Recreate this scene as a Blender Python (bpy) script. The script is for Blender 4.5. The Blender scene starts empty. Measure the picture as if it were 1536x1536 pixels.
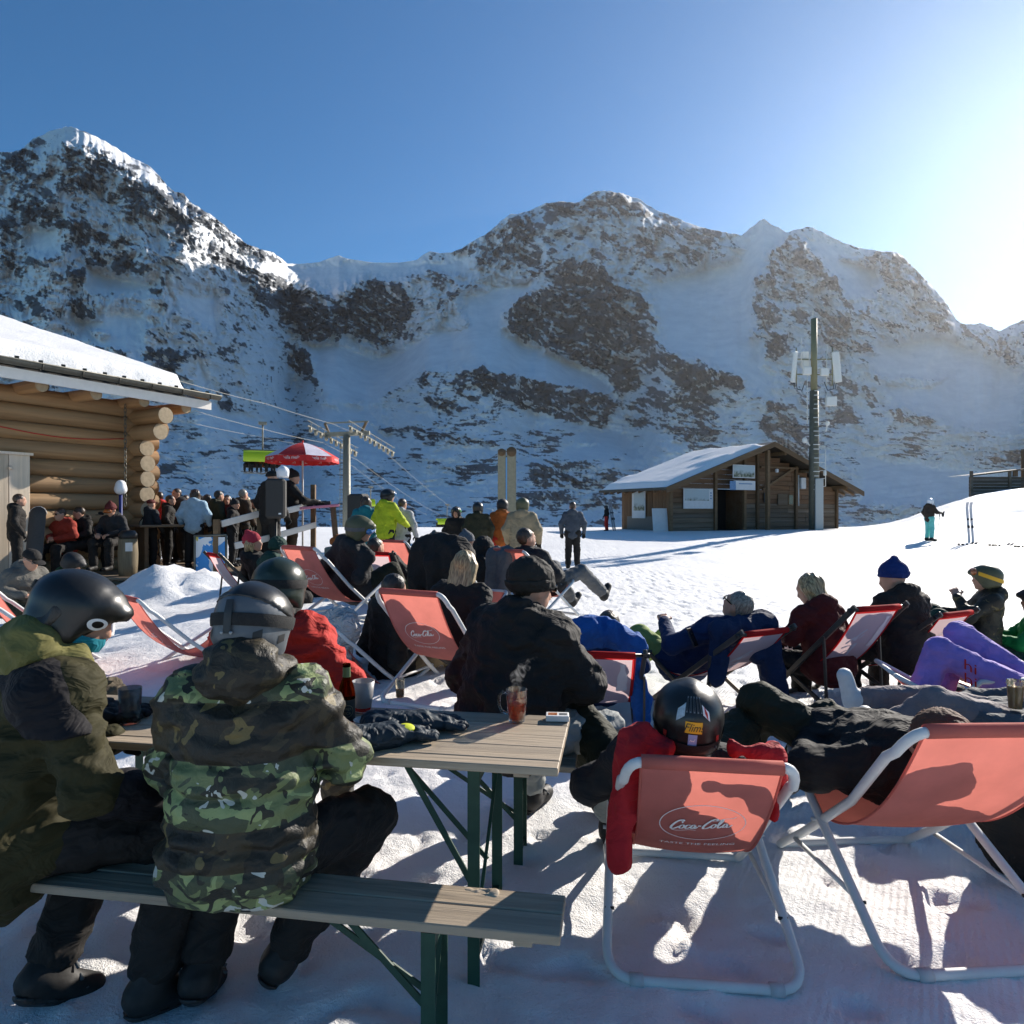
import bpy, math, random
import numpy as np
from mathutils import Vector, Matrix
R = math.radians
rnd = random.Random(7)
SC = bpy.context.scene
COL = SC.collection
# ------------------------------------------------------------------ camera
CAMZ = 1.55
cam_d = bpy.data.cameras.new('camera'); cam = bpy.data.objects.new('camera', cam_d); COL.objects.link(cam)
cam_d.sensor_width = 36.0; cam_d.lens = 36.0 * 1000 / 1536
cam_d.clip_start = 0.05; cam_d.clip_end = 40000
cam.location = (0, 0, CAMZ); cam.rotation_euler = (R(90), 0, 0)
SC.camera = cam
# ------------------------------------------------------------------ light and sky
SUN_AZ, SUN_EL = R(42), R(24.5)
w = bpy.data.worlds.new('World'); SC.world = w; w.use_nodes = True
wn = w.node_tree.nodes; wn.clear()
sky = wn.new('ShaderNodeTexSky'); sky.sky_type = 'NISHITA'; sky.sun_disc = False
sky.sun_elevation = SUN_EL; sky.sun_rotation = SUN_AZ
sky.altitude = 2100; sky.air_density = 1.0; sky.dust_density = 0.9; sky.ozone_density = 4.0
bgn = wn.new('ShaderNodeBackground'); bgn.inputs[1].default_value = 0.082
won = wn.new('ShaderNodeOutputWorld')
tint = wn.new('ShaderNodeHueSaturation'); tint.inputs['Saturation'].default_value = 1.18
w.node_tree.links.new(sky.outputs[0], tint.inputs['Color']); mul = wn.new('ShaderNodeMix'); mul.data_type = 'RGBA'; mul.blend_type = 'MULTIPLY'; mul.inputs[0].default_value = 1.0; mul.inputs[7].default_value = (.92, 1.08, 1.03, 1)
w.node_tree.links.new(tint.outputs[0], mul.inputs[6]); w.node_tree.links.new(mul.outputs[2], bgn.inputs[0]); w.node_tree.links.new(bgn.outputs[0], won.inputs[0])
sun_d = bpy.data.lights.new('sun', 'SUN'); sun_d.energy = 5.0; sun_d.angle = R(0.5); sun_d.color = (1.0, 0.93, 0.84)
sun = bpy.data.objects.new('sun', sun_d); COL.objects.link(sun)
SUNV = Vector((math.sin(SUN_AZ) * math.cos(SUN_EL), math.cos(SUN_AZ) * math.cos(SUN_EL), math.sin(SUN_EL)))
sun.rotation_euler = SUNV.to_track_quat('Z', 'Y').to_euler(); sun.location = (20, 20, 30)
SC.view_settings.view_transform = 'Standard'; SC.view_settings.look = 'None'
SC.view_settings.exposure = 0.77; SC.view_settings.gamma = 1.0; SC.view_settings.use_curve_mapping = False
SC.render.engine = 'CYCLES'
SC.cycles.use_denoising = True
SC.cycles.max_bounces = 8; SC.cycles.volume_bounces = 0; SC.cycles.transparent_max_bounces = 12
SC.cycles.caustics_reflective = False

def wx(px, d): return (px - 768) * d / 1000.0        # lateral metres at a depth, photograph pixels
def wz(py, d): return CAMZ - (py - 768) * d / 1000.0  # height metres at a depth

# ------------------------------------------------------------------ noise
_rs = np.random.RandomState(11)
_perm = np.concatenate([_rs.permutation(256)] * 3)
_g3 = _rs.normal(size=(256, 3)); _g3 /= np.linalg.norm(_g3, axis=1)[:, None]
def pn3(x, y, z, seed=0):
    xi = np.floor(x).astype(np.int64); yi = np.floor(y).astype(np.int64); zi = np.floor(z).astype(np.int64)
    xf = x - xi; yf = y - yi; zf = z - zi
    s = lambda t: t * t * t * (t * (t * 6 - 15) + 10)
    u, v, ww = s(xf), s(yf), s(zf)
    out = 0
    for dx in (0, 1):
        for dy in (0, 1):
            for dz in (0, 1):
                h = _perm[(_perm[(_perm[(xi + dx + seed * 17) & 255] + yi + dy) & 255] + zi + dz) & 255]
                g = _g3[h]
                d = g[..., 0] * (xf - dx) + g[..., 1] * (yf - dy) + g[..., 2] * (zf - dz)
                out = out + d * (u if dx else 1 - u) * (v if dy else 1 - v) * (ww if dz else 1 - ww)
    return out * 1.6
def pn2(x, y, seed=0):
    xi = np.floor(x).astype(np.int64); yi = np.floor(y).astype(np.int64)
    xf = x - xi; yf = y - yi
    s = lambda t: t * t * t * (t * (t * 6 - 15) + 10)
    u, v = s(xf), s(yf)
    out = 0
    for dx in (0, 1):
        for dy in (0, 1):
            h = _perm[(_perm[(xi + dx + seed * 17) & 255] + yi + dy) & 255]
            g = _g3[h]
            out = out + (g[..., 0] * (xf - dx) + g[..., 1] * (yf - dy)) * (u if dx else 1 - u) * (v if dy else 1 - v)
    return out * 1.8
def fbm2(x, y, o=5, seed=0, lac=2.03, gain=.5, ridge=False):
    a, t, n = 1.0, 0, 0
    for i in range(o):
        v = pn2(x, y, seed + i)
        if ridge: v = 1 - 2 * np.abs(v)
        t = t + a * v; n += a; a *= gain; x = x * lac + 3.1; y = y * lac + 1.7
    return t / n
def sstep(a, b, x):
    t = np.clip((x - a) / (b - a), 0, 1); return t * t * (3 - 2 * t)

# ------------------------------------------------------------------ materials
_mats = {}
class NB:
    def __init__(s, name):
        s.m = bpy.data.materials.new(name); s.m.use_nodes = True; s.t = s.m.node_tree; s.t.nodes.clear()
        s.out = s.n('ShaderNodeOutputMaterial')
    def n(s, typ, **kw):
        nd = s.t.nodes.new(typ)
        for k, v in kw.items():
            if k[0] == '_': nd.inputs[k[1:].replace('_', ' ')].default_value = v
            else: setattr(nd, k, v)
        return nd
    def l(s, a, b): s.t.links.new(a, b)
    def coord(s, kind='Object', scale=(1, 1, 1)):
        tc = s.n('ShaderNodeTexCoord'); mp = s.n('ShaderNodeMapping'); mp.inputs['Scale'].default_value = scale
        s.l(tc.outputs[kind], mp.inputs[0]); return mp.outputs[0]
    def noise(s, vec, scale, detail=4, rough=.55, dist=0):
        nd = s.n('ShaderNodeTexNoise'); nd.inputs['Scale'].default_value = scale; nd.inputs['Detail'].default_value = detail
        nd.inputs['Roughness'].default_value = rough; nd.inputs['Distortion'].default_value = dist
        s.l(vec, nd.inputs['Vector']); return nd.outputs['Fac']
    def ramp(s, fac, stops, interp='LINEAR'):
        r = s.n('ShaderNodeValToRGB'); cr = r.color_ramp; cr.interpolation = interp
        while len(cr.elements) < len(stops): cr.elements.new(.5)
        for e, (p, c) in zip(cr.elements, stops):
            e.position = p; e.color = (c, c, c, 1) if isinstance(c, (int, float)) else (*c, 1)
        s.l(fac, r.inputs[0]); return r.outputs[0]
    def math(s, op, a, b=None, c=None):
        nd = s.n('ShaderNodeMath', operation=op)
        for i, v in enumerate((a, b, c)):
            if v is None: continue
            if isinstance(v, (int, float)): nd.inputs[i].default_value = v
            else: s.l(v, nd.inputs[i])
        return nd.outputs[0]
    def mix(s, fac, a, b, blend='MIX'):
        nd = s.n('ShaderNodeMix', data_type='RGBA', blend_type=blend)
        for i, v in ((0, fac), (6, a), (7, b)):
            if isinstance(v, (int, float)): nd.inputs[i].default_value = v
            elif isinstance(v, tuple): nd.inputs[i].default_value = (*v, 1)
            else: s.l(v, nd.inputs[i])
        return nd.outputs[2]
    def bump(s, h, strength=.3, dist=.01, normal=None):
        nd = s.n('ShaderNodeBump'); nd.inputs['Strength'].default_value = strength; nd.inputs['Distance'].default_value = dist
        s.l(h, nd.inputs['Height'])
        if normal: s.l(normal, nd.inputs['Normal'])
        return nd.outputs[0]
    def bsdf(s, color, rough=.6, normal=None, metal=0, spec=.4, **kw):
        b = s.n('ShaderNodeBsdfPrincipled')
        for k, v in (('Base Color', color), ('Roughness', rough), ('Metallic', metal), ('Specular IOR Level', spec)):
            if isinstance(v, tuple): b.inputs[k].default_value = (*v, 1)
            elif isinstance(v, (int, float)): b.inputs[k].default_value = v
            else: s.l(v, b.inputs[k])
        for k, v in kw.items(): b.inputs[k.replace('_', ' ')].default_value = v
        if normal: s.l(normal, b.inputs['Normal'])
        return b.outputs[0]
    def done(s, sh): s.l(sh, s.out.inputs[0]); return s.m

def fabric(name, col, rough=.8, var=.25, bump=.32, weave=False, sheen=0.0, spec=.25):
    if name in _mats: return _mats[name]
    b = NB(name); v = b.coord()
    n1 = b.noise(v, 9, 5); n2 = b.noise(v, 60, 3)
    c = b.mix(b.ramp(n1, [(.3, 1 - var), (.7, 1.0)]), (0, 0, 0), col)
    w0 = b.noise(b.coord(scale=(1, 1, 1.5)), 7, 3, .5, 1.0); w1 = b.math('SUBTRACT', 1.0, b.math('MULTIPLY', b.math('ABSOLUTE', b.math('SUBTRACT', w0, .5)), 5.0))
    h = b.math('ADD', b.math('MULTIPLY', w1, 1.0), b.math('MULTIPLY', n2, .12))
    nrm = b.bump(h, bump, .03)
    if weave:
        nrm = b.bump(b.noise(b.coord(scale=(1, 1, .35)), 320, 2), .25, .003, nrm)
    m = b.done(b.bsdf(c, rough, nrm, spec=spec)); _mats[name] = m; return m
def plain(name, col, rough=.5, metal=0, var=.2, scale=30, bump=.0, spec=.4, **kw):
    if name in _mats: return _mats[name]
    b = NB(name); v = b.coord(); n1 = b.noise(v, scale, 5, .6)
    c = b.mix(b.ramp(n1, [(.3, 1 - var), (.65, 1.0)]), tuple(x * .35 for x in col), col)
    nrm = b.bump(n1, bump, .004) if bump else None
    r = b.ramp(n1, [(.3, min(1, rough * 1.3)), (.7, rough)])
    m = b.done(b.bsdf(c, r, nrm, metal=metal, spec=spec, **kw)); _mats[name] = m; return m
def wood(name, col, axis=0, dark=.45, rough=.75, scale=1.0, grey=None, bump=.5):
    if name in _mats: return _mats[name]
    b = NB(name); sc = [26 * scale] * 3; sc[axis] = 1.3 * scale
    oi = b.n('ShaderNodeObjectInfo')
    tc = b.n('ShaderNodeTexCoord'); add = b.n('ShaderNodeVectorMath', operation='ADD')
    cmb = b.n('ShaderNodeCombineXYZ'); rm = b.math('MULTIPLY', oi.outputs['Random'], 37.0)
    for i in range(3): b.l(rm, cmb.inputs[i])
    b.l(tc.outputs['Object'], add.inputs[0]); b.l(cmb.outputs[0], add.inputs[1])
    mp = b.n('ShaderNodeMapping'); mp.inputs['Scale'].default_value = sc; b.l(add.outputs[0], mp.inputs[0])
    g = b.noise(mp.outputs[0], 1.6, 7, .62, .6)
    mp2 = b.n('ShaderNodeMapping'); mp2.inputs['Scale'].default_value = [s * .22 for s in sc]; b.l(add.outputs[0], mp2.inputs[0])
    g2 = b.noise(mp2.outputs[0], 1.3, 4, .6, .4)
    dk = tuple(x * dark for x in col)
    c = b.mix(b.ramp(g, [(.3, 0.0), (.62, 1.0)]), dk, col)
    c = b.mix(b.ramp(g2, [(.38, .0), (.66, .75)]), c, grey or tuple(x * .7 for x in col))
    hv = b.n('ShaderNodeHueSaturation'); b.l(c, hv.inputs['Color'])
    b.l(b.math('MULTIPLY_ADD', oi.outputs['Random'], .45, .78), hv.inputs['Value'])
    nrm = b.bump(g, bump, .006)
    m = b.done(b.bsdf(hv.outputs[0], rough, nrm, spec=.25)); _mats[name] = m; return m

# ------------------------------------------------------------------ objects
def tag(o, label=None, cat=None, group=None, kind=None):
    if label: o['label'] = label
    if cat: o['category'] = cat
    if group: o['group'] = group
    if kind: o['kind'] = kind
    return o
def thing(name, label, cat, loc=(0, 0, 0), rz=0, group=None, scale=1):
    o = bpy.data.objects.new(name, None); COL.objects.link(o); o.empty_display_size = .1
    o.location = loc; o.rotation_euler = (0, 0, rz); o.scale = (scale,) * 3
    return tag(o, label, cat, group)
def link(name, me, parent=None, loc=None, rot=None, scale=None):
    o = bpy.data.objects.new(name, me); COL.objects.link(o)
    if parent: o.parent = parent
    if loc is not None: o.location = loc
    if rot is not None: o.rotation_euler = rot
    if scale is not None: o.scale = scale if hasattr(scale, '__len__') else (scale,) * 3
    return o
def copy_tree(o, parent=None):
    c = o.copy(); COL.objects.link(c)
    if parent: c.parent = parent
    for ch in list(o.children): copy_tree(ch, c)
    return c

class MB:
    """collects verts/faces with a material slot per face; build() makes ONE mesh object"""
    def __init__(s): s.v = []; s.f = []; s.mi = []; s.mats = []; s.smooth = []
    def slot(s, m):
        if m not in s.mats: s.mats.append(m)
        return s.mats.index(m)
    def add(s, vs, fs, m, smooth=False):
        o = len(s.v); k = s.slot(m); s.v += [tuple(v) for v in vs]
        for f in fs: s.f.append(tuple(i + o for i in f)); s.mi.append(k); s.smooth.append(smooth)
        return s
    def box(s, c, size, m, rot=None, bev=0.0):
        x, y, z = (q / 2 for q in size); b = min(bev, x * .9, y * .9, z * .9)
        if b <= 0:
            vs = [(sx * x, sy * y, sz * z) for sx in (-1, 1) for sy in (-1, 1) for sz in (-1, 1)]
            fs = [(0, 1, 3, 2), (4, 6, 7, 5), (0, 4, 5, 1), (2, 3, 7, 6), (0, 2, 6, 4), (1, 5, 7, 3)]
        else:                                   # chamfered along the length edges: 24 verts
            vs = []; idx = {}
            for sx in (-1, 1):
                for sy in (-1, 1):
                    for sz in (-1, 1):
                        idx[sx, sy, sz] = len(vs)
                        vs += [(sx * x, sy * (y - b), sz * (z - b)), (sx * (x - b), sy * y, sz * (z - b)), (sx * (x - b), sy * (y - b), sz * z)]
            fs = []
            def q(a, bb, c2, d): fs.append((a, bb, c2, d))
            for sx in (-1, 1):
                i = [idx[sx, -1, -1], idx[sx, 1, -1], idx[sx, 1, 1], idx[sx, -1, 1]]; f = tuple(i); fs.append(f if sx > 0 else f[::-1])
                i = [idx[-1, sx, -1] + 1, idx[1, sx, -1] + 1, idx[1, sx, 1] + 1, idx[-1, sx, 1] + 1]; f = tuple(i); fs.append(f[::-1] if sx > 0 else f)
                i = [idx[-1, -1, sx] + 2, idx[1, -1, sx] + 2, idx[1, 1, sx] + 2, idx[-1, 1, sx] + 2]; f = tuple(i); fs.append(f if sx > 0 else f[::-1])
            for a in (-1, 1):
                for b2 in (-1, 1):
                    p, r = idx[a, b2, -1], idx[a, b2, 1]; fs.append((p, p + 1, r + 1, r))
                    p, r = idx[a, -1, b2], idx[a, 1, b2]; fs.append((p, p + 2, r + 2, r))
                    p, r = idx[-1, a, b2], idx[1, a, b2]; fs.append((p + 1, p + 2, r + 2, r + 1))
                    for c3 in (-1, 1): p = idx[a, b2, c3]; fs.append((p, p + 1, p + 2))
        M = rot if rot is not None else None
        c = Vector(c)
        vs = [(M @ Vector(v) if M else Vector(v)) + c for v in vs]
        return s.add(vs, fs, m)
    def beam(s, a, b, wd, ht, m, up=(0, 0, 1), bev=0.0):
        a, b = Vector(a), Vector(b); x = (b - a); L = x.length; x.normalize(); u = Vector(up)
        if abs(x.dot(u)) > .99: u = Vector((0, 1, 0))
        y = u.cross(x).normalized(); z = x.cross(y)
        return s.box((a + b) / 2, (L, wd, ht), m, Matrix((x, y, z)).transposed(), bev)
    def tube(s, pts, r, m, n=10, closed=False, caps=True):
        pts = [Vector(p) for p in pts]; N = len(pts); rr = r if hasattr(r, '__len__') else [r] * N
        vs = []; prev = None
        for i, p in enumerate(pts):
            if closed: t = (pts[(i + 1) % N] - pts[i - 1])
            else: t = pts[min(i + 1, N - 1)] - pts[max(i - 1, 0)]
            t.normalize()
            if prev is None:
                a = Vector((0, 0, 1)) if abs(t.z) < .9 else Vector((1, 0, 0)); u = t.cross(a).normalized()
            else: u = (prev - t * prev.dot(t)).normalized()
            prev = u; v = t.cross(u)
            vs += [p + (u * math.cos(2 * math.pi * k / n) + v * math.sin(2 * math.pi * k / n)) * rr[i] for k in range(n)]
        fs = []
        for i in range(N if closed else N - 1):
            j = (i + 1) % N
            for k in range(n): fs.append((i * n + k, i * n + (k + 1) % n, j * n + (k + 1) % n, j * n + k))
        if caps and not closed: fs.append(tuple(range(n))[::-1]); fs.append(tuple((N - 1) * n + k for k in range(n)))
        return s.add(vs, fs, m, True)
    def lathe(s, prof, m, n=24, c=(0, 0, 0), a0=0, a1=2 * math.pi, axis=None):
        full = abs(a1 - a0 - 2 * math.pi) < 1e-6; K = n if full else n + 1; vs = []
        for (r, z) in prof:
            for k in range(K):
                t = a0 + (a1 - a0) * k / n; p = Vector((r * math.cos(t), r * math.sin(t), z))
                vs.append((axis @ p if axis else p) + Vector(c))
        fs = []
        for i in range(len(prof) - 1):
            for k in range(n):
                k2 = (k + 1) % K; fs.append((i * K + k, i * K + k2, (i + 1) * K + k2, (i + 1) * K + k))
        return s.add(vs, fs, m, True)
    def grid(s, P, m, thick=0.0, smooth=True):
        P = np.asarray(P, float); a, b = P.shape[:2]
        vs = P.reshape(-1, 3)
        I = np.arange(a * b).reshape(a, b)
        q = np.stack([I[:-1, :-1], I[1:, :-1], I[1:, 1:], I[:-1, 1:]], -1).reshape(-1, 4)
        return s.add([tuple(v) for v in vs], [tuple(int(i) for i in f) for f in q], m, smooth)
    def mesh(s, name):
        me = bpy.data.meshes.new(name); me.from_pydata([tuple(v) for v in s.v], [], s.f)
        for m in s.mats: me.materials.append(m)
        me.polygons.foreach_set('material_index', s.mi); me.polygons.foreach_set('use_smooth', s.smooth); me.update()
        return me
    def build(s, name, parent=None, loc=None, rot=None, scale=None): return link(name, s.mesh(name), parent, loc, rot, scale)

def np_mesh(name, V, Q, mats, mi=None, smooth=True):
    me = bpy.data.meshes.new(name); V = np.asarray(V, np.float32); Q = np.asarray(Q, np.int32)
    me.vertices.add(len(V)); me.vertices.foreach_set('co', V.ravel())
    me.loops.add(Q.size); me.loops.foreach_set('vertex_index', Q.ravel())
    me.polygons.add(len(Q)); me.polygons.foreach_set('loop_start', np.arange(0, Q.size, Q.shape[1], dtype=np.int32))
    for m in mats: me.materials.append(m)
    if mi is not None: me.polygons.foreach_set('material_index', np.asarray(mi, np.int32))
    me.polygons.foreach_set('use_smooth', np.full(len(Q), smooth)); me.update(calc_edges=True); me.validate(); return me
def grid_quads(a, b):
    I = np.arange(a * b).reshape(a, b)
    return np.stack([I[:-1, :-1], I[:-1, 1:], I[1:, 1:], I[1:, :-1]], -1).reshape(-1, 4)
# ------------------------------------------------------------------ snow ground
def G(x, y):
    x = np.asarray(x, float); y = np.asarray(y, float)
    z = (.10 * sstep(3.6, 5.0, y) + .26 * sstep(5.2, 7.4, y) * sstep(-5.2, -3.2, x)) * (1 - sstep(11, 16, y)) * sstep(.4, -.9, x)
    z = z + .60 * sstep(19, 34, y)
    u = x / np.maximum(y, 1)
    z = z + 2.3 * sstep(.52, .76, u) * sstep(29, 38, y) * (1 - .0 * y)
    z = z + .55 * np.exp(-((x + 5.55) / .75) ** 2 - ((y - 10.6) / .8) ** 2)
    z = z + .22 * np.exp(-((x + 4.7) / .7) ** 2 - ((y - 11.0) / .6) ** 2)
    e = np.maximum(y - 42, 0)
    z = z - 0.42 * e * sstep(0, 25, e) - .05 * e
    return z
def g(x, y): return float(G(x, y))
def axis_coords(segs):
    out = [segs[0][0]]
    for a, b, d0, d1 in segs:
        x = a; L = b - a
        while x < b - 1e-6:
            t = (x - a) / L; x = min(b, x + d0 + (d1 - d0) * t); out.append(x)
    return np.array(out)
gx = axis_coords([(-900, -60, 160, 8), (-60, -6, 8, .2), (-6, -2.4, .2, .025), (-2.4, 3.6, .025, .025), (3.6, 8, .025, .2), (8, 60, .2, 8), (60, 900, 8, 160)])
gy = axis_coords([(-60, -3, 8, .4), (-3, 1.4, .4, .025), (1.4, 4.5, .025, .028), (4.5, 14, .028, .12), (14, 44, .12, .6), (44, 90, .6, 6), (90, 1500, 6, 160)])
XX, YY = np.meshgrid(gx, gy)
ZZ = G(XX, YY)
det = .016 * fbm2(XX * 3.2, YY * 3.2, 3, 3) + .010 * fbm2(XX * 11, YY * 11, 2, 8)
pits = pn2(XX * 5.5, YY * 5.5, 21)                     # boot holes, trodden patches
det -= .030 * sstep(.30, .62, pits)
clod = pn2(XX * 9 + 4, YY * 9, 33); det += .028 * sstep(.42, .75, clod) * sstep(.0, .4, pn2(XX * .9, YY * .9, 5))
far = np.clip(1 - (YY - 7) / 20, .0, 1) * (YY < 60)
pile = np.exp(-((XX + 5.3) / 1.2) ** 2 - ((YY - 10.7) / 1.0) ** 2)
ZZ = ZZ + det * np.clip(far + .25 * (YY < 45), 0, 1) + pile * (.26 * fbm2(XX * 2.6, YY * 2.6, 4, 14) + .05 * np.abs(pn2(XX * 7, YY * 7, 3)))
ZZ += (.05 * fbm2(XX * .25, YY * .25, 3, 40)) * (YY < 45) * sstep(6, 12, YY)
hillm = sstep(.5, .6, XX / np.maximum(YY, 1)) * sstep(26, 34, YY) * (YY < 60)
ZZ += hillm * (.34 * fbm2(XX * .7, YY * .5, 4, 51) + .06 * fbm2(XX * 3, YY * 2, 2, 55))

b = NB('trodden_snow'); v = b.coord()
n1 = b.noise(v, 22, 5, .6); n2 = b.noise(v, 140, 3, .6); n3 = b.noise(b.coord(scale=(1, .55, 1)), 3.2, 6, .62); n4 = b.noise(v, .35, 4)
wav = b.n('ShaderNodeTexWave', wave_type='BANDS', bands_direction='X'); wav.inputs['Scale'].default_value = 11.5
wav.inputs['Distortion'].default_value = .25; mpw = b.n('ShaderNodeMapping'); mpw.inputs['Rotation'].default_value = (0, 0, R(32)); b.l(v, mpw.inputs[0]); b.l(mpw.outputs[0], wav.inputs['Vector'])
sepx = b.n('ShaderNodeSeparateXYZ'); b.l(v, sepx.inputs[0])
mk = b.math('MULTIPLY', b.ramp(b.math('MULTIPLY', sepx.outputs[0], 1.0), [(.80, 0.0), (.98, 1.0)]), b.ramp(n3, [(.42, 1.0), (.6, .25)]))
h = b.math('ADD', b.math('MULTIPLY', n1, 1.0), b.math('MULTIPLY', n2, .6))
h = b.math('ADD', h, b.math('MULTIPLY', n3, 2.2)); h = b.math('ADD', h, b.math('MULTIPLY', b.math('MULTIPLY', wav.outputs['Fac'], mk), .30))
nrm = b.bump(h, .62, .02)
c = b.mix(b.ramp(n4, [(.35, 0.0), (.7, 1.0)]), (.81, .80, .785), (.87, .86, .845))
c = b.mix(b.ramp(b.noise(v, 38, 2), [(.66, 0.0), (.76, .40)]), c, (.60, .57, .53))
SNOW = b.done(b.bsdf(c, .62, nrm, spec=.2))
og = link('snow_ground', np_mesh('snow_ground', np.stack([XX, YY, ZZ], -1).reshape(-1, 3), grid_quads(*XX.shape), [SNOW])); og['kind'] = 'structure'

# ------------------------------------------------------------------ mountains
SKY = np.array([(-900, 420), (-500, 330), (-250, 300), (-120, 250), (-40, 236), (0, 228), (20, 228), (35, 222), (50, 208), (75, 197), (97, 190), (115, 192), (140, 203), (160, 213), (180, 225), (200, 238), (222, 247), (240, 265), (250, 278), (262, 287), (275, 290), (285, 302), (300, 312), (330, 332), (350, 350), (370, 365), (390, 374), (410, 378), (425, 390), (430, 395), (450, 396), (480, 393), (492, 388), (508, 383), (520, 388), (540, 391), (560, 394), (600, 394), (625, 390), (635, 382), (645, 377), (660, 380), (680, 378), (700, 368), (715, 358), (735, 348), (750, 332), (765, 322), (782, 320), (795, 315), (820, 305), (840, 302), (868, 304), (880, 295), (893, 287), (905, 285), (920, 288), (945, 293), (960, 300), (985, 315), (1010, 325), (1035, 335), (1060, 343), (1090, 349), (1112, 353), (1128, 340), (1146, 328), (1160, 338), (1178, 348), (1200, 343), (1220, 341), (1240, 352), (1260, 362), (1290, 372), (1320, 377), (1345, 378), (1360, 390), (1380, 410), (1400, 432), (1412, 445), (1422, 458), (1434, 480), (1442, 485), (1450, 487), (1470, 484), (1485, 490), (1500, 497), (1515, 488), (1536, 480), (1572, 470), (1640, 300), (1700, 250), (1900, 260), (2200, 420), (2500, 600)], float)  # right-hand end: unseen ridge, raised to keep sun off the lower right slopes
DEP = np.array([(-900, 2600), (-300, 3900), (-100, 3700), (60, 3520), (130, 3420), (200, 3380), (260, 3420), (330, 3650), (400, 4300), (435, 5300), (500, 5480), (560, 5450), (700, 5380), (900, 5350), (1050, 5250), (1146, 4700), (1240, 4850), (1340, 4780), (1424, 4560), (1470, 4480), (1536, 4300), (1600, 3900), (1700, 3500), (2500, 3500)], float)
BAS = np.array([(-900, 1000), (0, 1250), (500, 1500), (800, 1700), (1000, 2200), (1200, 2650), (1560, 2700), (2500, 1500)], float)
nu, nv = 1180, 440
px = np.concatenate([np.linspace(-900, -30, 60)[:-1], np.linspace(-30, 1566, nu - 120), np.linspace(1566, 2500, 61)[1:]])
nu = len(px)
sky_y = np.interp(px, SKY[:, 0], SKY[:, 1]); sky_y += (3.0 - 2.4 * sstep(425, 440, px) * sstep(690, 660, px)) * fbm2(px / 14, px * 0, 3, 61)
vv = np.linspace(0, 1, nv)
PX, VV = np.meshgrid(px, vv)
BOT = 835.0
PY = BOT + (sky_y[None, :] - BOT) * VV
def poly_mask(P, soft):                                # signed soft polygon, + inside
    P = np.array(P, float); d = np.full(PX.shape, 1e9); ins = np.zeros(PX.shape, bool)
    for (x1, y1), (x2, y2) in zip(P, np.roll(P, -1, 0)):
        ex, ey = x2 - x1, y2 - y1; wx_, wy_ = WPX - x1, WPY - y1
        t = np.clip((wx_ * ex + wy_ * ey) / (ex * ex + ey * ey), 0, 1)
        d = np.minimum(d, np.hypot(wx_ - ex * t, wy_ - ey * t))
        c = ((y1 <= WPY) != (y2 <= WPY))
        with np.errstate(divide='ignore', invalid='ignore'): xc = x1 + (WPY - y1) * ex / (ey if ey else 1e-9)
        ins ^= c & (WPX < xc)
    return sstep(-soft, soft, np.where(ins, d, -d))
WPX = PX + 7 * fbm2(PX / 40, PY / 40, 3, 70) + 5 * fbm2(PX / 9, PY / 9, 3, 72); WPY = PY + 6 * fbm2(PX / 40, PY / 40, 3, 80) + 5 * fbm2(PX / 9, PY / 9, 3, 82)
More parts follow.
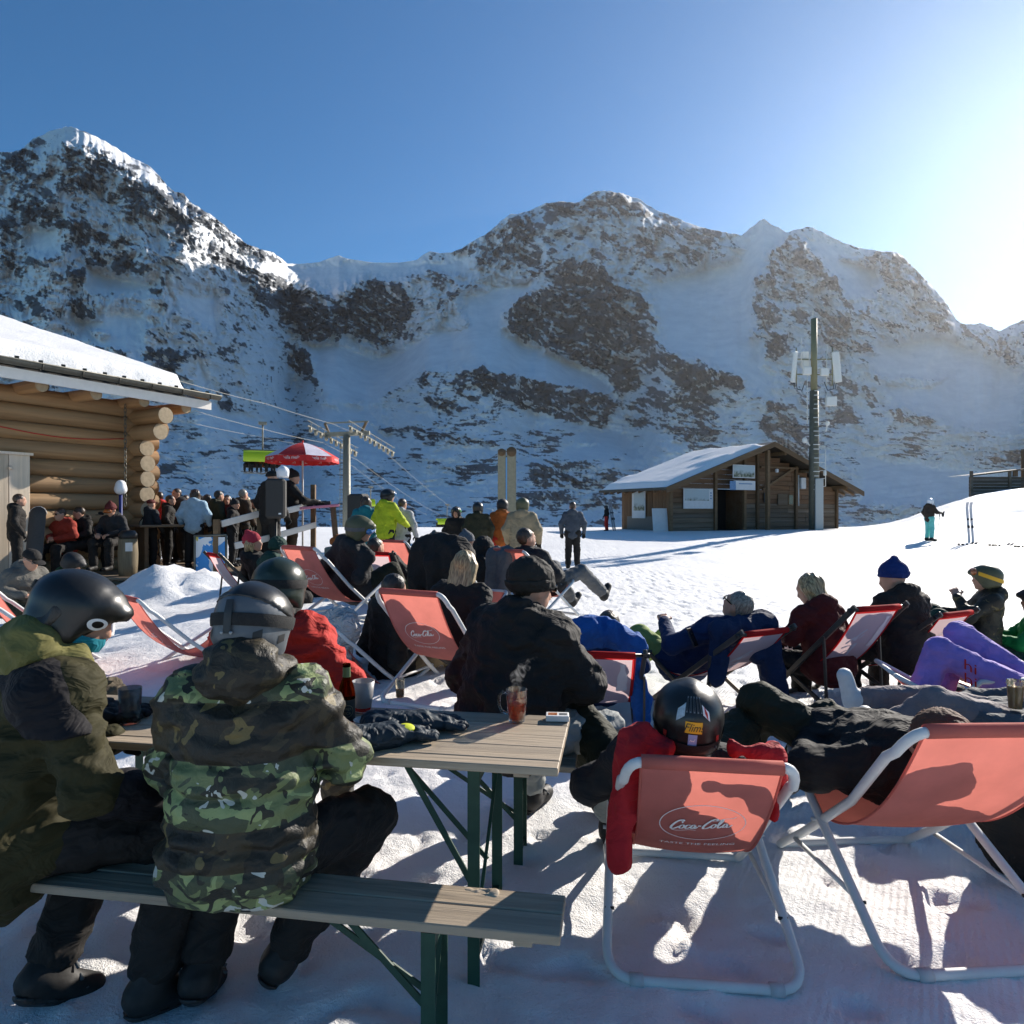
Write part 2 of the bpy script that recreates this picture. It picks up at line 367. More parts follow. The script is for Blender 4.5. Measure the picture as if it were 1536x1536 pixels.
CLIFF = [  # rock walls and ribs of the massif: outline, strength
 ([(862, 384), (905, 402), (930, 428), (960, 440), (985, 485), (972, 500), (990, 520), (1035, 545), (1100, 560), (1125, 585), (1075, 580), (1040, 592), (990, 560), (960, 570), (935, 600), (915, 565), (860, 540), (800, 515), (765, 500), (755, 470), (790, 440), (825, 425), (835, 400)], 1.0),
 ([(684, 562), (720, 553), (770, 562), (850, 580), (912, 592), (925, 610), (905, 640), (850, 632), (790, 615), (740, 590)], 1.1),
 ([(375, 402), (410, 412), (430, 425), (470, 440), (492, 462), (498, 500), (480, 512), (455, 510), (430, 490), (395, 470), (372, 430)], .95),
 ([(500, 460), (525, 440), (545, 418), (600, 425), (620, 455), (612, 480), (600, 505), (582, 527), (560, 515), (545, 505), (522, 500), (505, 512), (497, 490)], 1.0),
 ([(424, 505), (440, 520), (462, 530), (470, 562), (455, 572), (440, 555), (420, 530)], .95),
 ([(0, 238), (22, 228), (50, 212), (60, 232), (30, 262), (0, 275)], .8), ([(95, 215), (150, 222), (205, 262), (250, 320), (310, 385), (300, 392), (240, 350), (190, 330), (150, 300), (110, 280), (100, 250)], .55),
 ([(22, 312), (70, 312), (115, 330), (150, 352), (120, 350), (60, 338)], .85), ([(95, 340), (140, 345), (190, 350), (170, 372), (130, 372), (110, 365)], .8), ([(150, 258), (200, 280), (215, 315), (170, 300), (120, 280)], .7),
 ([(215, 268), (250, 300), (300, 340), (290, 345), (240, 310)], .9), ([(120, 370), (150, 372), (160, 400), (128, 400)], .8), ([(165, 380), (215, 395), (215, 420), (165, 400)], .6), ([(110, 400), (128, 405), (125, 440), (108, 420)], .9),
 ([(258, 282), (300, 312), (350, 350), (395, 376), (428, 396), (395, 392), (350, 372), (300, 335)], .75), ([(320, 372), (345, 378), (380, 408), (350, 405), (325, 390)], .9),
 ([(105, 450), (140, 450), (150, 480), (112, 478)], .75), ([(232, 420), (248, 430), (246, 470), (234, 455)], .8), ([(45, 455), (95, 465), (90, 480), (50, 475)], .6), ([(0, 355), (25, 360), (28, 400), (10, 405), (0, 390)], .7),
 ([(680, 378), (715, 358), (750, 334), (782, 322), (800, 318), (800, 345), (815, 380), (800, 400), (760, 402), (715, 398), (720, 380)], .62), ([(750, 340), (768, 322), (785, 320), (775, 345), (752, 348)], .9), ([(785, 395), (805, 385), (815, 405), (800, 415)], 1), ([(820, 305), (868, 303), (890, 286), (920, 288), (955, 300), (975, 322), (930, 330), (880, 325), (850, 315)], .9),
 ([(860, 330), (930, 335), (1000, 330), (1060, 345), (1108, 352), (1060, 366), (1000, 352), (960, 400), (920, 390), (890, 350)], .42),
 ([(1180, 362), (1215, 388), (1258, 415), (1265, 440), (1225, 425), (1200, 400), (1150, 400), (1155, 380)], .6), ([(1132, 418), (1148, 420), (1140, 430), (1130, 428)], 1),
 ([(1235, 455), (1268, 470), (1282, 505), (1255, 505), (1228, 478)], .8), ([(1225, 508), (1300, 510), (1320, 530), (1260, 528)], .7), ([(1340, 382), (1362, 392), (1400, 432), (1424, 462), (1422, 490), (1405, 500), (1385, 455), (1330, 430), (1315, 405)], .55), ([(1262, 385), (1320, 378), (1350, 395), (1300, 398)], .5),
 ([(1130, 455), (1152, 462), (1160, 482), (1138, 478)], .8), ([(1128, 492), (1150, 505), (1142, 515), (1126, 505)], .8), ([(1152, 505), (1188, 500), (1180, 530), (1160, 545), (1150, 525)], .75),
 ([(1152, 600), (1175, 605), (1200, 640), (1222, 700), (1200, 705), (1165, 690), (1140, 630)], .95), ([(925, 600), (985, 592), (1060, 585), (1075, 620), (1082, 660), (1040, 680), (1000, 650), (940, 640)], .62), ([(1085, 620), (1120, 640), (1150, 690), (1110, 690)], .5),
 ([(790, 700), (840, 690), (925, 698), (930, 725), (880, 735), (800, 728)], .8), ([(800, 735), (925, 740), (930, 762), (800, 762)], .75), ([(800, 660), (860, 650), (900, 665), (820, 672)], .5),
 ([(635, 595), (680, 602), (708, 624), (670, 620), (640, 608)], .95), ([(670, 575), (700, 580), (715, 600), (690, 595)], .7), ([(630, 560), (640, 555), (645, 580), (630, 578)], .9),
 ([(560, 638), (640, 640), (640, 650), (570, 648)], .75), ([(620, 650), (690, 652), (748, 662), (750, 672), (640, 668)], .8), ([(640, 690), (700, 700), (700, 712), (640, 702)], .7), ([(560, 705), (580, 708), (575, 720), (558, 715)], .9),
 ([(325, 520), (350, 515), (360, 545), (335, 540)], .55), ([(310, 570), (330, 565), (350, 590), (320, 600)], .55), ([(320, 600), (345, 600), (372, 616), (330, 615)], .8), ([(130, 490), (165, 500), (150, 510)], .6), ([(160, 520), (195, 530), (185, 538)], .8), ([(240, 545), (262, 548), (262, 590), (245, 570)], .5),
 ([(640, 405), (690, 412), (700, 418), (660, 425), (645, 418)], .6), ([(680, 465), (690, 462), (702, 485), (690, 498), (660, 490)], .4),
 ([(1330, 612), (1400, 625), (1410, 640), (1350, 634)], .6), ([(1440, 668), (1536, 675), (1536, 700), (1450, 690)], .6), ([(1240, 590), (1285, 620), (1320, 655), (1300, 655), (1262, 620)], .6), ([(1300, 560), (1420, 570), (1400, 582), (1310, 575)], .45), ([(1280, 760), (1420, 758), (1420, 775), (1280, 778)], .5)]
rock = np.zeros(PX.shape)
for P, s in CLIFF: rock = np.maximum(rock, s * poly_mask(P, 4))
GLAC = [[(462, 515), (500, 512), (560, 530), (600, 525), (640, 495), (690, 462), (700, 440), (760, 425), (800, 418), (790, 440), (755, 470), (765, 500), (800, 515), (860, 540), (920, 575), (910, 590), (850, 578), (770, 560), (720, 550), (640, 552), (600, 575), (560, 600), (500, 600), (475, 560)],
 [(975, 420), (1040, 405), (1110, 385), (1128, 345), (1146, 330), (1176, 350), (1160, 395), (1140, 410), (1125, 440), (1130, 490), (1150, 545), (1165, 600), (1130, 585), (1095, 555), (1035, 535), (990, 515), (990, 480)],
 [(430, 396), (520, 392), (640, 392), (690, 385), (720, 405), (700, 425), (640, 400), (600, 418), (545, 412), (500, 440), (470, 432)], [(130, 400), (165, 408), (225, 425), (215, 438), (170, 440), (132, 430)], [(35, 335), (80, 340), (88, 378), (50, 378), (38, 360)], [(1200, 350), (1260, 366), (1320, 400), (1310, 440), (1270, 440), (1230, 385)], [(110, 460), (215, 470), (210, 540), (120, 500)],
 [(1290, 520), (1420, 500), (1536, 560), (1536, 650), (1440, 640), (1340, 600)], [(1290, 680), (1440, 700), (1536, 715), (1536, 760), (1290, 750)], [(830, 650), (925, 645), (960, 680), (860, 690)], [(470, 610), (560, 612), (600, 680), (500, 690)], [(300, 540), (330, 600), (430, 650), (300, 640)], [(270, 440), (330, 440), (325, 500), (280, 470)]]
glac = np.zeros(PX.shape)
for P in GLAC: glac = np.maximum(glac, poly_mask(P, 9))
glac = glac * (1 - np.clip(rock * 1.4, 0, 1))
low = sstep(560, 690, PY)
# depth along every column: steep where rock is, easy on the glaciers and the lower slopes
wgt = (1.10 + 1.15 * glac + .45 * low - .85 * rock + .35 * fbm2(PX / 60, PY / 26, 4, 90)).clip(.16)
wgt = wgt * (1 - .28 * sstep(.84, .93, VV) * (1 - .6 * np.exp(-((PX - 205) / 60) ** 2)) * (PX < 1420))
def blur_u(a, n):
    k = np.hanning(n + 2)[1:-1]; k /= k.sum(); ap = np.pad(a, ((0, 0), (n // 2, n // 2)), mode='edge')
    return sum(k[i] * ap[:, i:i + a.shape[1]] for i in range(n))
cum = blur_u(np.cumsum(wgt, 0), 41); cum = (cum - cum[0]) / (cum[-1] - cum[0])
Yb = np.interp(px, BAS[:, 0], BAS[:, 1])[None, :]; Ys = blur_u(np.interp(px, DEP[:, 0], DEP[:, 1])[None, :], 31)
YD = Yb + (Ys - Yb) * cum
taper = sstep(0, .05, VV)
WX = PX + 22 * fbm2(PX / 70, PY / 70, 3, 5); WY = PY + 22 * fbm2(PX / 70, PY / 70, 3, 9)
flute = fbm2(WX / 14, WY / 75, 4, 100, ridge=True, gain=.6)
rib = fbm2((WX + .25 * WY) / 62, WY / 130, 5, 110, ridge=True, gain=.55)
dgl = fbm2((WX + .9 * WY) / 58, (WY - .6 * WX) / 26, 5, 115, ridge=True, gain=.55)
ledge = fbm2(WX / 70, WY / 10, 5, 118, ridge=True, gain=.6)
big = fbm2(PX / 130, PY / 130, 4, 120)
hi = sstep(640, 430, PY)
smooth_ = 1 - .9 * glac
YD = YD + taper * (YD / 4500) * (170 * big - smooth_ * (170 * rib * (.3 + .7 * hi) + 130 * dgl * (.5 + .5 * hi) + 75 * flute * (.2 + .8 * hi) + 60 * ledge * (1 - .5 * hi) + 60 * fbm2(PX / 9, PY / 7, 4, 130, ridge=True) * (.35 + rock))) * (1 - .75 * sstep(.93, 1, VV) * (1 - np.clip(rock, 0, 1)))
roll = sstep(.955, 1.0, VV) ** 1.5 * (5 + 420 * np.exp(-((PX - 205) / 55) ** 2) + 150 * np.exp(-((PX - 960) / 30) ** 2))
YD = YD + roll * (PX < 1424) + 300 * np.tanh((PX - 315) / 38) * np.exp(-((PX - 312) / 60) ** 2 - ((PY - 385) / 38) ** 2)
X = (PX - 768) / 1000 * YD; Z = CAMZ + (768 - PY) / 1000 * YD
strata = np.sin((PY + 7 * fbm2(PX / 80, PY / 60, 3, 140) + .10 * PX) / 2.6) + .8 * np.sin((PY + .1 * PX) / 1.3 + 4 * fbm2(PX / 50, PY / 50, 2, 143))
Z = Z + strata * 1.5 * low + (YD / 4500) * 8 * fbm2(PX / 5, PY / 5, 3, 150, gain=.6) * (.3 + rock)
nz = lambda a: (a - a.mean()) / a.std()
bend = 10 * fbm2(PX / 90, PY / 90, 3, 156)
streak = nz(fbm2(PX / 34 + .2 * PY / 26, (PY + bend - .06 * PX) / 3.4, 5, 160, gain=.55))
patch = nz(fbm2((PX + PY) / 95, PY / 38, 3, 165))
side = np.tanh((PX - 105) / 90) * (PX < 430) + np.tanh((PX - 900) / 120) * (PX >= 430)
fl = nz(fbm2((WX - .45 * side * WY) / 6.5, WY / 40, 4, 170, gain=.55)); cr = nz(fbm2(PX / 22, PY / 15, 6, 175, gain=.6)); fine = nz(fbm2(PX / 5, PY / 3.0, 2, 180))
dia = nz(fbm2((PX + .8 * PY) / 46, (PY - .5 * PX) / 9, 5, 183, gain=.6))
macro = nz(fbm2(PX / 110, PY / 85, 3, 176))
relief = nz(.9 * rib + .8 * dgl + .5 * flute); ledg = nz(ledge)
upper = .35 * relief + .25 * ledg + .55 * fl + .55 * cr + .45 * dia + .50 * macro + .30 * fine
lower = .25 * relief + .40 * ledg + 1.0 * streak + 1.0 * patch + .25 * cr + .25 * dia + .25 * fine
amt = (upper - .40) * (1 - low) + (lower - .85) * low
cl = np.clip(rock, 0, 1.1)
vein = nz(fbm2((WX + .7 * WY) / 48, (WY - .5 * WX) / 7.5, 5, 185, gain=.6) + .45 * fbm2((PX - .5 * PY) / 30, (PY + .45 * PX) / 8, 4, 191)); drip = nz(fbm2(WX / 5, WY / 60, 4, 188, gain=.6))
amt = amt * (1 - .55 * cl) - 4.0 * glac + 2.15 * cl - cl * (1.25 * np.clip(vein, -.6, 3) + .55 * np.clip(drip, -.6, 3))     # couloirs and ledges hold snow
rattr = sstep(-.5, 1.6, amt)
# back slope behind the crest
V3 = np.stack([X, YD, Z], -1)
backs = []
for k, (dy, dz) in enumerate(((250, -120), (900, -700), (1800, -1700))):
    r0 = V3[-1].copy(); r0[:, 0] *= (r0[:, 1] + dy) / r0[:, 1]; r0[:, 1] += dy; r0[:, 2] += dz; r0[:, 2] = np.maximum(r0[:, 2], -100); backs.append(r0)
V3 = np.concatenate([V3, np.stack(backs)], 0); ra = np.concatenate([rattr, np.repeat(rattr[-1:], 3, 0)], 0)
b = NB('alpine_face'); v = b.coord('Object')
at = b.n('ShaderNodeAttribute', attribute_name='rock')
nf = b.noise(b.coord('Object', (1, 1, 2.2)), .075, 8, .78); nb = b.noise(b.coord('Object', (1, 1, 1.5)), .009, 6, .65)
fac = b.ramp(b.math('ADD', at.outputs['Fac'], b.math('MULTIPLY', b.math('SUBTRACT', nf, .5), 1.25)), [(.25, 0.0), (.82, 1.0)])
rc = b.mix(b.ramp(nb, [(.35, 0.0), (.65, 1.0)]), (.062, .069, .080), (.150, .158, .168))
sc_ = b.mix(b.ramp(nb, [(.3, 0.0), (.7, 1.0)]), (.70, .71, .73), (.86, .86, .86))
c = b.mix(fac, sc_, rc)
nrm = b.bump(nf, .5, 8.0)
MTN = b.done(b.bsdf(c, .8, nrm, spec=.1))
mm = np_mesh('mountain_range', V3.reshape(-1, 3), grid_quads(V3.shape[0], V3.shape[1])[:, ::-1], [MTN])
a_ = mm.attributes.new('rock', 'FLOAT', 'POINT'); a_.data.foreach_set('value', ra.astype(np.float32).ravel())
om = link('mountain_range', mm); om['kind'] = 'structure'
# ------------------------------------------------------------------ bodies and soft shapes: smooth blended solids meshed by surface nets
A_ = lambda *p: np.array(p, float)
def cone(a, b, ra, rb=None, lat=None, s=1.0): return ('c', np.asarray(a, float), np.asarray(b, float), ra, ra if rb is None else rb, lat, s)
def ell(c, r, F=None): return ('e', np.asarray(c, float), np.asarray(r, float), np.eye(3) if F is None else np.asarray(F, float))   # F rows: local axes
def cut(c, r, F=None): return ('x', np.asarray(c, float), np.asarray(r, float), np.eye(3) if F is None else np.asarray(F, float))
def plane(p, n): return ('p', np.asarray(p, float), np.asarray(n, float))   # keeps the side the normal points away from
def _bb(p):
    if p[0] == 'c': m = max(p[3], p[4]) * max(1, p[6]); return np.minimum(p[1], p[2]) - m, np.maximum(p[1], p[2]) + m
    m = p[2].max(); return p[1] - m, p[1] + m
def _dist(p, P):
    if p[0] == 'c':
        _, a, b, ra, rb, lat, s = p
        ab = b - a; t = np.clip(((P - a) @ ab) / max(ab @ ab, 1e-9), 0, 1)
        q = P - a - t[..., None] * ab
        if lat is not None:
            lat = np.asarray(lat, float); l = q @ lat; q = q - (l * (1 - 1 / s))[..., None] * lat
        return np.sqrt((q * q).sum(-1)) - (ra + (rb - ra) * t)
    q = ((P - p[1]) @ p[3].T) / p[2]; k = np.sqrt((q * q).sum(-1))
    return (k - 1) * p[2].min() * np.where(k > 1, 1.0, .8)
_EC = [((0,0,0),(1,0,0)),((0,1,0),(1,1,0)),((0,0,1),(1,0,1)),((0,1,1),(1,1,1)),((0,0,0),(0,1,0)),((1,0,0),(1,1,0)),((0,0,1),(0,1,1)),((1,0,1),(1,1,1)),((0,0,0),(0,0,1)),((1,0,0),(1,0,1)),((0,1,0),(0,1,1)),((1,1,0),(1,1,1))]
def sdf(prims, cell, k=.035, disp=None):
    sol = [p for p in prims if p[0] in 'ce']
    bbs = [_bb(p) for p in sol]
    lo = np.min([q[0] for q in bbs], 0) - 3 * cell - k; hi = np.max([q[1] for q in bbs], 0) + 3 * cell + k
    n = np.ceil((hi - lo) / cell).astype(int) + 1
    D = np.full(n, 1.0); ax = [lo[i] + cell * np.arange(n[i]) for i in range(3)]
    def sub(bl, bh):
        i0 = np.clip(np.floor((bl - lo) / cell).astype(int), 0, n - 1); i1 = np.clip(np.ceil((bh - lo) / cell).astype(int) + 1, 1, n)
        sl = tuple(slice(int(a), int(b)) for a, b in zip(i0, i1))
        P = np.stack(np.meshgrid(*[ax[i][sl[i]] for i in range(3)], indexing='ij'), -1); return sl, P
    for p, (bl, bh) in zip(sol, bbs):
        pad = k + 3.2 * cell; sl, P = sub(bl - pad, bh + pad); d = _dist(p, P); c = D[sl]
        h = np.clip(.5 + .5 * (c - d) / k, 0, 1); D[sl] = c * (1 - h) + d * h - k * h * (1 - h)
    if disp is not None:
        m = np.abs(D) < .06 + 2 * cell; I = np.argwhere(m); D[m] += disp(lo + cell * I)
    for p in prims:
        if p[0] == 'x':
            bl, bh = _bb(p); sl, P = sub(bl - cell * 2, bh + cell * 2); D[sl] = np.maximum(D[sl], -_dist(p, P))
        elif p[0] == 'p':
            P = np.stack(np.meshgrid(*ax, indexing='ij'), -1); D = np.maximum(D, (P - p[1]) @ (p[2] / np.linalg.norm(p[2])))
    S = D < 0
    cells = np.zeros(n - 1, int)
    for a in (0, 1):
        for b_ in (0, 1):
            for c in (0, 1): cells += S[a:n[0] - 1 + a, b_:n[1] - 1 + b_, c:n[2] - 1 + c]
    C = np.argwhere((cells > 0) & (cells < 8)); idx = np.full(n - 1, -1); idx[tuple(C.T)] = np.arange(len(C))
    acc = np.zeros((len(C), 3)); cnt = np.zeros(len(C))
    for e0, e1 in _EC:
        c0 = C + e0; c1 = C + e1; d0 = D[tuple(c0.T)]; d1 = D[tuple(c1.T)]; m = (d0 < 0) != (d1 < 0)
        t = (d0 / np.where(m, d0 - d1, 1))[:, None]; acc += np.where(m[:, None], c0 + t * (c1 - c0), 0); cnt += m
    V = lo + cell * acc / np.maximum(cnt, 1)[:, None]
    Q = []
    for axn in range(3):
        sl0 = [slice(None)] * 3; sl1 = [slice(None)] * 3; sl0[axn] = slice(0, n[axn] - 1); sl1[axn] = slice(1, n[axn])
        E = np.argwhere(S[tuple(sl0)] != S[tuple(sl1)]); u, v = [(1, 2), (2, 0), (0, 1)][axn]
        E = E[(E[:, u] > 0) & (E[:, v] > 0) & (E[:, u] < n[u] - 1) & (E[:, v] < n[v] - 1)]
        o = []
        for du, dv in ((-1, -1), (0, -1), (0, 0), (-1, 0)):
            q = E.copy(); q[:, u] += du; q[:, v] += dv; o.append(idx[tuple(q.T)])
        o = np.stack(o, -1); fl = ~S[tuple(E.T)]; o[fl] = o[fl][:, ::-1]; Q.append(o)
    return V, np.concatenate(Q)
def sdf_obj(name, prims, cell, mat, parent=None, k=.035, disp=None, **kw):
    V, Q = sdf(prims, cell, k, disp); return link(name, np_mesh(name, V, Q, [mat]), parent, **kw)
def folds(amp, sc=9, seed=0, st=(1, 1, 1.6)):
    def f(P):
        q = P * sc * np.array(st); a = pn3(q[:, 0], q[:, 1], q[:, 2], seed); b_ = pn3(q[:, 0] * 2.3 + 2, q[:, 1] * 2.3, q[:, 2] * 2.3, seed + 3)
        return amp * (np.abs(a) * 1.6 - .5 + .4 * b_)
    return f

# ------------------------------------------------------------------ clothing colours
BLK = fabric('black_cloth', (.020, .018, .0165)); CHAR = fabric('charcoal_cloth', (.028, .028, .03)); NAVY = fabric('navy_cloth', (.012, .018, .035))
OLIVE = fabric('olive_cloth', (.040, .035, .012)); DKOL = fabric('dark_olive_cloth', (.030, .030, .016)); BROWN = fabric('brown_cloth', (.07, .045, .028))
RED = fabric('red_cloth', (.52, .028, .018)); DKRED = fabric('dark_red_cloth', (.10, .014, .012)); LIME = fabric('lime_cloth', (.42, .50, .02)); SAGE = fabric('sage_cloth', (.10, .13, .08))
TEAL = fabric('teal_cloth', (.01, .16, .20)); ORNG = fabric('orange_cloth', (.36, .10, .02)); BEIGE = fabric('beige_cloth', (.30, .24, .15)); KHAKI = fabric('khaki_cloth', (.30, .23, .13))
GREY = fabric('grey_cloth', (.12, .125, .13)); LGREY = fabric('light_grey_cloth', (.42, .43, .44)); BLUE = fabric('blue_cloth', (.012, .10, .36)); SKYB = fabric('sky_blue_cloth', (.36, .52, .64))
PURP = fabric('lilac_cloth', (.34, .22, .62)); MAUVE = fabric('mauve_grey_cloth', (.24, .20, .20)); AQUA = fabric('aqua_cloth', (.18, .62, .56)); GREEN = fabric('green_cloth', (.02, .26, .06)); LGRN = fabric('pale_green_cloth', (.26, .34, .10))
DKBLU = fabric('dark_blue_cloth', (.012, .032, .10)); WHITE = fabric('white_cloth', (.75, .75, .74)); DGREEN = fabric('dark_green_cloth', (.012, .045, .035)); DBROWN = fabric('dark_brown_cloth', (.05, .022, .016))
SKIN = plain('skin', (.50, .27, .18), .5, var=.12, scale=20, Subsurface_Weight=.05)
def hairmat(name, c1, c2):
    b = NB(name); n = b.noise(b.coord(scale=(1, 1, .12)), 95, 4, .6, .3); c = b.mix(b.ramp(n, [(.36, 0.0), (.62, 1.0)]), c1, c2)
    return b.done(b.bsdf(c, .42, b.bump(n, .7, .006), spec=.5))
HBRN = hairmat('brown_hair', (.018, .010, .006), (.075, .044, .024)); HBLK = hairmat('dark_hair', (.008, .006, .004), (.035, .024, .016)); HBLD = hairmat('blonde_hair', (.12, .075, .03), (.50, .36, .18)); HGRY = hairmat('grey_hair', (.10, .09, .07), (.30, .27, .22))
HELB = plain('black_helmet_shell', (.012, .012, .011), .30, var=.1, spec=.5); HELG = plain('grey_helmet_shell', (.10, .11, .12), .35, var=.1); HELM = plain('matt_black_helmet_shell', (.018, .018, .018), .5, var=.2); HELW = plain('white_helmet_shell', (.75, .76, .78), .3, var=.05); HELGR = plain('dark_green_helmet_shell', (.018, .028, .018), .28, var=.1); HELOL = plain('olive_helmet_shell', (.09, .09, .045), .45, var=.2)
LENS = plain('goggle_lens', (.03, .02, .015), .08, var=.05, spec=.9); LENSO = plain('amber_goggle_lens', (.35, .10, .02), .08, var=.05, spec=.9); LENSB = plain('blue_goggle_lens', (.05, .18, .42), .08, var=.05, spec=.9)
RUB = plain('boot_rubber', (.014, .013, .012), .55, var=.4, bump=.3); WBOOT = plain('white_boot', (.70, .69, .66), .5, var=.15, bump=.2); DARKPL = plain('dark_plastic', (.02, .02, .02), .4, var=.2)
GLOVE = fabric('black_glove', (.012, .012, .012), .65)

# ------------------------------------------------------------------ hand with five bent fingers (wrist at origin, fingers +y, palm -z)
def hand_arrays(curl):
    pr = [ell((0, .045, 0), (.042, .052, .017)), cone((0, -.03, 0), (0, .02, 0), .027, .028, A_(1, 0, 0), 1.25)]
    for i, (x, L) in enumerate(((-.033, .062), (-.011, .075), (.011, .072), (.032, .055))):
        a = A_(x * 1.0, .088, .002); c1 = curl * (1 + .12 * i); b1 = a + L * .55 * A_(x * .12, math.cos(c1), -math.sin(c1)); c2 = c1 * 2.1; b2 = b1 + L * .5 * A_(0, math.cos(c2), -math.sin(c2))
        pr += [cone(a, b1, .0105, .0095), cone(b1, b2, .0095, .008)]
    a = A_(-.036, .025, -.006); b1 = a + A_(-.030, .032, -.014); b2 = b1 + A_(-.004, .032, -.012); pr += [cone(a, b1, .0145, .0115), cone(b1, b2, .0115, .009)]
    return sdf(pr, .0055, .010)
_hands = {}
def hand_mesh(mat, side, curl=.55, puff=1.0):
    key = (mat.name, side, curl)
    if key not in _hands:
        if ('a', curl) not in _hands: _hands['a', curl] = hand_arrays(curl)
        V, Q = _hands['a', curl]; V = V * np.array([1.0 if side > 0 else -1.0, 1, 1]); Q = Q if side > 0 else Q[:, ::-1]
        _hands[key] = np_mesh('hand', V, Q, [mat])
    return _hands[key]

# ------------------------------------------------------------------ headgear and hair in the head frame (x right, y forward, z up; origin mid skull)
_hg = {}
def headgear(style):
    if style in _hg: return _hg[style]
    if style == 'helmet':
        pr = [ell((0, -.012, .028), (.122, .146, .118)), cone((0, .09, .055), (0, .128, .045), .05, .035, A_(1, 0, 0), 1.5), ell((0, -.07, -.045), (.10, .075, .055)),
              ell((.088, .0, -.055), (.028, .05, .055)), ell((-.088, .0, -.055), (.028, .05, .055)), cut((0, .150, -.075), (.088, .125, .105)), plane((0, 0, -.098), (0, .1, -1))]
        r = sdf(pr, .009, .025, lambda P: -.004 * np.exp(-((P[:, 0]) / .022) ** 2) * (P[:, 2] > .05))
    elif style == 'beanie':
        pr = [ell((0, -.012, .045), (.097, .118, .105)), cone((0, -.02, .10), (0, -.045, .155), .06, .03), plane((0, 0, .005), (0, .25, -1))]
        r = sdf(pr, .008, .03, lambda P: .0022 * np.sin(np.arctan2(P[:, 0], P[:, 1]) * 34))
        pr = [ell((0, -.012, .03), (.104, .124, .075)), plane((0, 0, .058), (0, -.2, 1)), plane((0, 0, .0), (0, .25, -1))]
        V2, Q2 = sdf(pr, .008, .02, lambda P: .0022 * np.sin(np.arctan2(P[:, 0], P[:, 1]) * 34)); r = (np.concatenate([r[0], V2]), np.concatenate([r[1], Q2 + len(r[0])]))
    elif style == 'skullcap':
        pr = [ell((0, -.014, .040), (.100, .122, .105)), plane((0, 0, -.012), (0, .25, -1))]
        r = sdf(pr, .008, .03, folds(.005, 16, 3, (1, 1, 2)))
        V2, Q2 = sdf([ell((0, -.014, .02), (.106, .128, .08)), plane((0, 0, .040), (0, -.25, 1)), plane((0, 0, -.02), (0, .25, -1))], .008, .02, folds(.004, 18, 4)); r = (np.concatenate([r[0], V2]), np.concatenate([r[1], Q2 + len(r[0])]))
    elif style == 'short':
        pr = [ell((0, -.016, .028), (.082, .102, .102)), cut((0, .125, -.045), (.085, .085, .105)), plane((0, 0, -.075), (0, -.3, -1)), cut((.085, .03, -.06), (.03, .04, .05)), cut((-.085, .03, -.06), (.03, .04, .05))]
        r = sdf(pr, .008, .02, folds(.0035, 40, 5, (1, 1, .5)))
    elif style in ('long', 'bob'):
        L = -.30 if style == 'long' else -.14
        pr = [ell((0, -.022, .030), (.090, .106, .102))]
        for x in (-.075, -.04, 0, .04, .075): pr.append(cone((x, -.055 + .02 * abs(x) / .07, 0), (x * 1.15, -.085, L + .3 * abs(x)), .045, .022))
        for x in (-1, 1): pr.append(cone((x * .078, .01, 0), (x * .085, .0, L * .75), .026, .014))
        pr.append(cut((0, .125, -.05), (.074, .10, .12)))
        r = sdf(pr, .009, .03, folds(.008, 26, 5, (1, 1, .25)))
    elif style == 'cap':
        pr = [ell((0, -.01, .04), (.095, .115, .085)), plane((0, 0, .025), (0, .1, -1))]; r = sdf(pr, .009, .02)
        V2, Q2 = sdf([ell((0, .13, .03), (.075, .075, .012))], .008); r = (np.concatenate([r[0], V2]), np.concatenate([r[1], Q2 + len(r[0])]))
    elif style == 'hood':
        pr = [ell((0, -.03, .02), (.125, .145, .150)), cone((0, -.05, -.08), (0, -.03, -.16), .11, .13), cut((0, .155, -.03), (.095, .12, .13))]; r = sdf(pr, .011, .04, folds(.008, 12, 9))
    _hg[style] = r; return r
_hgm = {}
def gear(style, mat, parent, M, name):
    key = (style, mat.name)
    if key not in _hgm: V, Q = headgear(style); _hgm[key] = np_mesh(name, V, Q, [mat])
    o = link(name, _hgm[key], parent); o.matrix_local = M; return o
def band(r, z0, z1, a0, a1, mat, tilt=.0, n=28, out=.004, cy=-.012, name='goggle_strap'):   # a strap round the head or helmet
    key = ('band', r, z0, z1, a0, a1, mat.name, tilt)
    if key not in _hgm:
        P = []
        for i in range(n + 1):
            t = a0 + (a1 - a0) * i / n; row = []
            for j in range(5):
                z = z0 + (z1 - z0) * j / 4; k = math.sqrt(max(.05, 1 - ((z - .028) / .125) ** 2)) if r == 'h' else 1
                rx, ry = (.122 * k + out, .146 * k + out) if r == 'h' else (r, r * 1.2)
                row.append((rx * math.sin(t), cy + ry * math.cos(t), z + tilt * math.cos(t)))
            P.append(row)
        _hgm[key] = MB().grid(P, mat).mesh(name)
    return _hgm[key]
def lens_mesh(mat, up=0.0):
    key = ('lens', mat.name, up)
    if key not in _hgm:
        V, Q = sdf([cone((-.042, .108, .010 + up), (.042, .108, .010 + up), .036, .036), ell((0, .11, .012 + up), (.085, .028, .036)), cut((0, .02, up), (.085, .088, .10))], .008, .02)
        _hgm[key] = np_mesh('goggle_lens', V, Q, [mat])
    return _hgm[key]
def glasses_mesh(mat):
    key = ('gl', mat.name)
    if key not in _hgm:
        m = MB()
        for s in (-1, 1):
            m.box((s * .036, .108, .012), (.056, .008, .034), mat, Matrix.Rotation(-s * .22, 3, 'Z'), .006); m.beam((s * .066, .10, .02), (s * .082, -.01, .012), .005, .009, mat)
        m.beam((-.01, .112, .02), (.01, .112, .02), .006, .008, mat); _hgm[key] = m.mesh('sunglasses')
    return _hgm[key]
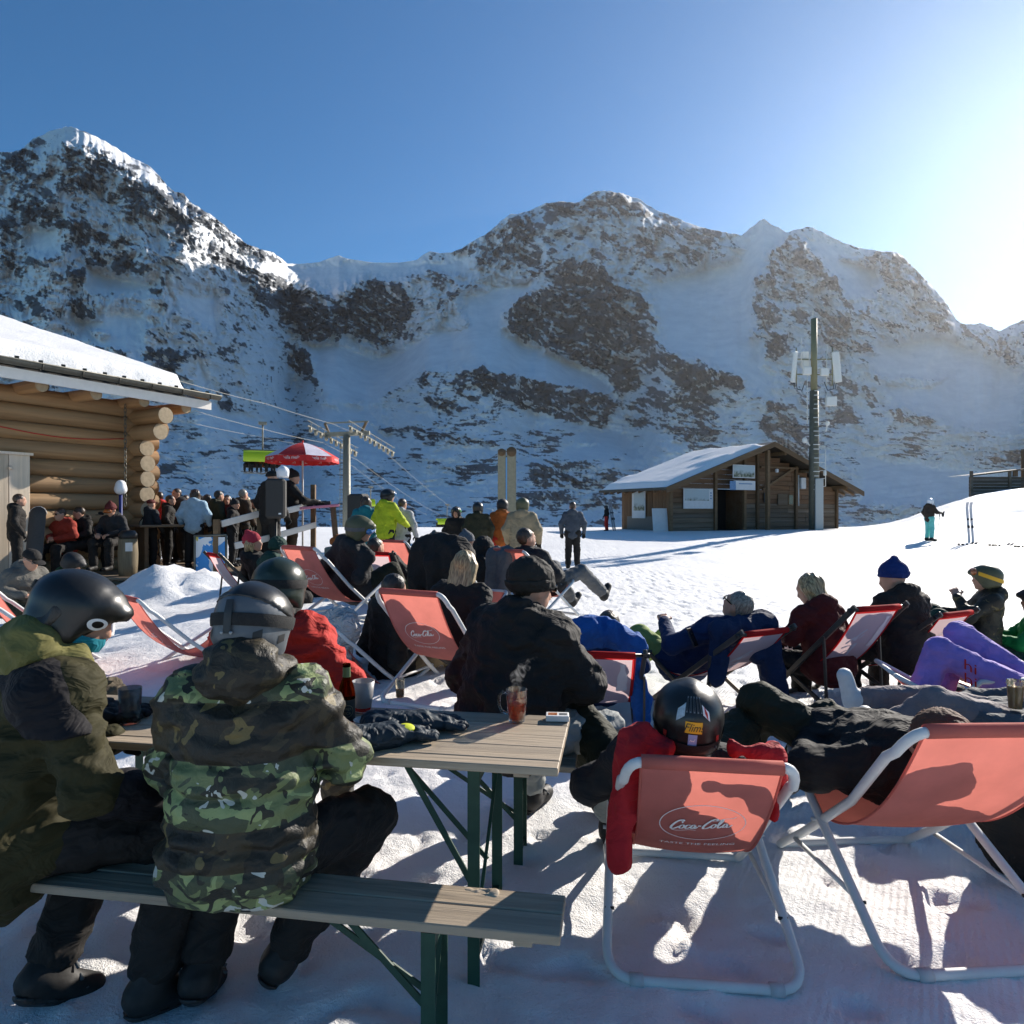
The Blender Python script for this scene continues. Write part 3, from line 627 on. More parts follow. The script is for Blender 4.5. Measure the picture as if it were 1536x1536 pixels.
def eyes_mesh():
    if 'eyes' not in _hgm:
        m = MB(); e = plain('eye', (.03, .02, .015), .2)
        for s in (-1, 1):
            V, Q = sdf([ell((s * .032, .088, .012), (.014, .009, .008))], .004, .005); m.add([tuple(v) for v in V], [tuple(int(i) for i in q) for q in Q], e, True)
        V, Q = sdf([ell((0, .101, -.063), (.024, .006, .006))], .004, .005); m.add([tuple(v) for v in V], [tuple(int(i) for i in q) for q in Q], plain('lips', (.36, .12, .10), .5), True)
        _hgm['eyes'] = m.mesh('eyes')
    return _hgm['eyes']

# ------------------------------------------------------------------ poses: metres, person faces +y, origin under the pelvis (or at the chair's rear bar)
def unit(v): v = np.asarray(v, float); return v / np.linalg.norm(v)
def pose(kind, **k):
    j = {}
    if kind == 'stand': d = dict(pel=(0, 0, .93), neck=(0, .01, 1.47), kn=(.11, .03, .50), an=(.12, -.01, .09), el=(.30, -.02, 1.17), ha=(.29, .13, .93))
    elif kind == 'sit': d = dict(pel=(0, 0, .57), neck=(0, .10, 1.08), kn=(.17, .46, .55), an=(.16, .44, .09), el=(.29, .14, .80), ha=(.12, .38, .72))
    elif kind == 'recline': d = dict(pel=(0, .58, .39), neck=(0, .19, .74), kn=(.22, .96, .55), an=(.20, 1.30, .10), el=(.31, .40, .52), ha=(.13, .66, .52))
    elif kind == 'ground': d = dict(pel=(0, 0, .14), neck=(0, -.06, .66), kn=(.2, .42, .40), an=(.18, .72, .08), el=(.28, .12, .40), ha=(.14, .34, .42))
    for q in ('kn', 'an', 'el', 'ha'):
        p = d[q]; d[q + 'L'] = (-p[0], p[1], p[2]); d[q + 'R'] = p
    d.update(k); return {a: np.array(v, float) for a, v in d.items() if a not in ('kn', 'an', 'el', 'ha')}
def person(label, loc, rz=0, kind='stand', jacket=BLK, trousers=CHAR, boots=RUB, top='beanie', topm=None, hair=None, hairm=None, goggles=None, lens_up=0.0, strap=None, shades=False, eyes=False,
           gloves=GLOVE, hood=True, hoodm=None, cell=.026, scale=1.0, bulk=1.0, hy=0, hp=0, hr=0, seed=None, jdisp=None, hem=.10, foldamp=None, group=None, curl=.55, ski=False, neck_m=None, nojacket=False, tdisp=None, toe=None, skirt=.16, hs=1.0, **jk):
    J = pose(kind, **jk); seed = seed if seed is not None else rnd.randrange(200)
    root = thing('person', label, 'person', loc, rz, group, scale)
    pel, neck = J['pel'], J['neck']; up = unit(neck - pel)
    lat = unit(np.cross(J.get('tf', A_(0, 1, 0)), up)); fw = unit(np.cross(up, lat))
    L = np.linalg.norm(neck - pel); waist = pel + up * L * .35; chest = pel + up * L * .72 + fw * .01; sh0 = neck - up * .075
    shL, shR = sh0 - lat * .175, sh0 + lat * .175; hipL, hipR = pel - lat * .09, pel + lat * .09
    # head frame
    hd = unit(up * .8 + A_(0, 0, 1) * .6); f0 = fw - hd * (fw @ hd); f0 = unit(f0); r0 = np.cross(f0, hd)
    F = Matrix((r0, f0, hd)).transposed() @ Matrix.Rotation(R(hy), 3, 'Z') @ Matrix.Rotation(R(hp), 3, 'X') @ Matrix.Rotation(R(hr), 3, 'Y')
    Fn = np.array(F); hc = neck + hd * .145 + f0 * .035 + Fn[:, 1] * .01
    H = lambda x, y, z: hc + Fn @ A_(x, y, z)
    M4 = Matrix.Translation(Vector(hc)) @ F.to_4x4(); FR = Fn.T
    bc = min(cell, .016)
    body = [cone(pel, waist, .11, .105, lat, 1.25), cone(waist, chest, .105, .12, lat, 1.3), cone(shL, shR, .055), cone(neck - up * .08, hc - hd * .03, .058, .052),
            ell(H(0, 0, .012), (.076, .096, .104), FR), ell(H(0, .028, -.062), (.057, .066, .064), FR), cone(H(0, .094, -.002), H(0, .110, -.034), .010, .015), cone(H(-.03, .085, .028), H(.03, .085, .028), .012), ell(H(0, .07, -.105), (.022, .022, .018), FR), cone(H(-.018, .092, -.064), H(.018, .092, -.064), .008)]
    for s in (-1, 1): body += [ell(H(s * .080, -.005, -.016), (.012, .020, .031), FR)]
    for sh, el, ha, hip, kn, an in ((shL, J['elL'], J['haL'], hipL, J['knL'], J['anL']), (shR, J['elR'], J['haR'], hipR, J['knR'], J['anR'])):
        body += [cone(sh, el, .046, .038), cone(el, ha, .038, .028), cone(hip, kn, .078, .055), cone(kn, an, .055, .042)]
    body += [cut(H(s * .032, .108, .010), (.016, .014, .010), FR) for s in (-1, 1)]
    V, Q = sdf(body, bc, .022)
    link('body', np_mesh('body', V, Q, [neck_m or SKIN]), root)
    fa = foldamp if foldamp is not None else .015
    if not nojacket:
        B = bulk
        pr = [cone(pel - up * hem * .3, waist, .150 * B, .145 * B, lat, 1.28), cone(waist, chest, .145 * B, .150 * B, lat, 1.36), cone(shL, shR, .086 * B), cone(neck - up * .07, neck + up * .015, .088, .078)]
        for sh, el, ha in ((shL, J['elL'], J['haL']), (shR, J['elR'], J['haR'])):
            pr += [cone(sh, el, .080 * B, .066 * B), cone(el, ha - unit(ha - el) * .02, .064 * B, .048 * B)]
        if kind in ('sit', 'ground', 'recline'):
            for hip, kn_ in ((hipL, J['knL']), (hipR, J['knR'])): pr += [cone(hip, hip + (kn_ - hip) * skirt, .138 * B, .120 * B)]
        if hood: pr += [ell(neck - fw * .085 + up * .0, (.125, .075, .085), np.array([lat, fw, up]))] if hoodm is None else []
        f1 = folds(fa, 8.5, seed)
        sdf_obj('jacket', pr, cell, jacket, root, .045, (lambda P: f1(P) + (jdisp(P) if jdisp else 0)))
        if hoodm is not None: sdf_obj('hood', [ell(neck - fw * .085 + up * .02, (.130, .085, .10), np.array([lat, fw, up])), cone(neck - lat * .09, neck + lat * .09 + fw * .02, .06)], cell, hoodm, root, .04, folds(.012, 10, seed + 4))
    pr = [cone(hipL, hipR, .128), cone(pel, waist, .13, .12, lat, 1.2)]
    for hip, kn, an in ((hipL, J['knL'], J['anL']), (hipR, J['knR'], J['anR'])): pr += [cone(hip, kn, .108, .086), cone(kn, an + unit(kn - an) * .06, .088, .078)]
    f2 = folds(fa * .9, 9, seed + 7); sdf_obj('trousers', pr, cell, trousers, root, .03, f2)
    for s, kn, an in ((-1, J['knL'], J['anL']), (1, J['knR'], J['anR'])):
        sh = unit(kn - an); fwd = A_(0, 1, 0) - sh * (A_(0, 1, 0) @ sh)
        if np.linalg.norm(fwd) < .25: fwd = A_(0, 0, 1) - sh * (A_(0, 0, 1) @ sh)
        fwd = unit(fwd) if toe is None else unit(np.asarray(toe, float)); k = 1.22 if ski else 1.0
        pr = [cone(an + sh * (.10 if not ski else .16), an - sh * .02, .062 * k, .058 * k), cone(an - sh * .035 - fwd * .03, an - sh * .045 + fwd * .15 * k, .052 * k, .045 * k, A_(1, 0, 0), 1.05)]
        bt = sdf_obj('boot', pr, min(cell, .016), boots, root, .03, folds(.004, 14, seed))
        if cell < .0151 and toe is None:
            zb = an - sh * .045; sdf_obj('sole', [cone(zb - fwd * .03, zb + fwd * .150 * k, .0555 * k, .0485 * k), plane(zb - sh * .030, sh)], .009, DARKPL, bt, .01)
            for q_, h_ in ((.02, .035), (.045, .005), (.07, -.018)): MB().tube([an + sh * (h_ + .0) + fwd * (q_ + .035) + A_(w_ * .055, 0, -.012 * w_ * w_) for w_ in np.linspace(-1, 1, 7)], .006, GREY, 6).build('lace', bt)
    for s, el, ha in ((-1, J['elL'], J['haL']), (1, J['elR'], J['haR'])):
        if gloves is None: nm, mm_ = 'hand', SKIN
        else: nm, mm_ = 'glove', gloves
        y = unit(ha - el); z = A_(0, 0, 1) + .3 * A_(0, 1, 0) - y * y[2]; z = unit(z - y * (z @ y)); x = np.cross(y, z)
        o = link(nm, hand_mesh(mm_, s, curl), root); sc_ = 1.0 if gloves is None else 1.12
        o.matrix_local = Matrix.Translation(Vector(ha - y * .01)) @ Matrix((x, y, z)).transposed().to_4x4() @ Matrix.Scale(sc_, 4)
    M4 = M4 @ Matrix.Scale(hs, 4)
    if hair: gear(hair, hairm or HBRN, root, M4, 'hair')
    if top: gear(top, topm or BLK, root, M4, {'helmet': 'helmet', 'beanie': 'beanie', 'skullcap': 'beanie', 'cap': 'cap', 'hood': 'raised_hood'}[top])
    if strap is not None: o = link('goggle_strap', band('h', .005, .045, R(50), R(310), strap, .02 + lens_up * .5), root); o.matrix_local = M4
    if goggles is not None: o = link('goggles', lens_mesh(goggles, lens_up), root); o.matrix_local = M4
    if shades: o = link('sunglasses', glasses_mesh(LENS), root); o.matrix_local = M4
    if eyes: o = link('eyes', eyes_mesh(), root); o.matrix_local = M4
    return root, M4, J
# ------------------------------------------------------------------ beer tables and benches
TWOOD = wood('weathered_table_wood', (.43, .34, .24), 0, .5, .58, grey=(.33, .27, .20), bump=.8); TWOODE = TWOOD
GSTEEL = plain('green_painted_steel', (.020, .065, .040), .5, var=.5, scale=12, bump=.2); WTUBE = plain('white_lacquered_tube', (.66, .66, .64), .38, var=.15, scale=14); ATUBE = plain('dark_bronze_tube', (.10, .09, .075), .4, .6, var=.2); PLCAP = plain('grey_plastic', (.5, .5, .5), .5)
TDIR = R(171)   # the long way of the table and its benches runs off to the left
def trestle(parent, s0, w, h, L, inset, single=False):
    """one pair of folding legs: two angle-section uprights, a foot rail, a brace"""
    for y in (inset, w - inset):
        m = MB(); m.beam((s0, y, 0), (s0, y, h), .040, .005, GSTEEL, (0, 1, 0)); m.beam((s0 + .018, y + (.018 if y > w / 2 else -.018) * 0 + .016, 0), (s0 + .018, y + .016, h), .005, .036, GSTEEL, (0, 1, 0)); m.build('leg', parent)
    m = MB(); m.beam((s0, inset, h * .12), (s0, w - inset, h * .12), .022, .022, GSTEEL); m.beam((s0, inset, h - .03), (s0, w - inset, h - .03), .03, .03, GSTEEL); m.beam((s0, inset, h * .15), (s0, w - inset, h * .8), .006, .012, GSTEEL, (1, 0, 0)); m.build('cross_rail', parent)
    dx = .38 if s0 < L / 2 else -.38
    m = MB(); m.beam((s0, w / 2 + .02, h * .42), (s0 + dx, w / 2 + .02, h - .01), .018, .006, GSTEEL, (0, 1, 0)); m.beam((s0, inset + .03, h * .42), (s0 + dx * .62, inset + .03, h - .01), .02, .006, GSTEEL, (0, 1, 0)); m.build('brace', parent)
def slab(parent, widths, L, h, th, gap=.002, name='plank'):
    y = 0
    for i, wd in enumerate(widths):
        z = h - th / 2 + rnd.uniform(-.0015, .0015); e = rnd.uniform(-.008, .012)
        m = MB(); m.box((0, 0, 0), (L + e, wd - gap, th), TWOOD, bev=.003); m.build(name, parent, (L / 2 + e / 2, y + wd / 2, z)); y += wd
    return y
def beer_table(label, x, y, L=2.6, legs=(.28, 2.3)):
    t = thing('beer_table', label, 'table', (x, y, g(x, y)), TDIR)
    t.scale = (1, -1, 1)                      # local +y runs across, away from the viewer
    w_ = slab(t, (.062, .118, .118, .122, .118), L, .75, .027)
    [MB().box((s, w_ / 2, .713), (.05, w_ - .06, .02), TWOOD).build('batten', t) for s in (.12, L / 2, L - .12)]
    for s in legs: trestle(t, s, w_, .705, L, .055)
    return t
beer_table('long weathered plank table with green folding legs and a mug of tea on it', .143, 2.08)
def bench(label, x, y, L, legs, h=.455, widths=(.098, .092)):
    t = thing('bench', label, 'bench', (x, y, g(x, y)), TDIR); t.scale = (1, -1, 1)
    w_ = slab(t, widths, L, h, .027, .003)
    [MB().box((s, w_ / 2, h - .037), (.05, w_ - .03, .02), TWOOD).build('batten', t) for s in (.1, L - .1)]
    for s in legs: trestle(t, s, w_, h - .045, L, .03)
    return t
b1 = bench('weathered plank bench under the camouflage jacket with a knot at its edge', .124, 1.72, 2.4, (.36, 2.05))
bench('plank bench on the far side of the table carrying the black jacket', .27, 2.86, 2.4, (.25, 2.1))
kn = MB(); V, Q = sdf([cone((.2, .165, .452), (.30, .178, .448), .012, .006, A_(0, 1, 0), 1.6), cut((.235, .165, .465), (.022, .014, .012))], .004, .01, folds(.003, 40)); link('knot', np_mesh('knot', V, Q, [TWOOD]), b1)

# ------------------------------------------------------------------ deck chairs
def canvas(name, col, back=None, tr=.5):
    b = NB(name); v = b.coord(); n = b.noise(v, 7, 4); c = b.mix(b.ramp(n, [(.3, 0.0), (.7, 1.0)]), tuple(x * .82 for x in col), col)
    if back is not None:
        gm = b.n('ShaderNodeNewGeometry'); at = b.n('ShaderNodeAttribute', attribute_name='uvw'); 
        sp = b.n('ShaderNodeSeparateXYZ'); b.l(at.outputs['Vector'], sp.inputs[0])
        e1 = b.math('LESS_THAN', sp.outputs[1], .035); e2 = b.math('GREATER_THAN', b.math('ABSOLUTE', sp.outputs[0]), .925)
        c2 = b.mix(b.math('MAXIMUM', e1, e2), back, (.55, .03, .03)); c = c2
    wv = b.noise(b.coord(scale=(1, 1, 1)), 500, 2)
    nrm = b.bump(b.math('ADD', b.noise(v, 5, 3), b.math('MULTIPLY', wv, .05)), .25, .02)
    d = b.bsdf(c, .8, nrm, spec=.15); t = b.n('ShaderNodeBsdfTranslucent'); b.l(c, t.inputs[0])
    ms = b.n('ShaderNodeMixShader'); ms.inputs[0].default_value = tr; b.l(d, ms.inputs[1]); b.l(t.outputs[0], ms.inputs[2])
    return b.done(ms.outputs[0])
REDC = canvas('red_canvas', (.69, .215, .17), tr=.45); PALEC = canvas('printed_pale_canvas', (.6, .1, .1), (.66, .50, .50), .5); WPRINT = plain('white_print', (.78, .74, .70), .7, var=.08); PPRINT = plain('pale_print', (.62, .60, .62), .7, var=.05); HEMR = canvas('red_hem_canvas', (.62, .03, .03))
def arc(p0, c, p1, n=6): p0, c, p1 = map(Vector, (p0, c, p1)); return [(p0 * (1 - t) ** 2 + c * 2 * t * (1 - t) + p1 * t * t) for t in [i / n for i in range(n + 1)]]
class Sling:
    """the hanging cloth of a deck chair: a curve from the top bar to the front bar"""
    def __init__(s, T, F, sag, w0, w1, n=40):
        T, F = A_(0, *T), A_(0, *F); s.n = n
        c1 = A_(0, T[1] + (F[1] - T[1]) * .40, T[2] - (T[2] - sag) * 1.02); c2 = A_(0, T[1] + (F[1] - T[1]) * .80, sag - .01)
        t = np.linspace(0, 1, 200)[:, None]; P = T * (1 - t) ** 3 + 3 * c1 * t * (1 - t) ** 2 + 3 * c2 * t * t * (1 - t) + F * t ** 3
        d = np.concatenate([[0], np.cumsum(np.linalg.norm(np.diff(P, axis=0), axis=1))]); s.L = d[-1]
        s.q = np.linspace(0, s.L, n + 1); s.P = np.stack([np.interp(s.q, d, P[:, i]) for i in range(3)], -1); s.w0, s.w1 = w0, w1
        tg = np.gradient(s.P, axis=0); tg /= np.linalg.norm(tg, axis=1)[:, None]; s.N = np.stack([0 * tg[:, 0], tg[:, 2], -tg[:, 1]], -1)   # points back and down
    def at(s, a, b, off=0):                       # a metres across, b metres down from the top
        p = np.array([np.interp(b, s.q, s.P[:, i]) for i in range(3)]); nn = np.array([np.interp(b, s.q, s.N[:, i]) for i in range(3)])
        wv = (s.w0 + (s.w1 - s.w0) * b / s.L) / 2; e = 1 - (a / wv) ** 2
        return p + A_(a, 0, 0) + nn * (off + .018 * e * math.sin(math.pi * min(1, max(0, b / s.L))) + .003 * math.sin(b * 9 + a * 7))
    def cloth(s, mat, name, parent):
        P = np.zeros((s.n + 1, 15, 3)); uv = np.zeros((s.n + 1, 15, 3))
        for i, b_ in enumerate(s.q):
            wv = (s.w0 + (s.w1 - s.w0) * b_ / s.L) / 2
            for k in range(15): a = (k / 7 - 1); P[i, k] = s.at(a * wv, b_); uv[i, k] = (a, b_ / s.L, 0)
        m = MB().grid(P, mat); me = m.mesh(name); at = me.attributes.new('uvw', 'FLOAT_VECTOR', 'POINT'); at.data.foreach_set('vector', uv.ravel())
        me.materials.clear(); me.materials.append(mat)
        o = link(name, me, parent)
        mt = {REDC: REDC}.get(mat, HEMR); m = MB()
        for s_ in (-1, 1): m.tube([s.at(s_ * (s.w0 + (s.w1 - s.w0) * b_ / s.L) / 2, b_) for b_ in s.q], .0045, mt, 6)
        m.tube([s.at(a, 0) for a in np.linspace(-s.w0 / 2, s.w0 / 2, 6)], .022, mt, 10); m.build('hem', o)
        return o
def text_mesh(body, size, shear=0):
    cu = bpy.data.curves.new('lettering', 'FONT'); cu.body = body; cu.size = size; cu.align_x = 'CENTER'; cu.align_y = 'CENTER'; cu.shear = shear; cu.resolution_u = 3; cu.extrude = 0
    o = bpy.data.objects.new('lettering', cu); COL.objects.link(o); dg = bpy.context.evaluated_depsgraph_get(); me = bpy.data.meshes.new_from_object(o.evaluated_get(dg)); bpy.data.objects.remove(o); bpy.data.curves.remove(cu)
    return np.array([v.co[:2] for v in me.vertices]), [tuple(p.vertices) for p in me.polygons]
def strokes(paths, wid):                          # pen strokes with swelling width, as flat ribbons
    V, Fc = [], []
    for pth, w0 in paths:
        pts = np.array(pth, float); 
        for _ in range(3):                        # corner cutting to smooth the pen line
            q = [pts[0]]
            for a, b_ in zip(pts[:-1], pts[1:]): q += [a * .75 + b_ * .25, a * .25 + b_ * .75]
            pts = np.array(q + [pts[-1]])
        d = np.gradient(pts, axis=0); ln = np.linalg.norm(d, axis=1)[:, None]; nn = np.stack([-d[:, 1], d[:, 0]], -1) / np.maximum(ln, 1e-9)
        sl = np.abs(d[:, 1:2]) / np.maximum(ln, 1e-9); wv = wid * w0 * (.38 + .75 * sl)
        e = np.minimum(np.arange(len(pts)), np.arange(len(pts))[::-1])[:, None]; wv = wv * np.clip(.35 + e / 5, 0, 1)
        o = len(V); V += [tuple(p) for pair in zip(pts + nn * wv / 2, pts - nn * wv / 2) for p in pair]
        for i in range(len(pts) - 1): Fc.append((o + 2 * i, o + 2 * i + 1, o + 2 * i + 3, o + 2 * i + 2))
    return np.array(V), Fc
_o = lambda x: [(x + .42, .38), (x + .25, .50), (x + .05, .32), (x + .02, .10), (x + .16, -.02), (x + .36, .12), (x + .44, .34), (x + .36, .50), (x + .20, .46)]
SCRIPT = [([(1.05, .92), (1.02, 1.10), (.80, 1.12), (.42, .85), (.10, .40), (.02, .10), (.14, -.05), (.40, .02), (.72, .28)], 1.3), ([(.55, .96), (.75, 1.02), (.92, .96), (1.00, .80), (.90, .72)], .8),
          (_o(.72), 1.0), ([(1.62, .40), (1.54, .50), (1.36, .44), (1.24, .20), (1.28, .0), (1.44, .0), (1.66, .22)], 1.0), ([(2.06, .42), (1.92, .50), (1.74, .34), (1.70, .10), (1.80, -.02), (1.98, .14), (2.10, .44), (2.02, .10), (2.08, -.02), (2.28, .20)], 1.0),
          ([(2.30, .30), (2.42, .36), (2.55, .30)], 1.6),
          ([(3.80, .86), (3.84, 1.10), (3.60, 1.14), (3.20, .88), (2.82, .42), (2.70, .08), (2.84, -.06), (3.12, .02), (3.42, .26)], 1.3), ([(3.30, .96), (3.60, .90), (4.0, .98), (4.45, 1.12), (4.90, 1.06), (5.35, 1.22)], .9), (_o(3.36), 1.0),
          ([(3.92, .20), (4.15, .55), (4.32, .90), (4.26, 1.05), (4.10, .86), (3.96, .40), (3.96, .04), (4.08, -.03), (4.30, .18)], 1.1), ([(4.72, .42), (4.58, .50), (4.40, .34), (4.36, .10), (4.46, -.02), (4.64, .14), (4.76, .44), (4.68, .10), (4.76, -.03), (5.0, .10), (5.15, .30)], 1.0),
          ([(.10, -.12), (.5, -.28), (1.1, -.22), (1.6, -.14), (2.2, -.24)], .7)]
def on_sling(sl, V, Fc, w, cx, cb, mat, name, parent, off=.004):
    V = np.asarray(V, float)
    P = [sl.at(cx + v[0], cb - v[1], off) for v in V]
    m = MB(); m.add(P, Fc, mat, False); return m.build(name, parent)
def logo(sl, parent, w=.225, cb=.34, motto=True, faded=False):
    mat = PPRINT if faded else WPRINT
    V, Fc = strokes(SCRIPT, .15); V = (V - A_(2.65, .45)) * A_(1, 1.35) * (w * .86 / 5.3); V = V + np.stack([0 * V[:, 0], V[:, 0] * .10], -1)
    on_sling(sl, V, Fc, w, 0, cb, mat, 'logo', parent)
    t = np.linspace(0, 2 * math.pi, 61); ro, ri = w * .59, w * .59 - .0028
    V = np.concatenate([np.stack([ro * np.cos(t), ro * .82 * np.sin(t)], -1), np.stack([ri * np.cos(t), (ro * .82 - .0034) * np.sin(t)], -1)]); Fc = [(i, i + 1, i + 62, i + 61) for i in range(60)]
    on_sling(sl, V, Fc, w, 0, cb, mat, 'logo_ring', parent, .0035)
    if motto:
        V, Fc = text_mesh('TASTE THE FEELING', .026); V = V * A_(1.12, 1.05); on_sling(sl, V, Fc, w, 0, cb + w * .66, mat, 'lettering', parent)
def chair_tube(label, x, y, rz, z=None, scale=1.0, T=(-.10, .815), Fr=(.78, .43), sag=.165, w=.46, lg=True, motto=True, logo_b=.33, group='white tube deck chairs', logo_w=.225):
    c = thing('deck_chair', label, 'deck chair', (x, y, g(x, y) if z is None else z), rz, group, scale)
    rt, hb = .0165, .27
    ty, tz = T
    def up(s): return [(s * .29, .80, .03), (s * .285, .62, .165), (s * .275, .30, .43), (s * (w / 2 + .055), ty + (.30 - ty) * .28, tz - (tz - .43) * .30)] + arc((s * (w / 2 + .05), ty + .07, tz - .085), (s * (w / 2 + .045), ty - .005, tz + .004), (s * (w / 2 - .012), ty, tz), 5)
    L_, R_ = up(-1), up(1)
    m = MB(); bl = arc((-.29, .80, .03), (-.29, .835, .005), (-.25, .835, .012), 4); br = arc((.25, .835, .012), (.29, .835, .005), (.29, .80, .03), 4)
    m.tube(L_[::-1] + bl[1:] + br[:-1] + R_[0:], rt, WTUBE, 12); m.tube([L_[-1], R_[-1]], rt * .9, WTUBE, 10); m.build('back_frame', c)
    fy, fz = Fr; hw = .315
    m = MB(); rl = arc((-hw, .09, .055), (-hw, .0, .012), (-hw + .10, -.005, .014), 6); rr = arc((hw - .10, -.005, .014), (hw, .0, .012), (hw, .09, .055), 6)
    fl = arc((-.27, fy - .06, fz - .03), (-.262, fy, fz), (-.22, fy, fz), 4); fr = arc((.22, fy, fz), (.262, fy, fz), (.27, fy - .06, fz - .03), 4)
    m.tube(fl[::-1] + rl + rr + fr[::-1], rt, WTUBE, 12); m.tube([(-.22, fy, fz), (.22, fy, fz)], rt * .9, WTUBE, 10); m.build('seat_frame', c)
    for s in (-1, 1):
        m = MB(); m.tube([(s * .30, .20, .125), (s * .30, .66, .12)], .0095, WTUBE, 8); m.tube([(s * .285, .20, .125), (s * .318, .20, .125)], .006, DARKPL, 8); m.tube([(s * .27, .50, .275), (s * .315, .50, .275)], .008, PLCAP, 8); m.build('strut', c)
        m = MB(); m.tube([(s * .20, -.005, .0145), (s * .245, -.005, .0145)], .0215, PLCAP, 12); m.build('foot_sleeve', c)
    sl = Sling(T, Fr, sag, w, w - .03); f = sl.cloth(REDC, 'sling', c)
    if lg: logo(sl, f, w=logo_w, cb=logo_b, motto=motto)
    return c
def chair_angle(label, x, y, rz, z=None, scale=1.0, T=(-.12, .86), Fr=(.74, .40), sag=.18, w=.45, bottle=True, group='dark frame deck chairs', mat=None):
    c = thing('deck_chair', label, 'deck chair', (x, y, g(x, y) if z is None else z), rz, group, scale)
    ty, tz = T; fy, fz = Fr; W = .285
    for s in (-1, 1):
        m = MB(); m.beam((s * W, ty - .03, tz + .03), (s * W, .66, .02), .026, .038, ATUBE, bev=.004); m.build('back_frame', c)
        m = MB(); m.beam((s * (W - .035), .02, .02), (s * (W - .035), fy + .02, fz), .022, .034, ATUBE, bev=.004); m.build('seat_frame', c)
        m = MB(); m.beam((s * (W + .02), .04, .04), (s * (W + .02), ty + (.66 - ty) * .28, tz - (tz - .02) * .28), .014, .02, ATUBE); m.build('strut', c)
        m = MB(); m.tube([(s * W, ty, tz), (s * (W + .03), ty, tz)], .018, DARKPL, 8); m.build('end_cap', c)
    for yy, zz in ((ty, tz), (fy, fz)): MB().tube([(-W, yy, zz), (W, yy, zz)], .013, ATUBE, 8).build('cross_bar', c)
    for yy in (.66, .02): MB().beam((-W, yy, .02), (W, yy, .02), .03, .03, ATUBE).build('foot_bar', c)
    sl = Sling(T, Fr, sag, w, w); f = sl.cloth(mat or PALEC, 'sling', c)
    V, Fc = strokes([([(-.9, -.5), (-.5, .1), (-.2, .2), (-.1, -.2), (-.4, -.1), (.0, .5), (.5, .9)], 1.4), ([(-1, -1.0), (-.5, -.7), (0, -.8), (.3, -.4), (.1, -1.3), (.3, -2.0)], 1.6), ([(-.6, -1.6), (-.2, -1.2), (.2, -1.5)], 1.2), ([(-.3, .1), (.1, .0), (.45, .45)], 1.0)], .14)
    on_sling(sl, V * .10 - A_(.06, 0), Fc, .2, 0, .28, PPRINT, 'print', f, -.0035 if False else .004)
    if bottle:
        pr = [(.020, .18), (.020, .165), (.014, .16), (.016, .12), (.032, .06), (.036, .0), (.030, -.04), (.038, -.09), (.036, -.13)]
        V = [(-a, b_) for a, b_ in pr] + [(a, b_) for a, b_ in pr]; n_ = len(pr); Fc = [(i, i + 1, n_ + i + 1, n_ + i) for i in range(n_ - 1)]
        on_sling(sl, V, Fc, .2, w / 2 - .075, .26, PPRINT, 'bottle_print', f)
    return c
# ------------------------------------------------------------------ camouflage cloth with bright and dark quilted bands
def camo_mat(name, bands):
    b = NB(name); v = b.coord(); w1 = b.coord(scale=(1, 1, 1.25))
    z = b.n('ShaderNodeSeparateXYZ'); b.l(v, z.inputs[0])
    bd = None
    for z0, z1 in bands:
        q = b.math('MULTIPLY', b.math('GREATER_THAN', z.outputs[2], z0), b.math('LESS_THAN', z.outputs[2], z1)); bd = q if bd is None else b.math('MAXIMUM', bd, q)
    def blob(sc, thr, seed, det=2.0): 
        mp = b.n('ShaderNodeMapping'); mp.inputs['Location'].default_value = (seed, seed * 1.7, seed * .6); b.l(w1, mp.inputs[0])
        return b.math('GREATER_THAN', b.noise(mp.outputs[0], sc, det, .55, .9), thr)
    c = b.mix(blob(7.5, .50, 1), (.062, .074, .038), (.155, .185, .075)); c = b.mix(blob(9, .57, 5), c, (.27, .32, .13)); c = b.mix(blob(8.5, .56, 9), c, (.030, .028, .018)); c = b.mix(blob(12, .64, 13), c, (.48, .49, .43))
    d = b.mix(blob(8, .54, 21), (.022, .018, .011), (.045, .035, .018)); d = b.mix(blob(10, .63, 25), d, (.14, .105, .038))
    c = b.mix(bd, c, d)
    nrm = b.bump(b.noise(v, 24, 5, .6, .6), .5, .02)
    return b.done(b.bsdf(c, .55, nrm, spec=.35))
CAMO = camo_mat('camouflage_cloth', [(.87, 1.035), (.585, .695), (1.155, 1.5)]); CAMOB = camo_mat('brown_camouflage_cloth', [(-9, 9)])
def quilt(seams, amp):
    S = np.array(sorted(seams))
    def f(P):
        i = np.clip(np.searchsorted(S, P[:, 2]), 1, len(S) - 1); a, b_ = S[i - 1], S[i]; t = np.clip((P[:, 2] - a) / (b_ - a), 0, 1)
        return -amp * (np.sqrt(np.clip(np.sin(math.pi * t), 0, 1)) - .6)
    return f
def attach(root, M4, M=None): return M4 @ M if M is not None else M4
from mathutils.bvhtree import BVHTree
_hb = {}
def on_helmet(t, pz, out=.002, cy=-.012):
    """point and normal on the helmet shell, angle from straight behind and height"""
    if 'b' not in _hb: V, Q = headgear('helmet'); _hb['b'] = BVHTree.FromPolygons([tuple(v) for v in V], [tuple(int(i) for i in q) for q in Q])
    k = math.sqrt(max(.02, 1 - ((pz - .028) / .118) ** 2)); x = .122 * k * math.sin(t); y = cy - .146 * k * math.cos(t)
    n = unit((x / .122 ** 2, (y - cy) / .146 ** 2, (pz - .028) / .118 ** 2)); q = A_(x, y, pz)
    h = _hb['b'].ray_cast(Vector(q + n * .15), Vector(-n))
    if h[0] is not None: q = np.array(h[0])
    return q + n * out, n
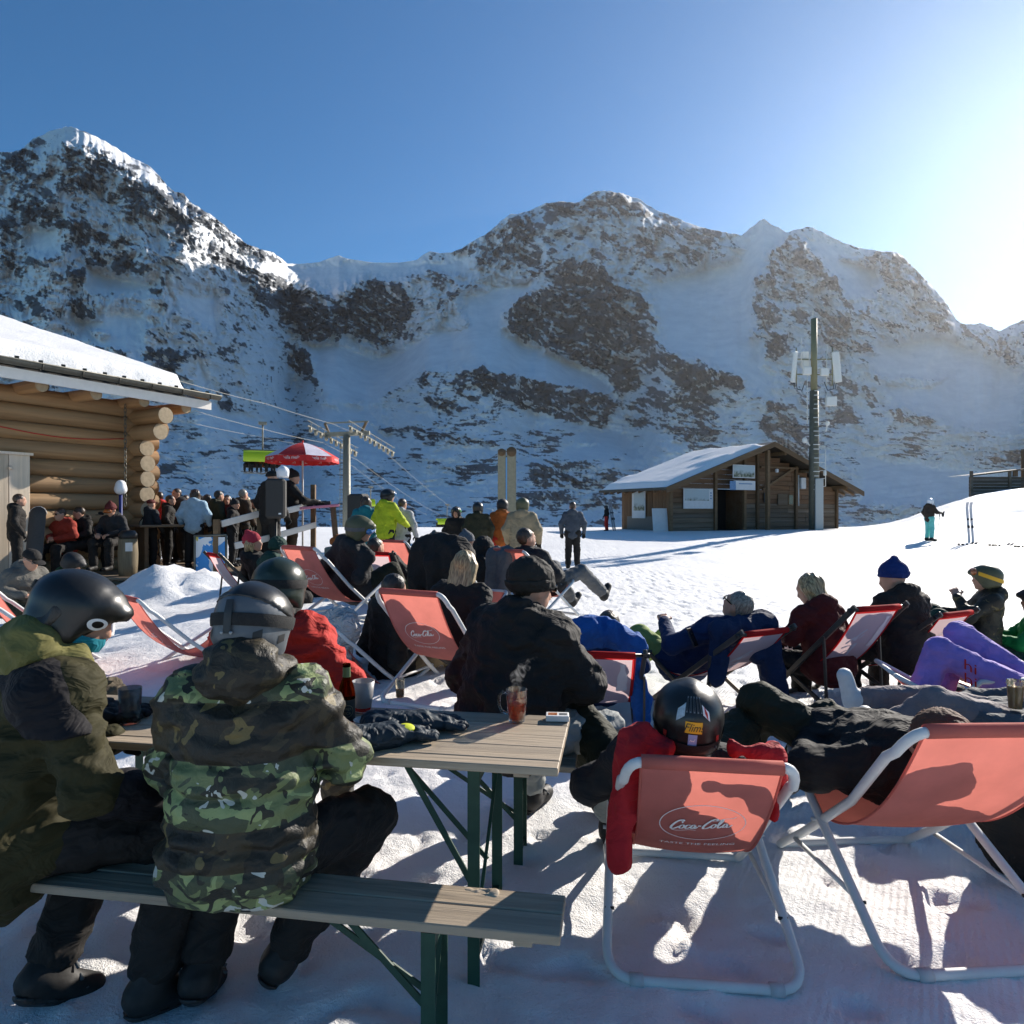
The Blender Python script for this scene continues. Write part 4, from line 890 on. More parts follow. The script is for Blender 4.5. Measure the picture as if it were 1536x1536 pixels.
def patch(t0, t1, z0, z1, mat, name, parent, M4, nn=6, tilt=0.0, out=.003, slant=0.0):
    P = [[on_helmet(t0 + (t1 - t0) * i / nn + slant * j / nn, z0 + (z1 - z0) * j / nn + tilt * (i / nn - .5), out=out)[0] for j in range(nn + 1)] for i in range(nn + 1)]
    o = MB().grid(P, mat).build(name, parent); o.matrix_local = M4; return o
WPL = plain('white_plastic', (.8, .8, .78), .4, var=.05); SILV = plain('silver_shell', (.30, .32, .33), .35, .3, var=.1); YEL = plain('yellow_sticker', (.75, .40, .02), .5, var=.05); STBL = plain('pale_blue_sticker', (.30, .40, .62), .5, var=.1); REDP = plain('red_plastic', (.5, .03, .02), .4, var=.1); TEALC = fabric('teal_fleece', (.01, .20, .26))
FAB_STRAP = plain('strap_webbing', (.012, .012, .012), .7, bump=.3, scale=200)
# --- the olive jacket on the left
r_, M4, J = person('person in olive hooded jacket and glossy black helmet at the table end', (-1.57, 2.05, 0), R(-38), 'sit', OLIVE, BLK, RUB, 'helmet', HELB, hair='bob', hairm=HBLK, neck_m=SKIN, cell=.012, bulk=1.04, hy=-30, hp=-16, hs=.95, hem=.35, foldamp=.018, hoodm=fabric('olive_hood', (.16, .145, .045)), seed=3,
   elR=(.32, .12, .74), haR=(.30, .42, .60), elL=(-.32, .12, .74), neck=(.0, .14, 1.08), knR=(.30, .40, .50), anR=(.34, .30, .09), knL=(-.12, .34, .45), anL=(.02, .12, .09))
for s in (1, -1):   # the ring emblem on the side of the helmet
    t = np.linspace(0, 2 * math.pi, 33); P = []
    for a in t:
        row = []
        for k in (1.0, .62):
            ang = s * (2.32 + .26 * k * math.cos(a) * (1 if k == 1 else .92)); row.append(on_helmet(ang, -.002 + .021 * k * math.sin(a) * (1 if k == 1 else .95), out=.005)[0])
        P.append(row)
    o = MB().grid(P, WPL).build('emblem', r_); o.matrix_local = M4
o = MB().grid([[H_ for H_ in [(.105 * math.sin(t) * k, .02 + .115 * math.cos(t) * k, z) for z, k in ((-.052, .86), (-.075, .90), (-.10, .84))]] for t in np.linspace(-1.5, 1.5, 14)], TEALC).build('face_warmer', r_); o.matrix_local = M4
for s in (1, -1): o = MB().tube([(s * .10, .01, -.07), (s * .07, .05, -.13), (s * .02, .07, -.155)], .006, BEIGE, 6).build('chin_strap', r_); o.matrix_local = M4
m = MB(); m.beam((-.012, -.16, .05), (.012, -.16, .05), .006, .03, DARKPL); o = m.build('clip', r_); o.matrix_local = M4
YOKE = fabric('dark_navy_panel', (.011, .010, .012))
sdf_obj('shoulder_panel', [cone((-.17, .08, 1.005), (.17, .08, 1.005), .098, .098), cone((.17, .06, .99), (.25, .09, .88), .092, .085), cone((-.17, .06, .99), (-.25, .09, .88), .092, .085), plane((0, 0, .90), (0, 0, -1))], .012, YOKE, r_, .03, folds(.010, 8.5, 3))
sdf_obj('cuff', [cone(A_(.315, .20, .70), A_(.30, .38, .62), .074, .070)], .012, YOKE, r_, .02, folds(.010, 12, 4))
# --- camouflage jacket in the middle
r_, M4, J = person('person in green camouflage quilted jacket and grey black helmet on the bench', (-.785, 1.93, .022), R(4), 'sit', CAMO, BLK, RUB, 'helmet', HELG, hair='short', hairm=HBLK, cell=.011, bulk=1.04, scale=.955, hy=-14, hp=-14, hem=-.05, skirt=.05, hs=.94, foldamp=.018, seed=12, hoodm=CAMOB,
   jdisp=quilt((.40, .50, .585, .64, .695, .78, .87, .95, 1.035, 1.10, 1.17), .016), neck=(.0, .07, 1.09), elR=(.29, .12, .81), haR=(.16, .33, .80), elL=(-.25, .12, .79), haL=(-.2, .34, .80), knR=(.34, .34, .52), anR=(.06, .26, .09), knL=(-.16, .42, .52), anL=(-.19, .20, .09))
o = link('helmet_upper', (lambda V, Q: np_mesh('helmet_upper', V, Q, [HELB]))(*sdf([ell((0, -.012, .030), (.1255, .150, .1215)), plane((0, 0, .030), (0, -.35, -1)), plane((0, .10, 0), (0, 1, -.3))], .008, .012, lambda P: -.004 * np.exp(-(P[:, 0] / .02) ** 2))), r_); o.matrix_local = M4
o = link('goggle_strap', band('h', -.005, .036, R(60), R(300), FAB_STRAP, .012, out=.0075), r_); o.matrix_local = M4
patch(-.10, .10, -.03, .06, DARKPL, 'strap_clip', r_, M4, out=.012)
for a in (-.1, .1): p_, n_ = on_helmet(a * 1.2, -.028, out=.013); m = MB(); V, Q = sdf([ell(p_, (.006, .006, .006))], .003); o = link('rivet', np_mesh('rivet', V, Q, [SILV]), r_); o.matrix_local = M4
for a in (-.75, .75, -1.5, 1.5): patch(a - .12, a + .12, -.040, -.022, DARKPL, 'vent', r_, M4, out=.0015, tilt=.01)
patch(-.9, -.35, .085, .098, WPL, 'stripe', r_, M4, out=.0075, tilt=.02)
# --- red jacket behind, on the far bench
r_, M4, J = person('person in red ski jacket with a black collar behind the camouflage jacket', (-1.12, 2.98, -.03), R(-10), 'sit', RED, CAMOB, RUB, 'helmet', HELGR, hair='short', hairm=HBLK, cell=.014, bulk=1.22, hy=10, hp=-6, foldamp=.026, seed=31, hoodm=BLK, strap=FAB_STRAP, elR=(.40, .05, .78), haR=(.22, .30, .72))
# --- black jacket and beanie at the table's right end
r_, M4, J = person('person in big black jacket and black beanie with sunglasses behind the mug', (-.02, 3.02, 0), R(-34), 'sit', BLK, fabric('pale_grey_trousers', (.34, .35, .33)), RUB, 'skullcap', fabric('black_knit', (.022, .020, .017)), hair='short', hairm=HBLK, shades=True, cell=.013, bulk=1.26, hy=-22, hp=-6, foldamp=.024, seed=44, hem=0, skirt=.02,
   neck=(.02, .10, 1.06), elR=(.31, .16, .78), haR=(.16, .40, .66), knR=(.30, .40, .50), anR=(.34, .38, .09), elL=(-.34, .12, .74), haL=(-.25, .40, .70))
# --- deck chair in front with its helmeted sitter and the red jacket over it
chair_tube('red deck chair with white logo and a helmeted sitter beside the table', .63, 2.17, R(-6), motto=True, w=.43, T=(-.10, .765), logo_b=.30, logo_w=.24)
def in_frame(x, y, rz, p): c, s = math.cos(rz), math.sin(rz); return (x + c * p[0] - s * p[1], y + s * p[0] + c * p[1], p[2])
r_, M4, J = person('person in black stickered helmet lying back in the logo deck chair', (.565, 2.17, -.035), R(-6), 'recline', CHAR, DKOL, RUB, 'helmet', HELB, hair='short', hairm=HBLK, cell=.013, bulk=.96, hem=0, hy=0, hp=-24, seed=51,
   knL=(-.34, .95, .60), knR=(.40, .98, .57), anL=(-.24, 1.22, .13), anR=(.36, 1.28, .13), neck=(0.03, .24, .70), pel=(0, .58, .40))
patch(-.22, .24, .012, .050, YEL, 'sticker', r_, M4, out=.003); patch(-.48, -.26, .055, .092, plain('map_sticker', (.45, .55, .60), .5, var=.6, scale=90), 'sticker', r_, M4, out=.003, tilt=.02); patch(-.12, .12, -.030, .008, STBL, 'sticker', r_, M4, out=.0035); patch(.26, .46, .062, .090, WPL, 'sticker', r_, M4, out=.003, tilt=-.02); patch(.32, .40, .066, .086, REDP, 'sticker', r_, M4, out=.0042, tilt=-.02)
V, Fc = text_mesh('Flims', .036, .35); m = MB(); m.add([on_helmet(v[0] / .14 + .01, .031 + v[1], out=.0045)[0] for v in V], Fc, DARKPL); o = m.build('lettering', r_); o.matrix_local = M4
V, Fc = strokes([([(-1, -.5), (-.6, .5), (-.4, -.5), (-.1, .2), (.1, -.4), (.4, .2), (.5, -.5), (.9, .6)], 1)], .2); m = MB(); m.add([on_helmet(v[0] * .010 / .14, -.011 + v[1] * .010, out=.005)[0] for v in V], Fc, WPL); o = m.build('lettering', r_); o.matrix_local = M4
for a in (-.24, -.13, -.02, .09, .20): patch(a, a + .05, .076, .118, plain('vent_rim', (.25, .24, .23), .3, .5), 'vent', r_, M4, out=.0015); patch(a + .012, a + .04, .080, .113, DARKPL, 'vent', r_, M4, out=.003)
for s in (-1, 1): patch(s * .80 - .06, s * .80 + .06, -.020, .0, REDP, 'sticker', r_, M4, out=.003)
for s in (-1, 1): o = MB().tube([on_helmet(s * .75, -.03, out=.004)[0], on_helmet(s * .35, -.075, out=.006)[0], A_(s * .02, -.135, -.11)], .0022, GREY, 6).build('cord', r_); o.matrix_local = M4
o = link('goggle_strap', band('h', -.03, .0, R(60), R(300), FAB_STRAP, .03, out=.004), r_); o.matrix_local = M4
def draped(label, prims, mat, cell=.014, amp=.02, sc=9, seed=1, cat='jacket', name='draped_jacket', k=.05, loc=(0, 0, 0), rz=0, st=(1, 1, .45)):
    V, Q = sdf(prims, cell, k, folds(amp, sc, seed, st)); o = link(name, np_mesh(name, V, Q, [mat]), None, loc, (0, 0, rz)); return tag(o, label, cat)
REDJ = fabric('crimson_jacket', (.42, .016, .022))
draped('crimson jacket hung over the logo deck chair with one sleeve dangling', [cone((-.22, .07, .75), (-.11, .07, .75), .034, .028), cone((.12, .08, .755), (.22, .09, .735), .026, .028), cone((-.24, .07, .74), (-.262, .09, .52), .044, .034), cone((-.262, .09, .52), (-.278, .05, .38), .034, .040), cone((.25, .10, .72), (.262, .14, .52), .030, .022), cone((-.20, .10, .78), (-.21, .22, .45), .05, .05)], REDJ, .011, .022, 13, 5, loc=(.63, 2.17, 0), rz=R(-6))
# --- deck chair at the right edge
chair_tube('red deck chair without a logo at the right edge', 1.60, 2.23, R(4), lg=False, T=(-.08, .80), Fr=(.80, .46), sag=.19, w=.54, scale=1.06)
person('person in brown knit hat lying back in the deck chair at the right edge', (1.60, 2.25, 0), R(4), 'recline', BLK, DKOL, RUB, 'beanie', fabric('brown_knit', (.13, .065, .04)), cell=.014, bulk=1.1, hp=0, seed=58, foldamp=.018, scale=1.05,
   knL=(-.36, .86, .62), knR=(.02, .98, .50), anL=(-.40, 1.12, .10), anR=(.0, 1.3, .12), neck=(.0, .30, .525), pel=(.0, .70, .47), hem=-.1, elR=(.33, .46, .52), haR=(.16, .74, .56), elL=(-.36, .42, .50), haL=(-.22, .70, .50))
sdf_obj_ = draped('black bag slumped on the snow at the right edge', [ell((0, 0, .22), (.30, .20, .26)), ell((.2, .1, .34), (.2, .2, .22))], BLK, .018, .03, 7, 8, 'bag', 'rucksack', loc=(2.30, 2.85, 0))
# ------------------------------------------------------------------ log cabin on the left
LOGW = wood('log_wood', (.40, .23, .105), 0, .55, .7, .25, grey=(.34, .24, .14)); LOGE = plain('log_end_grain', (.44, .34, .22), .8, var=.35, scale=18); SOFF = wood('soffit_wood', (.40, .19, .07), 0, .6, .7, .3); PALEW = wood('pale_board_wood', (.68, .55, .40), 2, .75, .7, .4, grey=(.58, .48, .38)); FASC = plain('pale_fascia_paint', (.86, .80, .72), .7, var=.12, scale=6)
ZINC = plain('zinc_gutter', (.15, .145, .12), .45, .5, var=.35, scale=8); SHEET = plain('dark_roof_sheet', (.06, .055, .045), .5, .3, var=.4)
e_ = Vector((.46, .888, 0)).normalized(); n_ = Vector((.888, -.46, 0)).normalized(); PC = Vector((-8.4, 15.2, .25))
W = lambda a, b_, z: PC + e_ * a + n_ * b_ + Vector((0, 0, z))
hut = thing('log_cabin', 'snow covered log cabin with round log ends and a zinc gutter at the left edge', 'cabin', PC)
def wp(name, m, parent=hut): o = m.build(name, parent); o.matrix_parent_inverse = parent.matrix_world.inverted() if False else Matrix.Translation(-Vector(parent.location)); return o
def logpart(a, b_, r, name='log'):
    m = MB(); a, b_ = Vector(a), Vector(b_); L = (b_ - a).length; n = 10; x = (b_ - a).normalized(); k = 7
    pts = [(L * i / k - L / 2, rnd.uniform(-.012, .012), rnd.uniform(-.008, .008)) for i in range(k + 1)]
    m.tube(pts, [r * rnd.uniform(.95, 1.05) for _ in pts], LOGW, 14, caps=False)
    for s in (-1, 1): m.lathe([(0.001, s * L / 2), (r * .6, s * (L / 2 + .004)), (r * .98, s * L / 2)] if True else [], LOGE, 14, axis=Matrix(((0, 0, 1), (1, 0, 0), (0, 1, 0))))
    o = m.build(name, hut, None); y = Vector((0, 0, 1)).cross(x).normalized()
    o.matrix_local = Matrix.Translation((a + b_) / 2 - PC) @ Matrix((x, y, x.cross(y))).transposed().to_4x4(); return o
for i in range(11):
    r = .182; z = .14 + i * .345
    logpart(W(-9, -.15, z), W(.38 + rnd.uniform(-.03, .03) + (.25 if i > 8 else 0), -.15, z), r)
    logpart(W(-.15, .36 + rnd.uniform(-.03, .03) + (.25 + .2 * (i - 8) if i > 8 else 0), z - .172), W(-.15, -6, z - .172), r)
for k in range(9): a = .55 - k * 1.02; logpart(W(a, .72, 3.70), W(a, -3.0, 3.70 + 3.0 * .0), .125, 'rafter')
RP = math.tan(R(17.5)); rz_ = lambda b_: 4.0 + (.95 - b_) * RP
m = MB(); m.add([W(1.05, .9, 3.83), W(-9.4, .9, 3.83), W(-9.4, -7, rz_(-7) - .16), W(1.05, -7, rz_(-7) - .16)], [(0, 1, 2, 3)], SOFF); m.add([W(1.05, .9, 3.90), W(-9.4, .9, 3.90), W(-9.4, -7, rz_(-7) - .05), W(1.05, -7, rz_(-7) - .05)], [(3, 2, 1, 0)], SHEET); wp('roof', m)
m = MB(); m.box((0, 0, 0), (10.5, .035, .20), FASC); o = m.build('fascia_board', hut); o.matrix_local = Matrix.Translation(W(-4.2, .93, 3.80) - PC) @ Matrix((e_, n_.cross(e_).cross(e_) * -1 if False else Vector((0, 0, 1)).cross(e_), Vector((0, 0, 1)))).transposed().to_4x4()
m = MB(); P = []
for a in (-9.4, 1.2): P.append([W(a, 1.03 + .095 * math.cos(t), 4.03 + .095 * math.sin(t)) for t in np.linspace(math.pi * .98, math.pi * 2.02, 12)])
m.grid(P, ZINC); m.tube([W(-9.4, 1.125, 4.035), W(1.2, 1.125, 4.035)], .014, ZINC, 8); m.tube([W(-9.4, 1.04, 3.955), W(1.2, 1.04, 3.955)], .02, ZINC, 8); wp('gutter', m)
for k in range(14):
    a = .9 - k * .72; m = MB(); m.tube([W(a, .95, 4.06), W(a, 1.02, 3.905), W(a, 1.10, 3.93), W(a, 1.14, 4.02)], .012, SHEET, 6); wp('gutter_bracket', m)
for k in range(26):
    a = 1.0 - k * .40; m = MB(); m.beam(W(a, .98, 4.02), W(a, .30, rz_(.30) + .03), .05, .05, SHEET); m.box(W(a, .86, 4.10), (.07, .07, .08), SHEET, Matrix.Rotation(.6, 3, 'Z')); wp('roof_seam', m)
na, nb2 = 120, 60; A2, B2 = np.meshgrid(np.linspace(-9.4, .62, na), np.linspace(0, 1, nb2), indexing='ij')
edge = .66 + .05 * fbm2(A2 * 1.3, A2 * 0, 3, 3); Bw = edge - B2 ** 1.25 * 7.5; Aw = np.where(A2 > .1, A2 + .0, A2); Aw = A2 + (A2 > .3) * .03 * fbm2(Bw * 2, Bw * 0, 3, 8)
th = .32 * sstep(0, .035, B2) * sstep(.62, .42, A2); Zt = 4.0 + (.95 - Bw) * RP + .03 + th + .025 * fbm2(A2 * 1.1, Bw * 1.1, 3, 12) * sstep(0, .1, B2)
PW = np.stack([PC.x + e_.x * Aw + n_.x * Bw, PC.y + e_.y * Aw + n_.y * Bw, PC.z + Zt], -1)
m = MB().grid(PW, SNOW); m.grid(np.stack([PW[:, 0], PW[:, 0] - np.array([0, 0, .05])], 1), SNOW); m.grid(np.stack([PW[-1] - np.array([0, 0, .25]), PW[-1]], 0), SNOW); wp('roof_snow', m)
m = MB(); m.beam(W(.98, .9, 3.88), W(.98, -7, rz_(-7) - .06), .05, .16, SOFF); wp('verge_board', m)
for k in range(5):      # pale boarded shutter beside the wall
    m = MB(); m.box((0, 0, 0), (.036, .36, 2.35), PALEW, bev=.006); o = m.build('panel_board', hut); q = W(-2.62 - k * .37, .16, 1.22) - PC; o.matrix_local = Matrix.Translation(q) @ Matrix((n_, e_, Vector((0, 0, 1)))).transposed().to_4x4()
m = MB(); m.beam(W(-2.40, .19, 2.42), W(-4.1, .19, 2.42), .06, .05, PALEW); m.tube([W(-2.8, .2, 2.15), W(-2.8, .26, 2.12)], .03, PALEW, 8); wp('panel_rail', m)
m = MB()
for k in range(26):
    z = 3.6 - k * .085; c = W(-.62, .30, z); pts = [c + (e_ if k % 2 else n_) * (.028 * math.cos(t)) + Vector((0, 0, .058 * math.sin(t))) for t in np.linspace(0, 2 * math.pi, 9)[:-1]]; m.tube(pts, .008, ZINC, 5, closed=True)
wp('rain_chain', m)
m = MB(); m.tube([W(-2.9 + i * .3, .05 , 2.92 - .10 * math.sin(math.pi * i / 8)) for i in range(9)], .011, REDP, 6); wp('cable', m)

# ------------------------------------------------------------------ wooden lift hut on the right
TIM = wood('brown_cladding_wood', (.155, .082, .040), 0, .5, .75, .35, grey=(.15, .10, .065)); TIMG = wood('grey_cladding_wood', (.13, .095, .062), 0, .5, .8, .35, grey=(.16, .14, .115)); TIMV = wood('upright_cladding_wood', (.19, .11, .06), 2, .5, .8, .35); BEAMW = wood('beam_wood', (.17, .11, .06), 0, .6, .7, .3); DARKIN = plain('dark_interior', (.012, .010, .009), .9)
hx = Vector((.89, .456, 0)).normalized(); hy_ = Vector((-.456, .89, 0)).normalized(); HP = Vector((7.8, 33.0, .60))
hut2 = thing('lift_hut', 'low brown timber hut with a snowy gable roof and hanging signs behind the mast', 'hut', HP)
HW, HD, EZ, RZ = 12.3, 3.9, 2.30, 4.45
M2 = Matrix((hx, hy_, Vector((0, 0, 1)))).transposed().to_4x4()
def hpart(name, m, loc=(0, 0, 0), rot=None, parent=hut2):
    o = m.build(name, parent); o.matrix_local = (M2 if parent is hut2 else Matrix.Identity(4)) @ Matrix.Translation(Vector(loc)) @ (rot.to_4x4() if rot else Matrix.Identity(4)); return o
zroof = lambda x: EZ + (RZ - EZ) * (1 - abs(x - HW / 2) / (HW / 2))
def hplank(x0, x1, z, h, mat): hpart('plank', MB().box((0, 0, 0), (x1 - x0, .05, h - .012), mat, bev=.008), ((x0 + x1) / 2, rnd.uniform(-.008, .008), z + h / 2))
for i in range(18):                    # horizontal boards of the gable wall
    h = .25; z = -.35 + i * h; zz = z + h
    if zz > RZ - .15: continue
    ins = 0 if zz < EZ else (zz - EZ) / (RZ - EZ) * HW / 2
    mt = TIMG if z < 1.35 else TIM
    spans = [(0, 2.98), (4.98, 5.85), (6.05, HW)] if z < 2.05 else [(0, 5.85), (6.05, HW)]
    for x0, x1 in spans:
        x0, x1 = max(x0, ins), min(x1, HW - ins)
        if x1 - x0 < .2: continue
        if x1 - x0 > 3.5: xm = (x0 + x1) / 2 + rnd.uniform(-1, 1); hplank(x0, xm - .006, z, h, mt); hplank(xm + .006, x1, z, h, mt)
        else: hplank(x0, x1, z, h, mt)
for i in range(15): hpart('board', MB().box((0, 0, 0), (.05, .25, 2.7), TIMV, bev=.008), (rnd.uniform(-.012, .012), .13 + i * .26, .98))
for i in range(15): hpart('board', MB().box((0, 0, 0), (.05, .25, 2.7), TIMV, bev=.008), (HW + rnd.uniform(-.012, .012), .13 + i * .26, .98))
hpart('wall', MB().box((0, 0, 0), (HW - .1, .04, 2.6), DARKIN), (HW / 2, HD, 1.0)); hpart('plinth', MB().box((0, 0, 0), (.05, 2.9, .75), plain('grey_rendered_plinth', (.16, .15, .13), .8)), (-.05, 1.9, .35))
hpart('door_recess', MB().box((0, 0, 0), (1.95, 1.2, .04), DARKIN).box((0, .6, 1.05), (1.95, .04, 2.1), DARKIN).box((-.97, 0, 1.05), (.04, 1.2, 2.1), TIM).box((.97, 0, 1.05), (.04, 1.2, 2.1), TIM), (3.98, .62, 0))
for x in (0.02, 2.95, 5.0, 5.95, 8.9, HW - .02): hpart('post', MB().box((0, 0, 0), (.17, .16, zroof(x) + .25), BEAMW, bev=.015), (x, -.07, zroof(x) / 2 - .12))
hpart('post', MB().box((0, 0, 0), (.20, .2, 4.4), BEAMW, bev=.015), (5.95, -.75, 2.0))
def slope(side, y0, y1, z0, th_, m, mat, over=1.05, x1=0.0):
    k = (RZ - EZ) / (HW / 2); xs = -over if side < 0 else HW + over; zs = EZ - over * k; xr = HW / 2
    vs = []
    for y in (y0, y1):
        for x, z in ((xs, zs), (xr, RZ)): vs += [(x, y, z + z0), (x, y, z + z0 + th_)]
    return m.add(vs, [(0, 1, 3, 2), (4, 6, 7, 5), (0, 4, 5, 1), (2, 3, 7, 6), (0, 2, 6, 4), (1, 5, 7, 3)], mat)
for s in (-1, 1):
    hpart('roof_slope', slope(s, -1.0, HD + .7, .06, .12, MB(), SHEET))
    hpart('verge_board', slope(s, -1.06, -1.0, -.08, .27, MB(), BEAMW))
    k = (RZ - EZ) / (HW / 2)
    for t in (.15, .55, .95): x = HW / 2 + s * (HW / 2) * t; hpart('purlin', MB().box((0, 0, 0), (.16, HD + 1.5, .18), BEAMW), (x, HD / 2 - .2, zroof(x) - .06))
    for i in range(9): hpart('rafter_tail', MB().beam((0, 0, 0), (s * .9, 0, -.9 * k), .09, .12, BEAMW), (0 if s < 0 else HW, -.5 + i * .6, EZ - .03))
def snowslope(s, x_from, x_to, th_):
    nx, ny = 46, 30; X2, Y2 = np.meshgrid(np.linspace(0, 1, nx), np.linspace(0, 1, ny), indexing='ij'); k = (RZ - EZ) / (HW / 2)
    xx = x_from + (x_to - x_from) * X2; yy = -.92 + (HD + 1.55) * Y2; zz = EZ + (np.minimum(xx, HW - xx)) * k + .19
    ed = sstep(0, .05, X2) * sstep(1, .95, X2) * sstep(0, .07, Y2) * sstep(1, .93, Y2); wv = fbm2(xx * .5 + .35 * yy, yy * .9, 3, 60 + s); dr = .10 * sstep(.15, .6, fbm2(xx * .35, yy * .8 + xx * .25, 2, 66))
    zz = zz + (th_ + .06 * wv + dr) * ed; return MB().grid(np.stack([xx, yy, zz], -1)[:, ::-1], SNOW)
hpart('roof_snow', snowslope(-1, -1.0, 5.6, .20)); hpart('roof_snow', snowslope(1, HW + 1.0, 9.2, .07))
SIGNM = NB('panorama_sign'); v = SIGNM.coord(); zz = SIGNM.n('ShaderNodeSeparateXYZ'); SIGNM.l(v, zz.inputs[0])
cc = SIGNM.mix(SIGNM.ramp(SIGNM.math('ADD', zz.outputs[2], SIGNM.math('MULTIPLY', SIGNM.noise(v, 3, 5), .5)), [(.1, 0), (.3, 1)]), SIGNM.mix(SIGNM.ramp(SIGNM.noise(v, 6, 5), [(.4, 0.0), (.6, 1.0)]), (.05, .07, .04), (.30, .30, .24)), (.34, .42, .46))
SIGNM = SIGNM.done(SIGNM.bsdf(cc, .4)); SWHT = plain('sign_white', (.55, .58, .60), .45, var=.15, scale=5); SBLU = plain('sign_blue', (.12, .25, .45), .45, var=.5, scale=12); SDRK = plain('sign_dark', (.05, .05, .05), .5, var=.3)
def sign(label, parts, loc, side=False):
    q = HP + M2.to_3x3() @ Vector(loc); t = thing('sign', label, 'sign', q); t.rotation_euler = M2.to_euler()
    if side: t.rotation_euler = (Matrix((-hy_, hx, Vector((0, 0, 1)))).transposed()).to_euler()
    for nm, c, s_, mt in parts: MB().box(c, s_, mt, bev=.004).build(nm, t)
    return t
sign('wide panorama board with a white lower strip left of the hut door', [('board', (0, 0, 0), (1.95, .04, 1.0), SWHT), ('picture', (-.1, -.024, .18), (1.6, .012, .56), SIGNM), ('notice', (.82, -.024, .05), (.24, .012, .8), SWHT)] + [('mark', (.82, -.034, .3 - .14 * i), (.10, .008, .07), SBLU) for i in range(3)], (1.75, -.12, 1.62))
sign('snow photo sign high above the hut door', [('board', (0, 0, 0), (1.55, .05, .68), SWHT), ('picture', (0, -.03, 0), (1.46, .012, .6), SIGNM)], (4.45, -.55, 3.05))
sign('long white sign with a blue square over the hut door', [('board', (.1, 0, 0), (1.5, .05, .48), SWHT), ('picture', (-.75, -.03, -.02), (.42, .012, .46), SBLU), ('lettering', (.15, -.03, .08), (.95, .01, .05), SBLU)], (4.4, -.55, 2.33))
sign('small framed number plate right of the centre post', [('board', (0, 0, 0), (.34, .05, .52), SDRK), ('notice', (0, -.03, 0), (.24, .012, .40), SWHT), ('mark', (0, -.04, 0), (.06, .006, .26), SDRK)], (6.55, -.12, 1.72))
sign('tall poster with a ski picture on the hut side wall', [('board', (0, 0, 0), (1.1, .04, 1.45), SWHT), ('picture', (.05, -.024, .15), (.9, .012, .95), SIGNM)], (-.11, 2.3, 1.35), True)
lb = thing('leaning_board', 'blank white board leaning on the hut corner', 'board', HP + M2.to_3x3() @ Vector((-.42, .15, -.1))); lb.rotation_euler = M2.to_euler(); o = MB().box((0, 0, .62), (.8, .05, 1.25), SWHT, bev=.01).build('panel', lb); o.rotation_euler = (R(-8), 0, R(-15)); MB().box((.1, .3, .3), (.06, .5, .06), BEAMW).build('prop', lb)
hpart('shutter', MB().box((0, 0, 0), (.75, .05, .62), TIMG, bev=.01), (7.85, -.08, 1.62)); hpart('window', MB().box((0, 0, 0), (.42, .05, .62), BEAMW, bev=.01).box((0, -.02, 0), (.3, .03, .5), plain('window_glass', (.03, .035, .04), .1, spec=.8)), (8.48, -.08, 1.62))
hpart('brace', MB().beam((6.2, -.2, 2.15), (8.6, -.2, 3.35), .1, .12, BEAMW)); hpart('shelf_beam', MB().beam((6.05, -.2, 3.35), (8.9, -.2, 3.35), .1, .1, BEAMW)); hpart('floodlight', MB().box((7.15, -.3, 3.18), (.18, .14, .2), SWHT, bev=.03)); hpart('meter_box', MB().box((9.4, -.12, 2.55), (.38, .14, .62), SWHT, bev=.02)); hpart('pipe', MB().tube([(9.05, -.12, 1.3), (9.05, -.12, 3.0)], .04, SWHT, 8))
# ------------------------------------------------------------------ antenna mast
MAST = plain('weathered_mast_steel', (.16, .15, .11), .55, .3, var=.35, scale=5); MASTU = plain('olive_mast_steel', (.23, .22, .13), .5, .2, var=.2); ANT = plain('antenna_shell', (.72, .71, .66), .45, var=.08); CAB = plain('cable_black', (.015, .015, .015), .5)
mx, my = wx(1221, 35.2), 35.2; mz = g(mx, my); mast = thing('antenna_mast', 'tall steel mobile phone mast with white panel antennas beside the hut', 'mast', (mx, my, mz))
PXM = .0352
MB().tube([(0, 0, -.3), (0, 0, 3), (0, 0, 7.35)], [.265, .255, .215], MAST, 20).build('lower_tube', mast); MB().tube([(0, 0, 7.35), (0, 0, 11.15)], [.165, .15], MASTU, 16).build('upper_tube', mast); MB().tube([(-.06, 0, 11.15), (-.06, 0, 11.8)], .018, ANT, 6).build('lightning_rod', mast)
MB().box((.10, -.36, 1.35), (.42, .12, 2.7), plain('galvanised_cover', (.42, .43, .42), .4, .4, var=.1), bev=.02).build('cable_cover', mast)
for i in range(24):
    z = 1.9 + i * .235; MB().box((.01, -.28, z), (rnd.uniform(.18, .34), .06, .035), ANT if i % 3 else MASTU).build('clamp', mast)
for i in range(13): MB().tube([(-.28, -.05, 2.2 + i * .42), (-.46, -.08, 2.2 + i * .42)], .014, MAST, 6).build('step_rung', mast)
for i in range(9): MB().tube([(.28, -.05, 2.3 + i * .42), (.56, -.1, 2.3 + i * .42)], .016, ANT, 6).build('bracket_arm', mast)
MB().tube([(.56, -.1, 2.3), (.56, -.1, 4.2)], .02, ANT, 6).build('cable_run', mast)
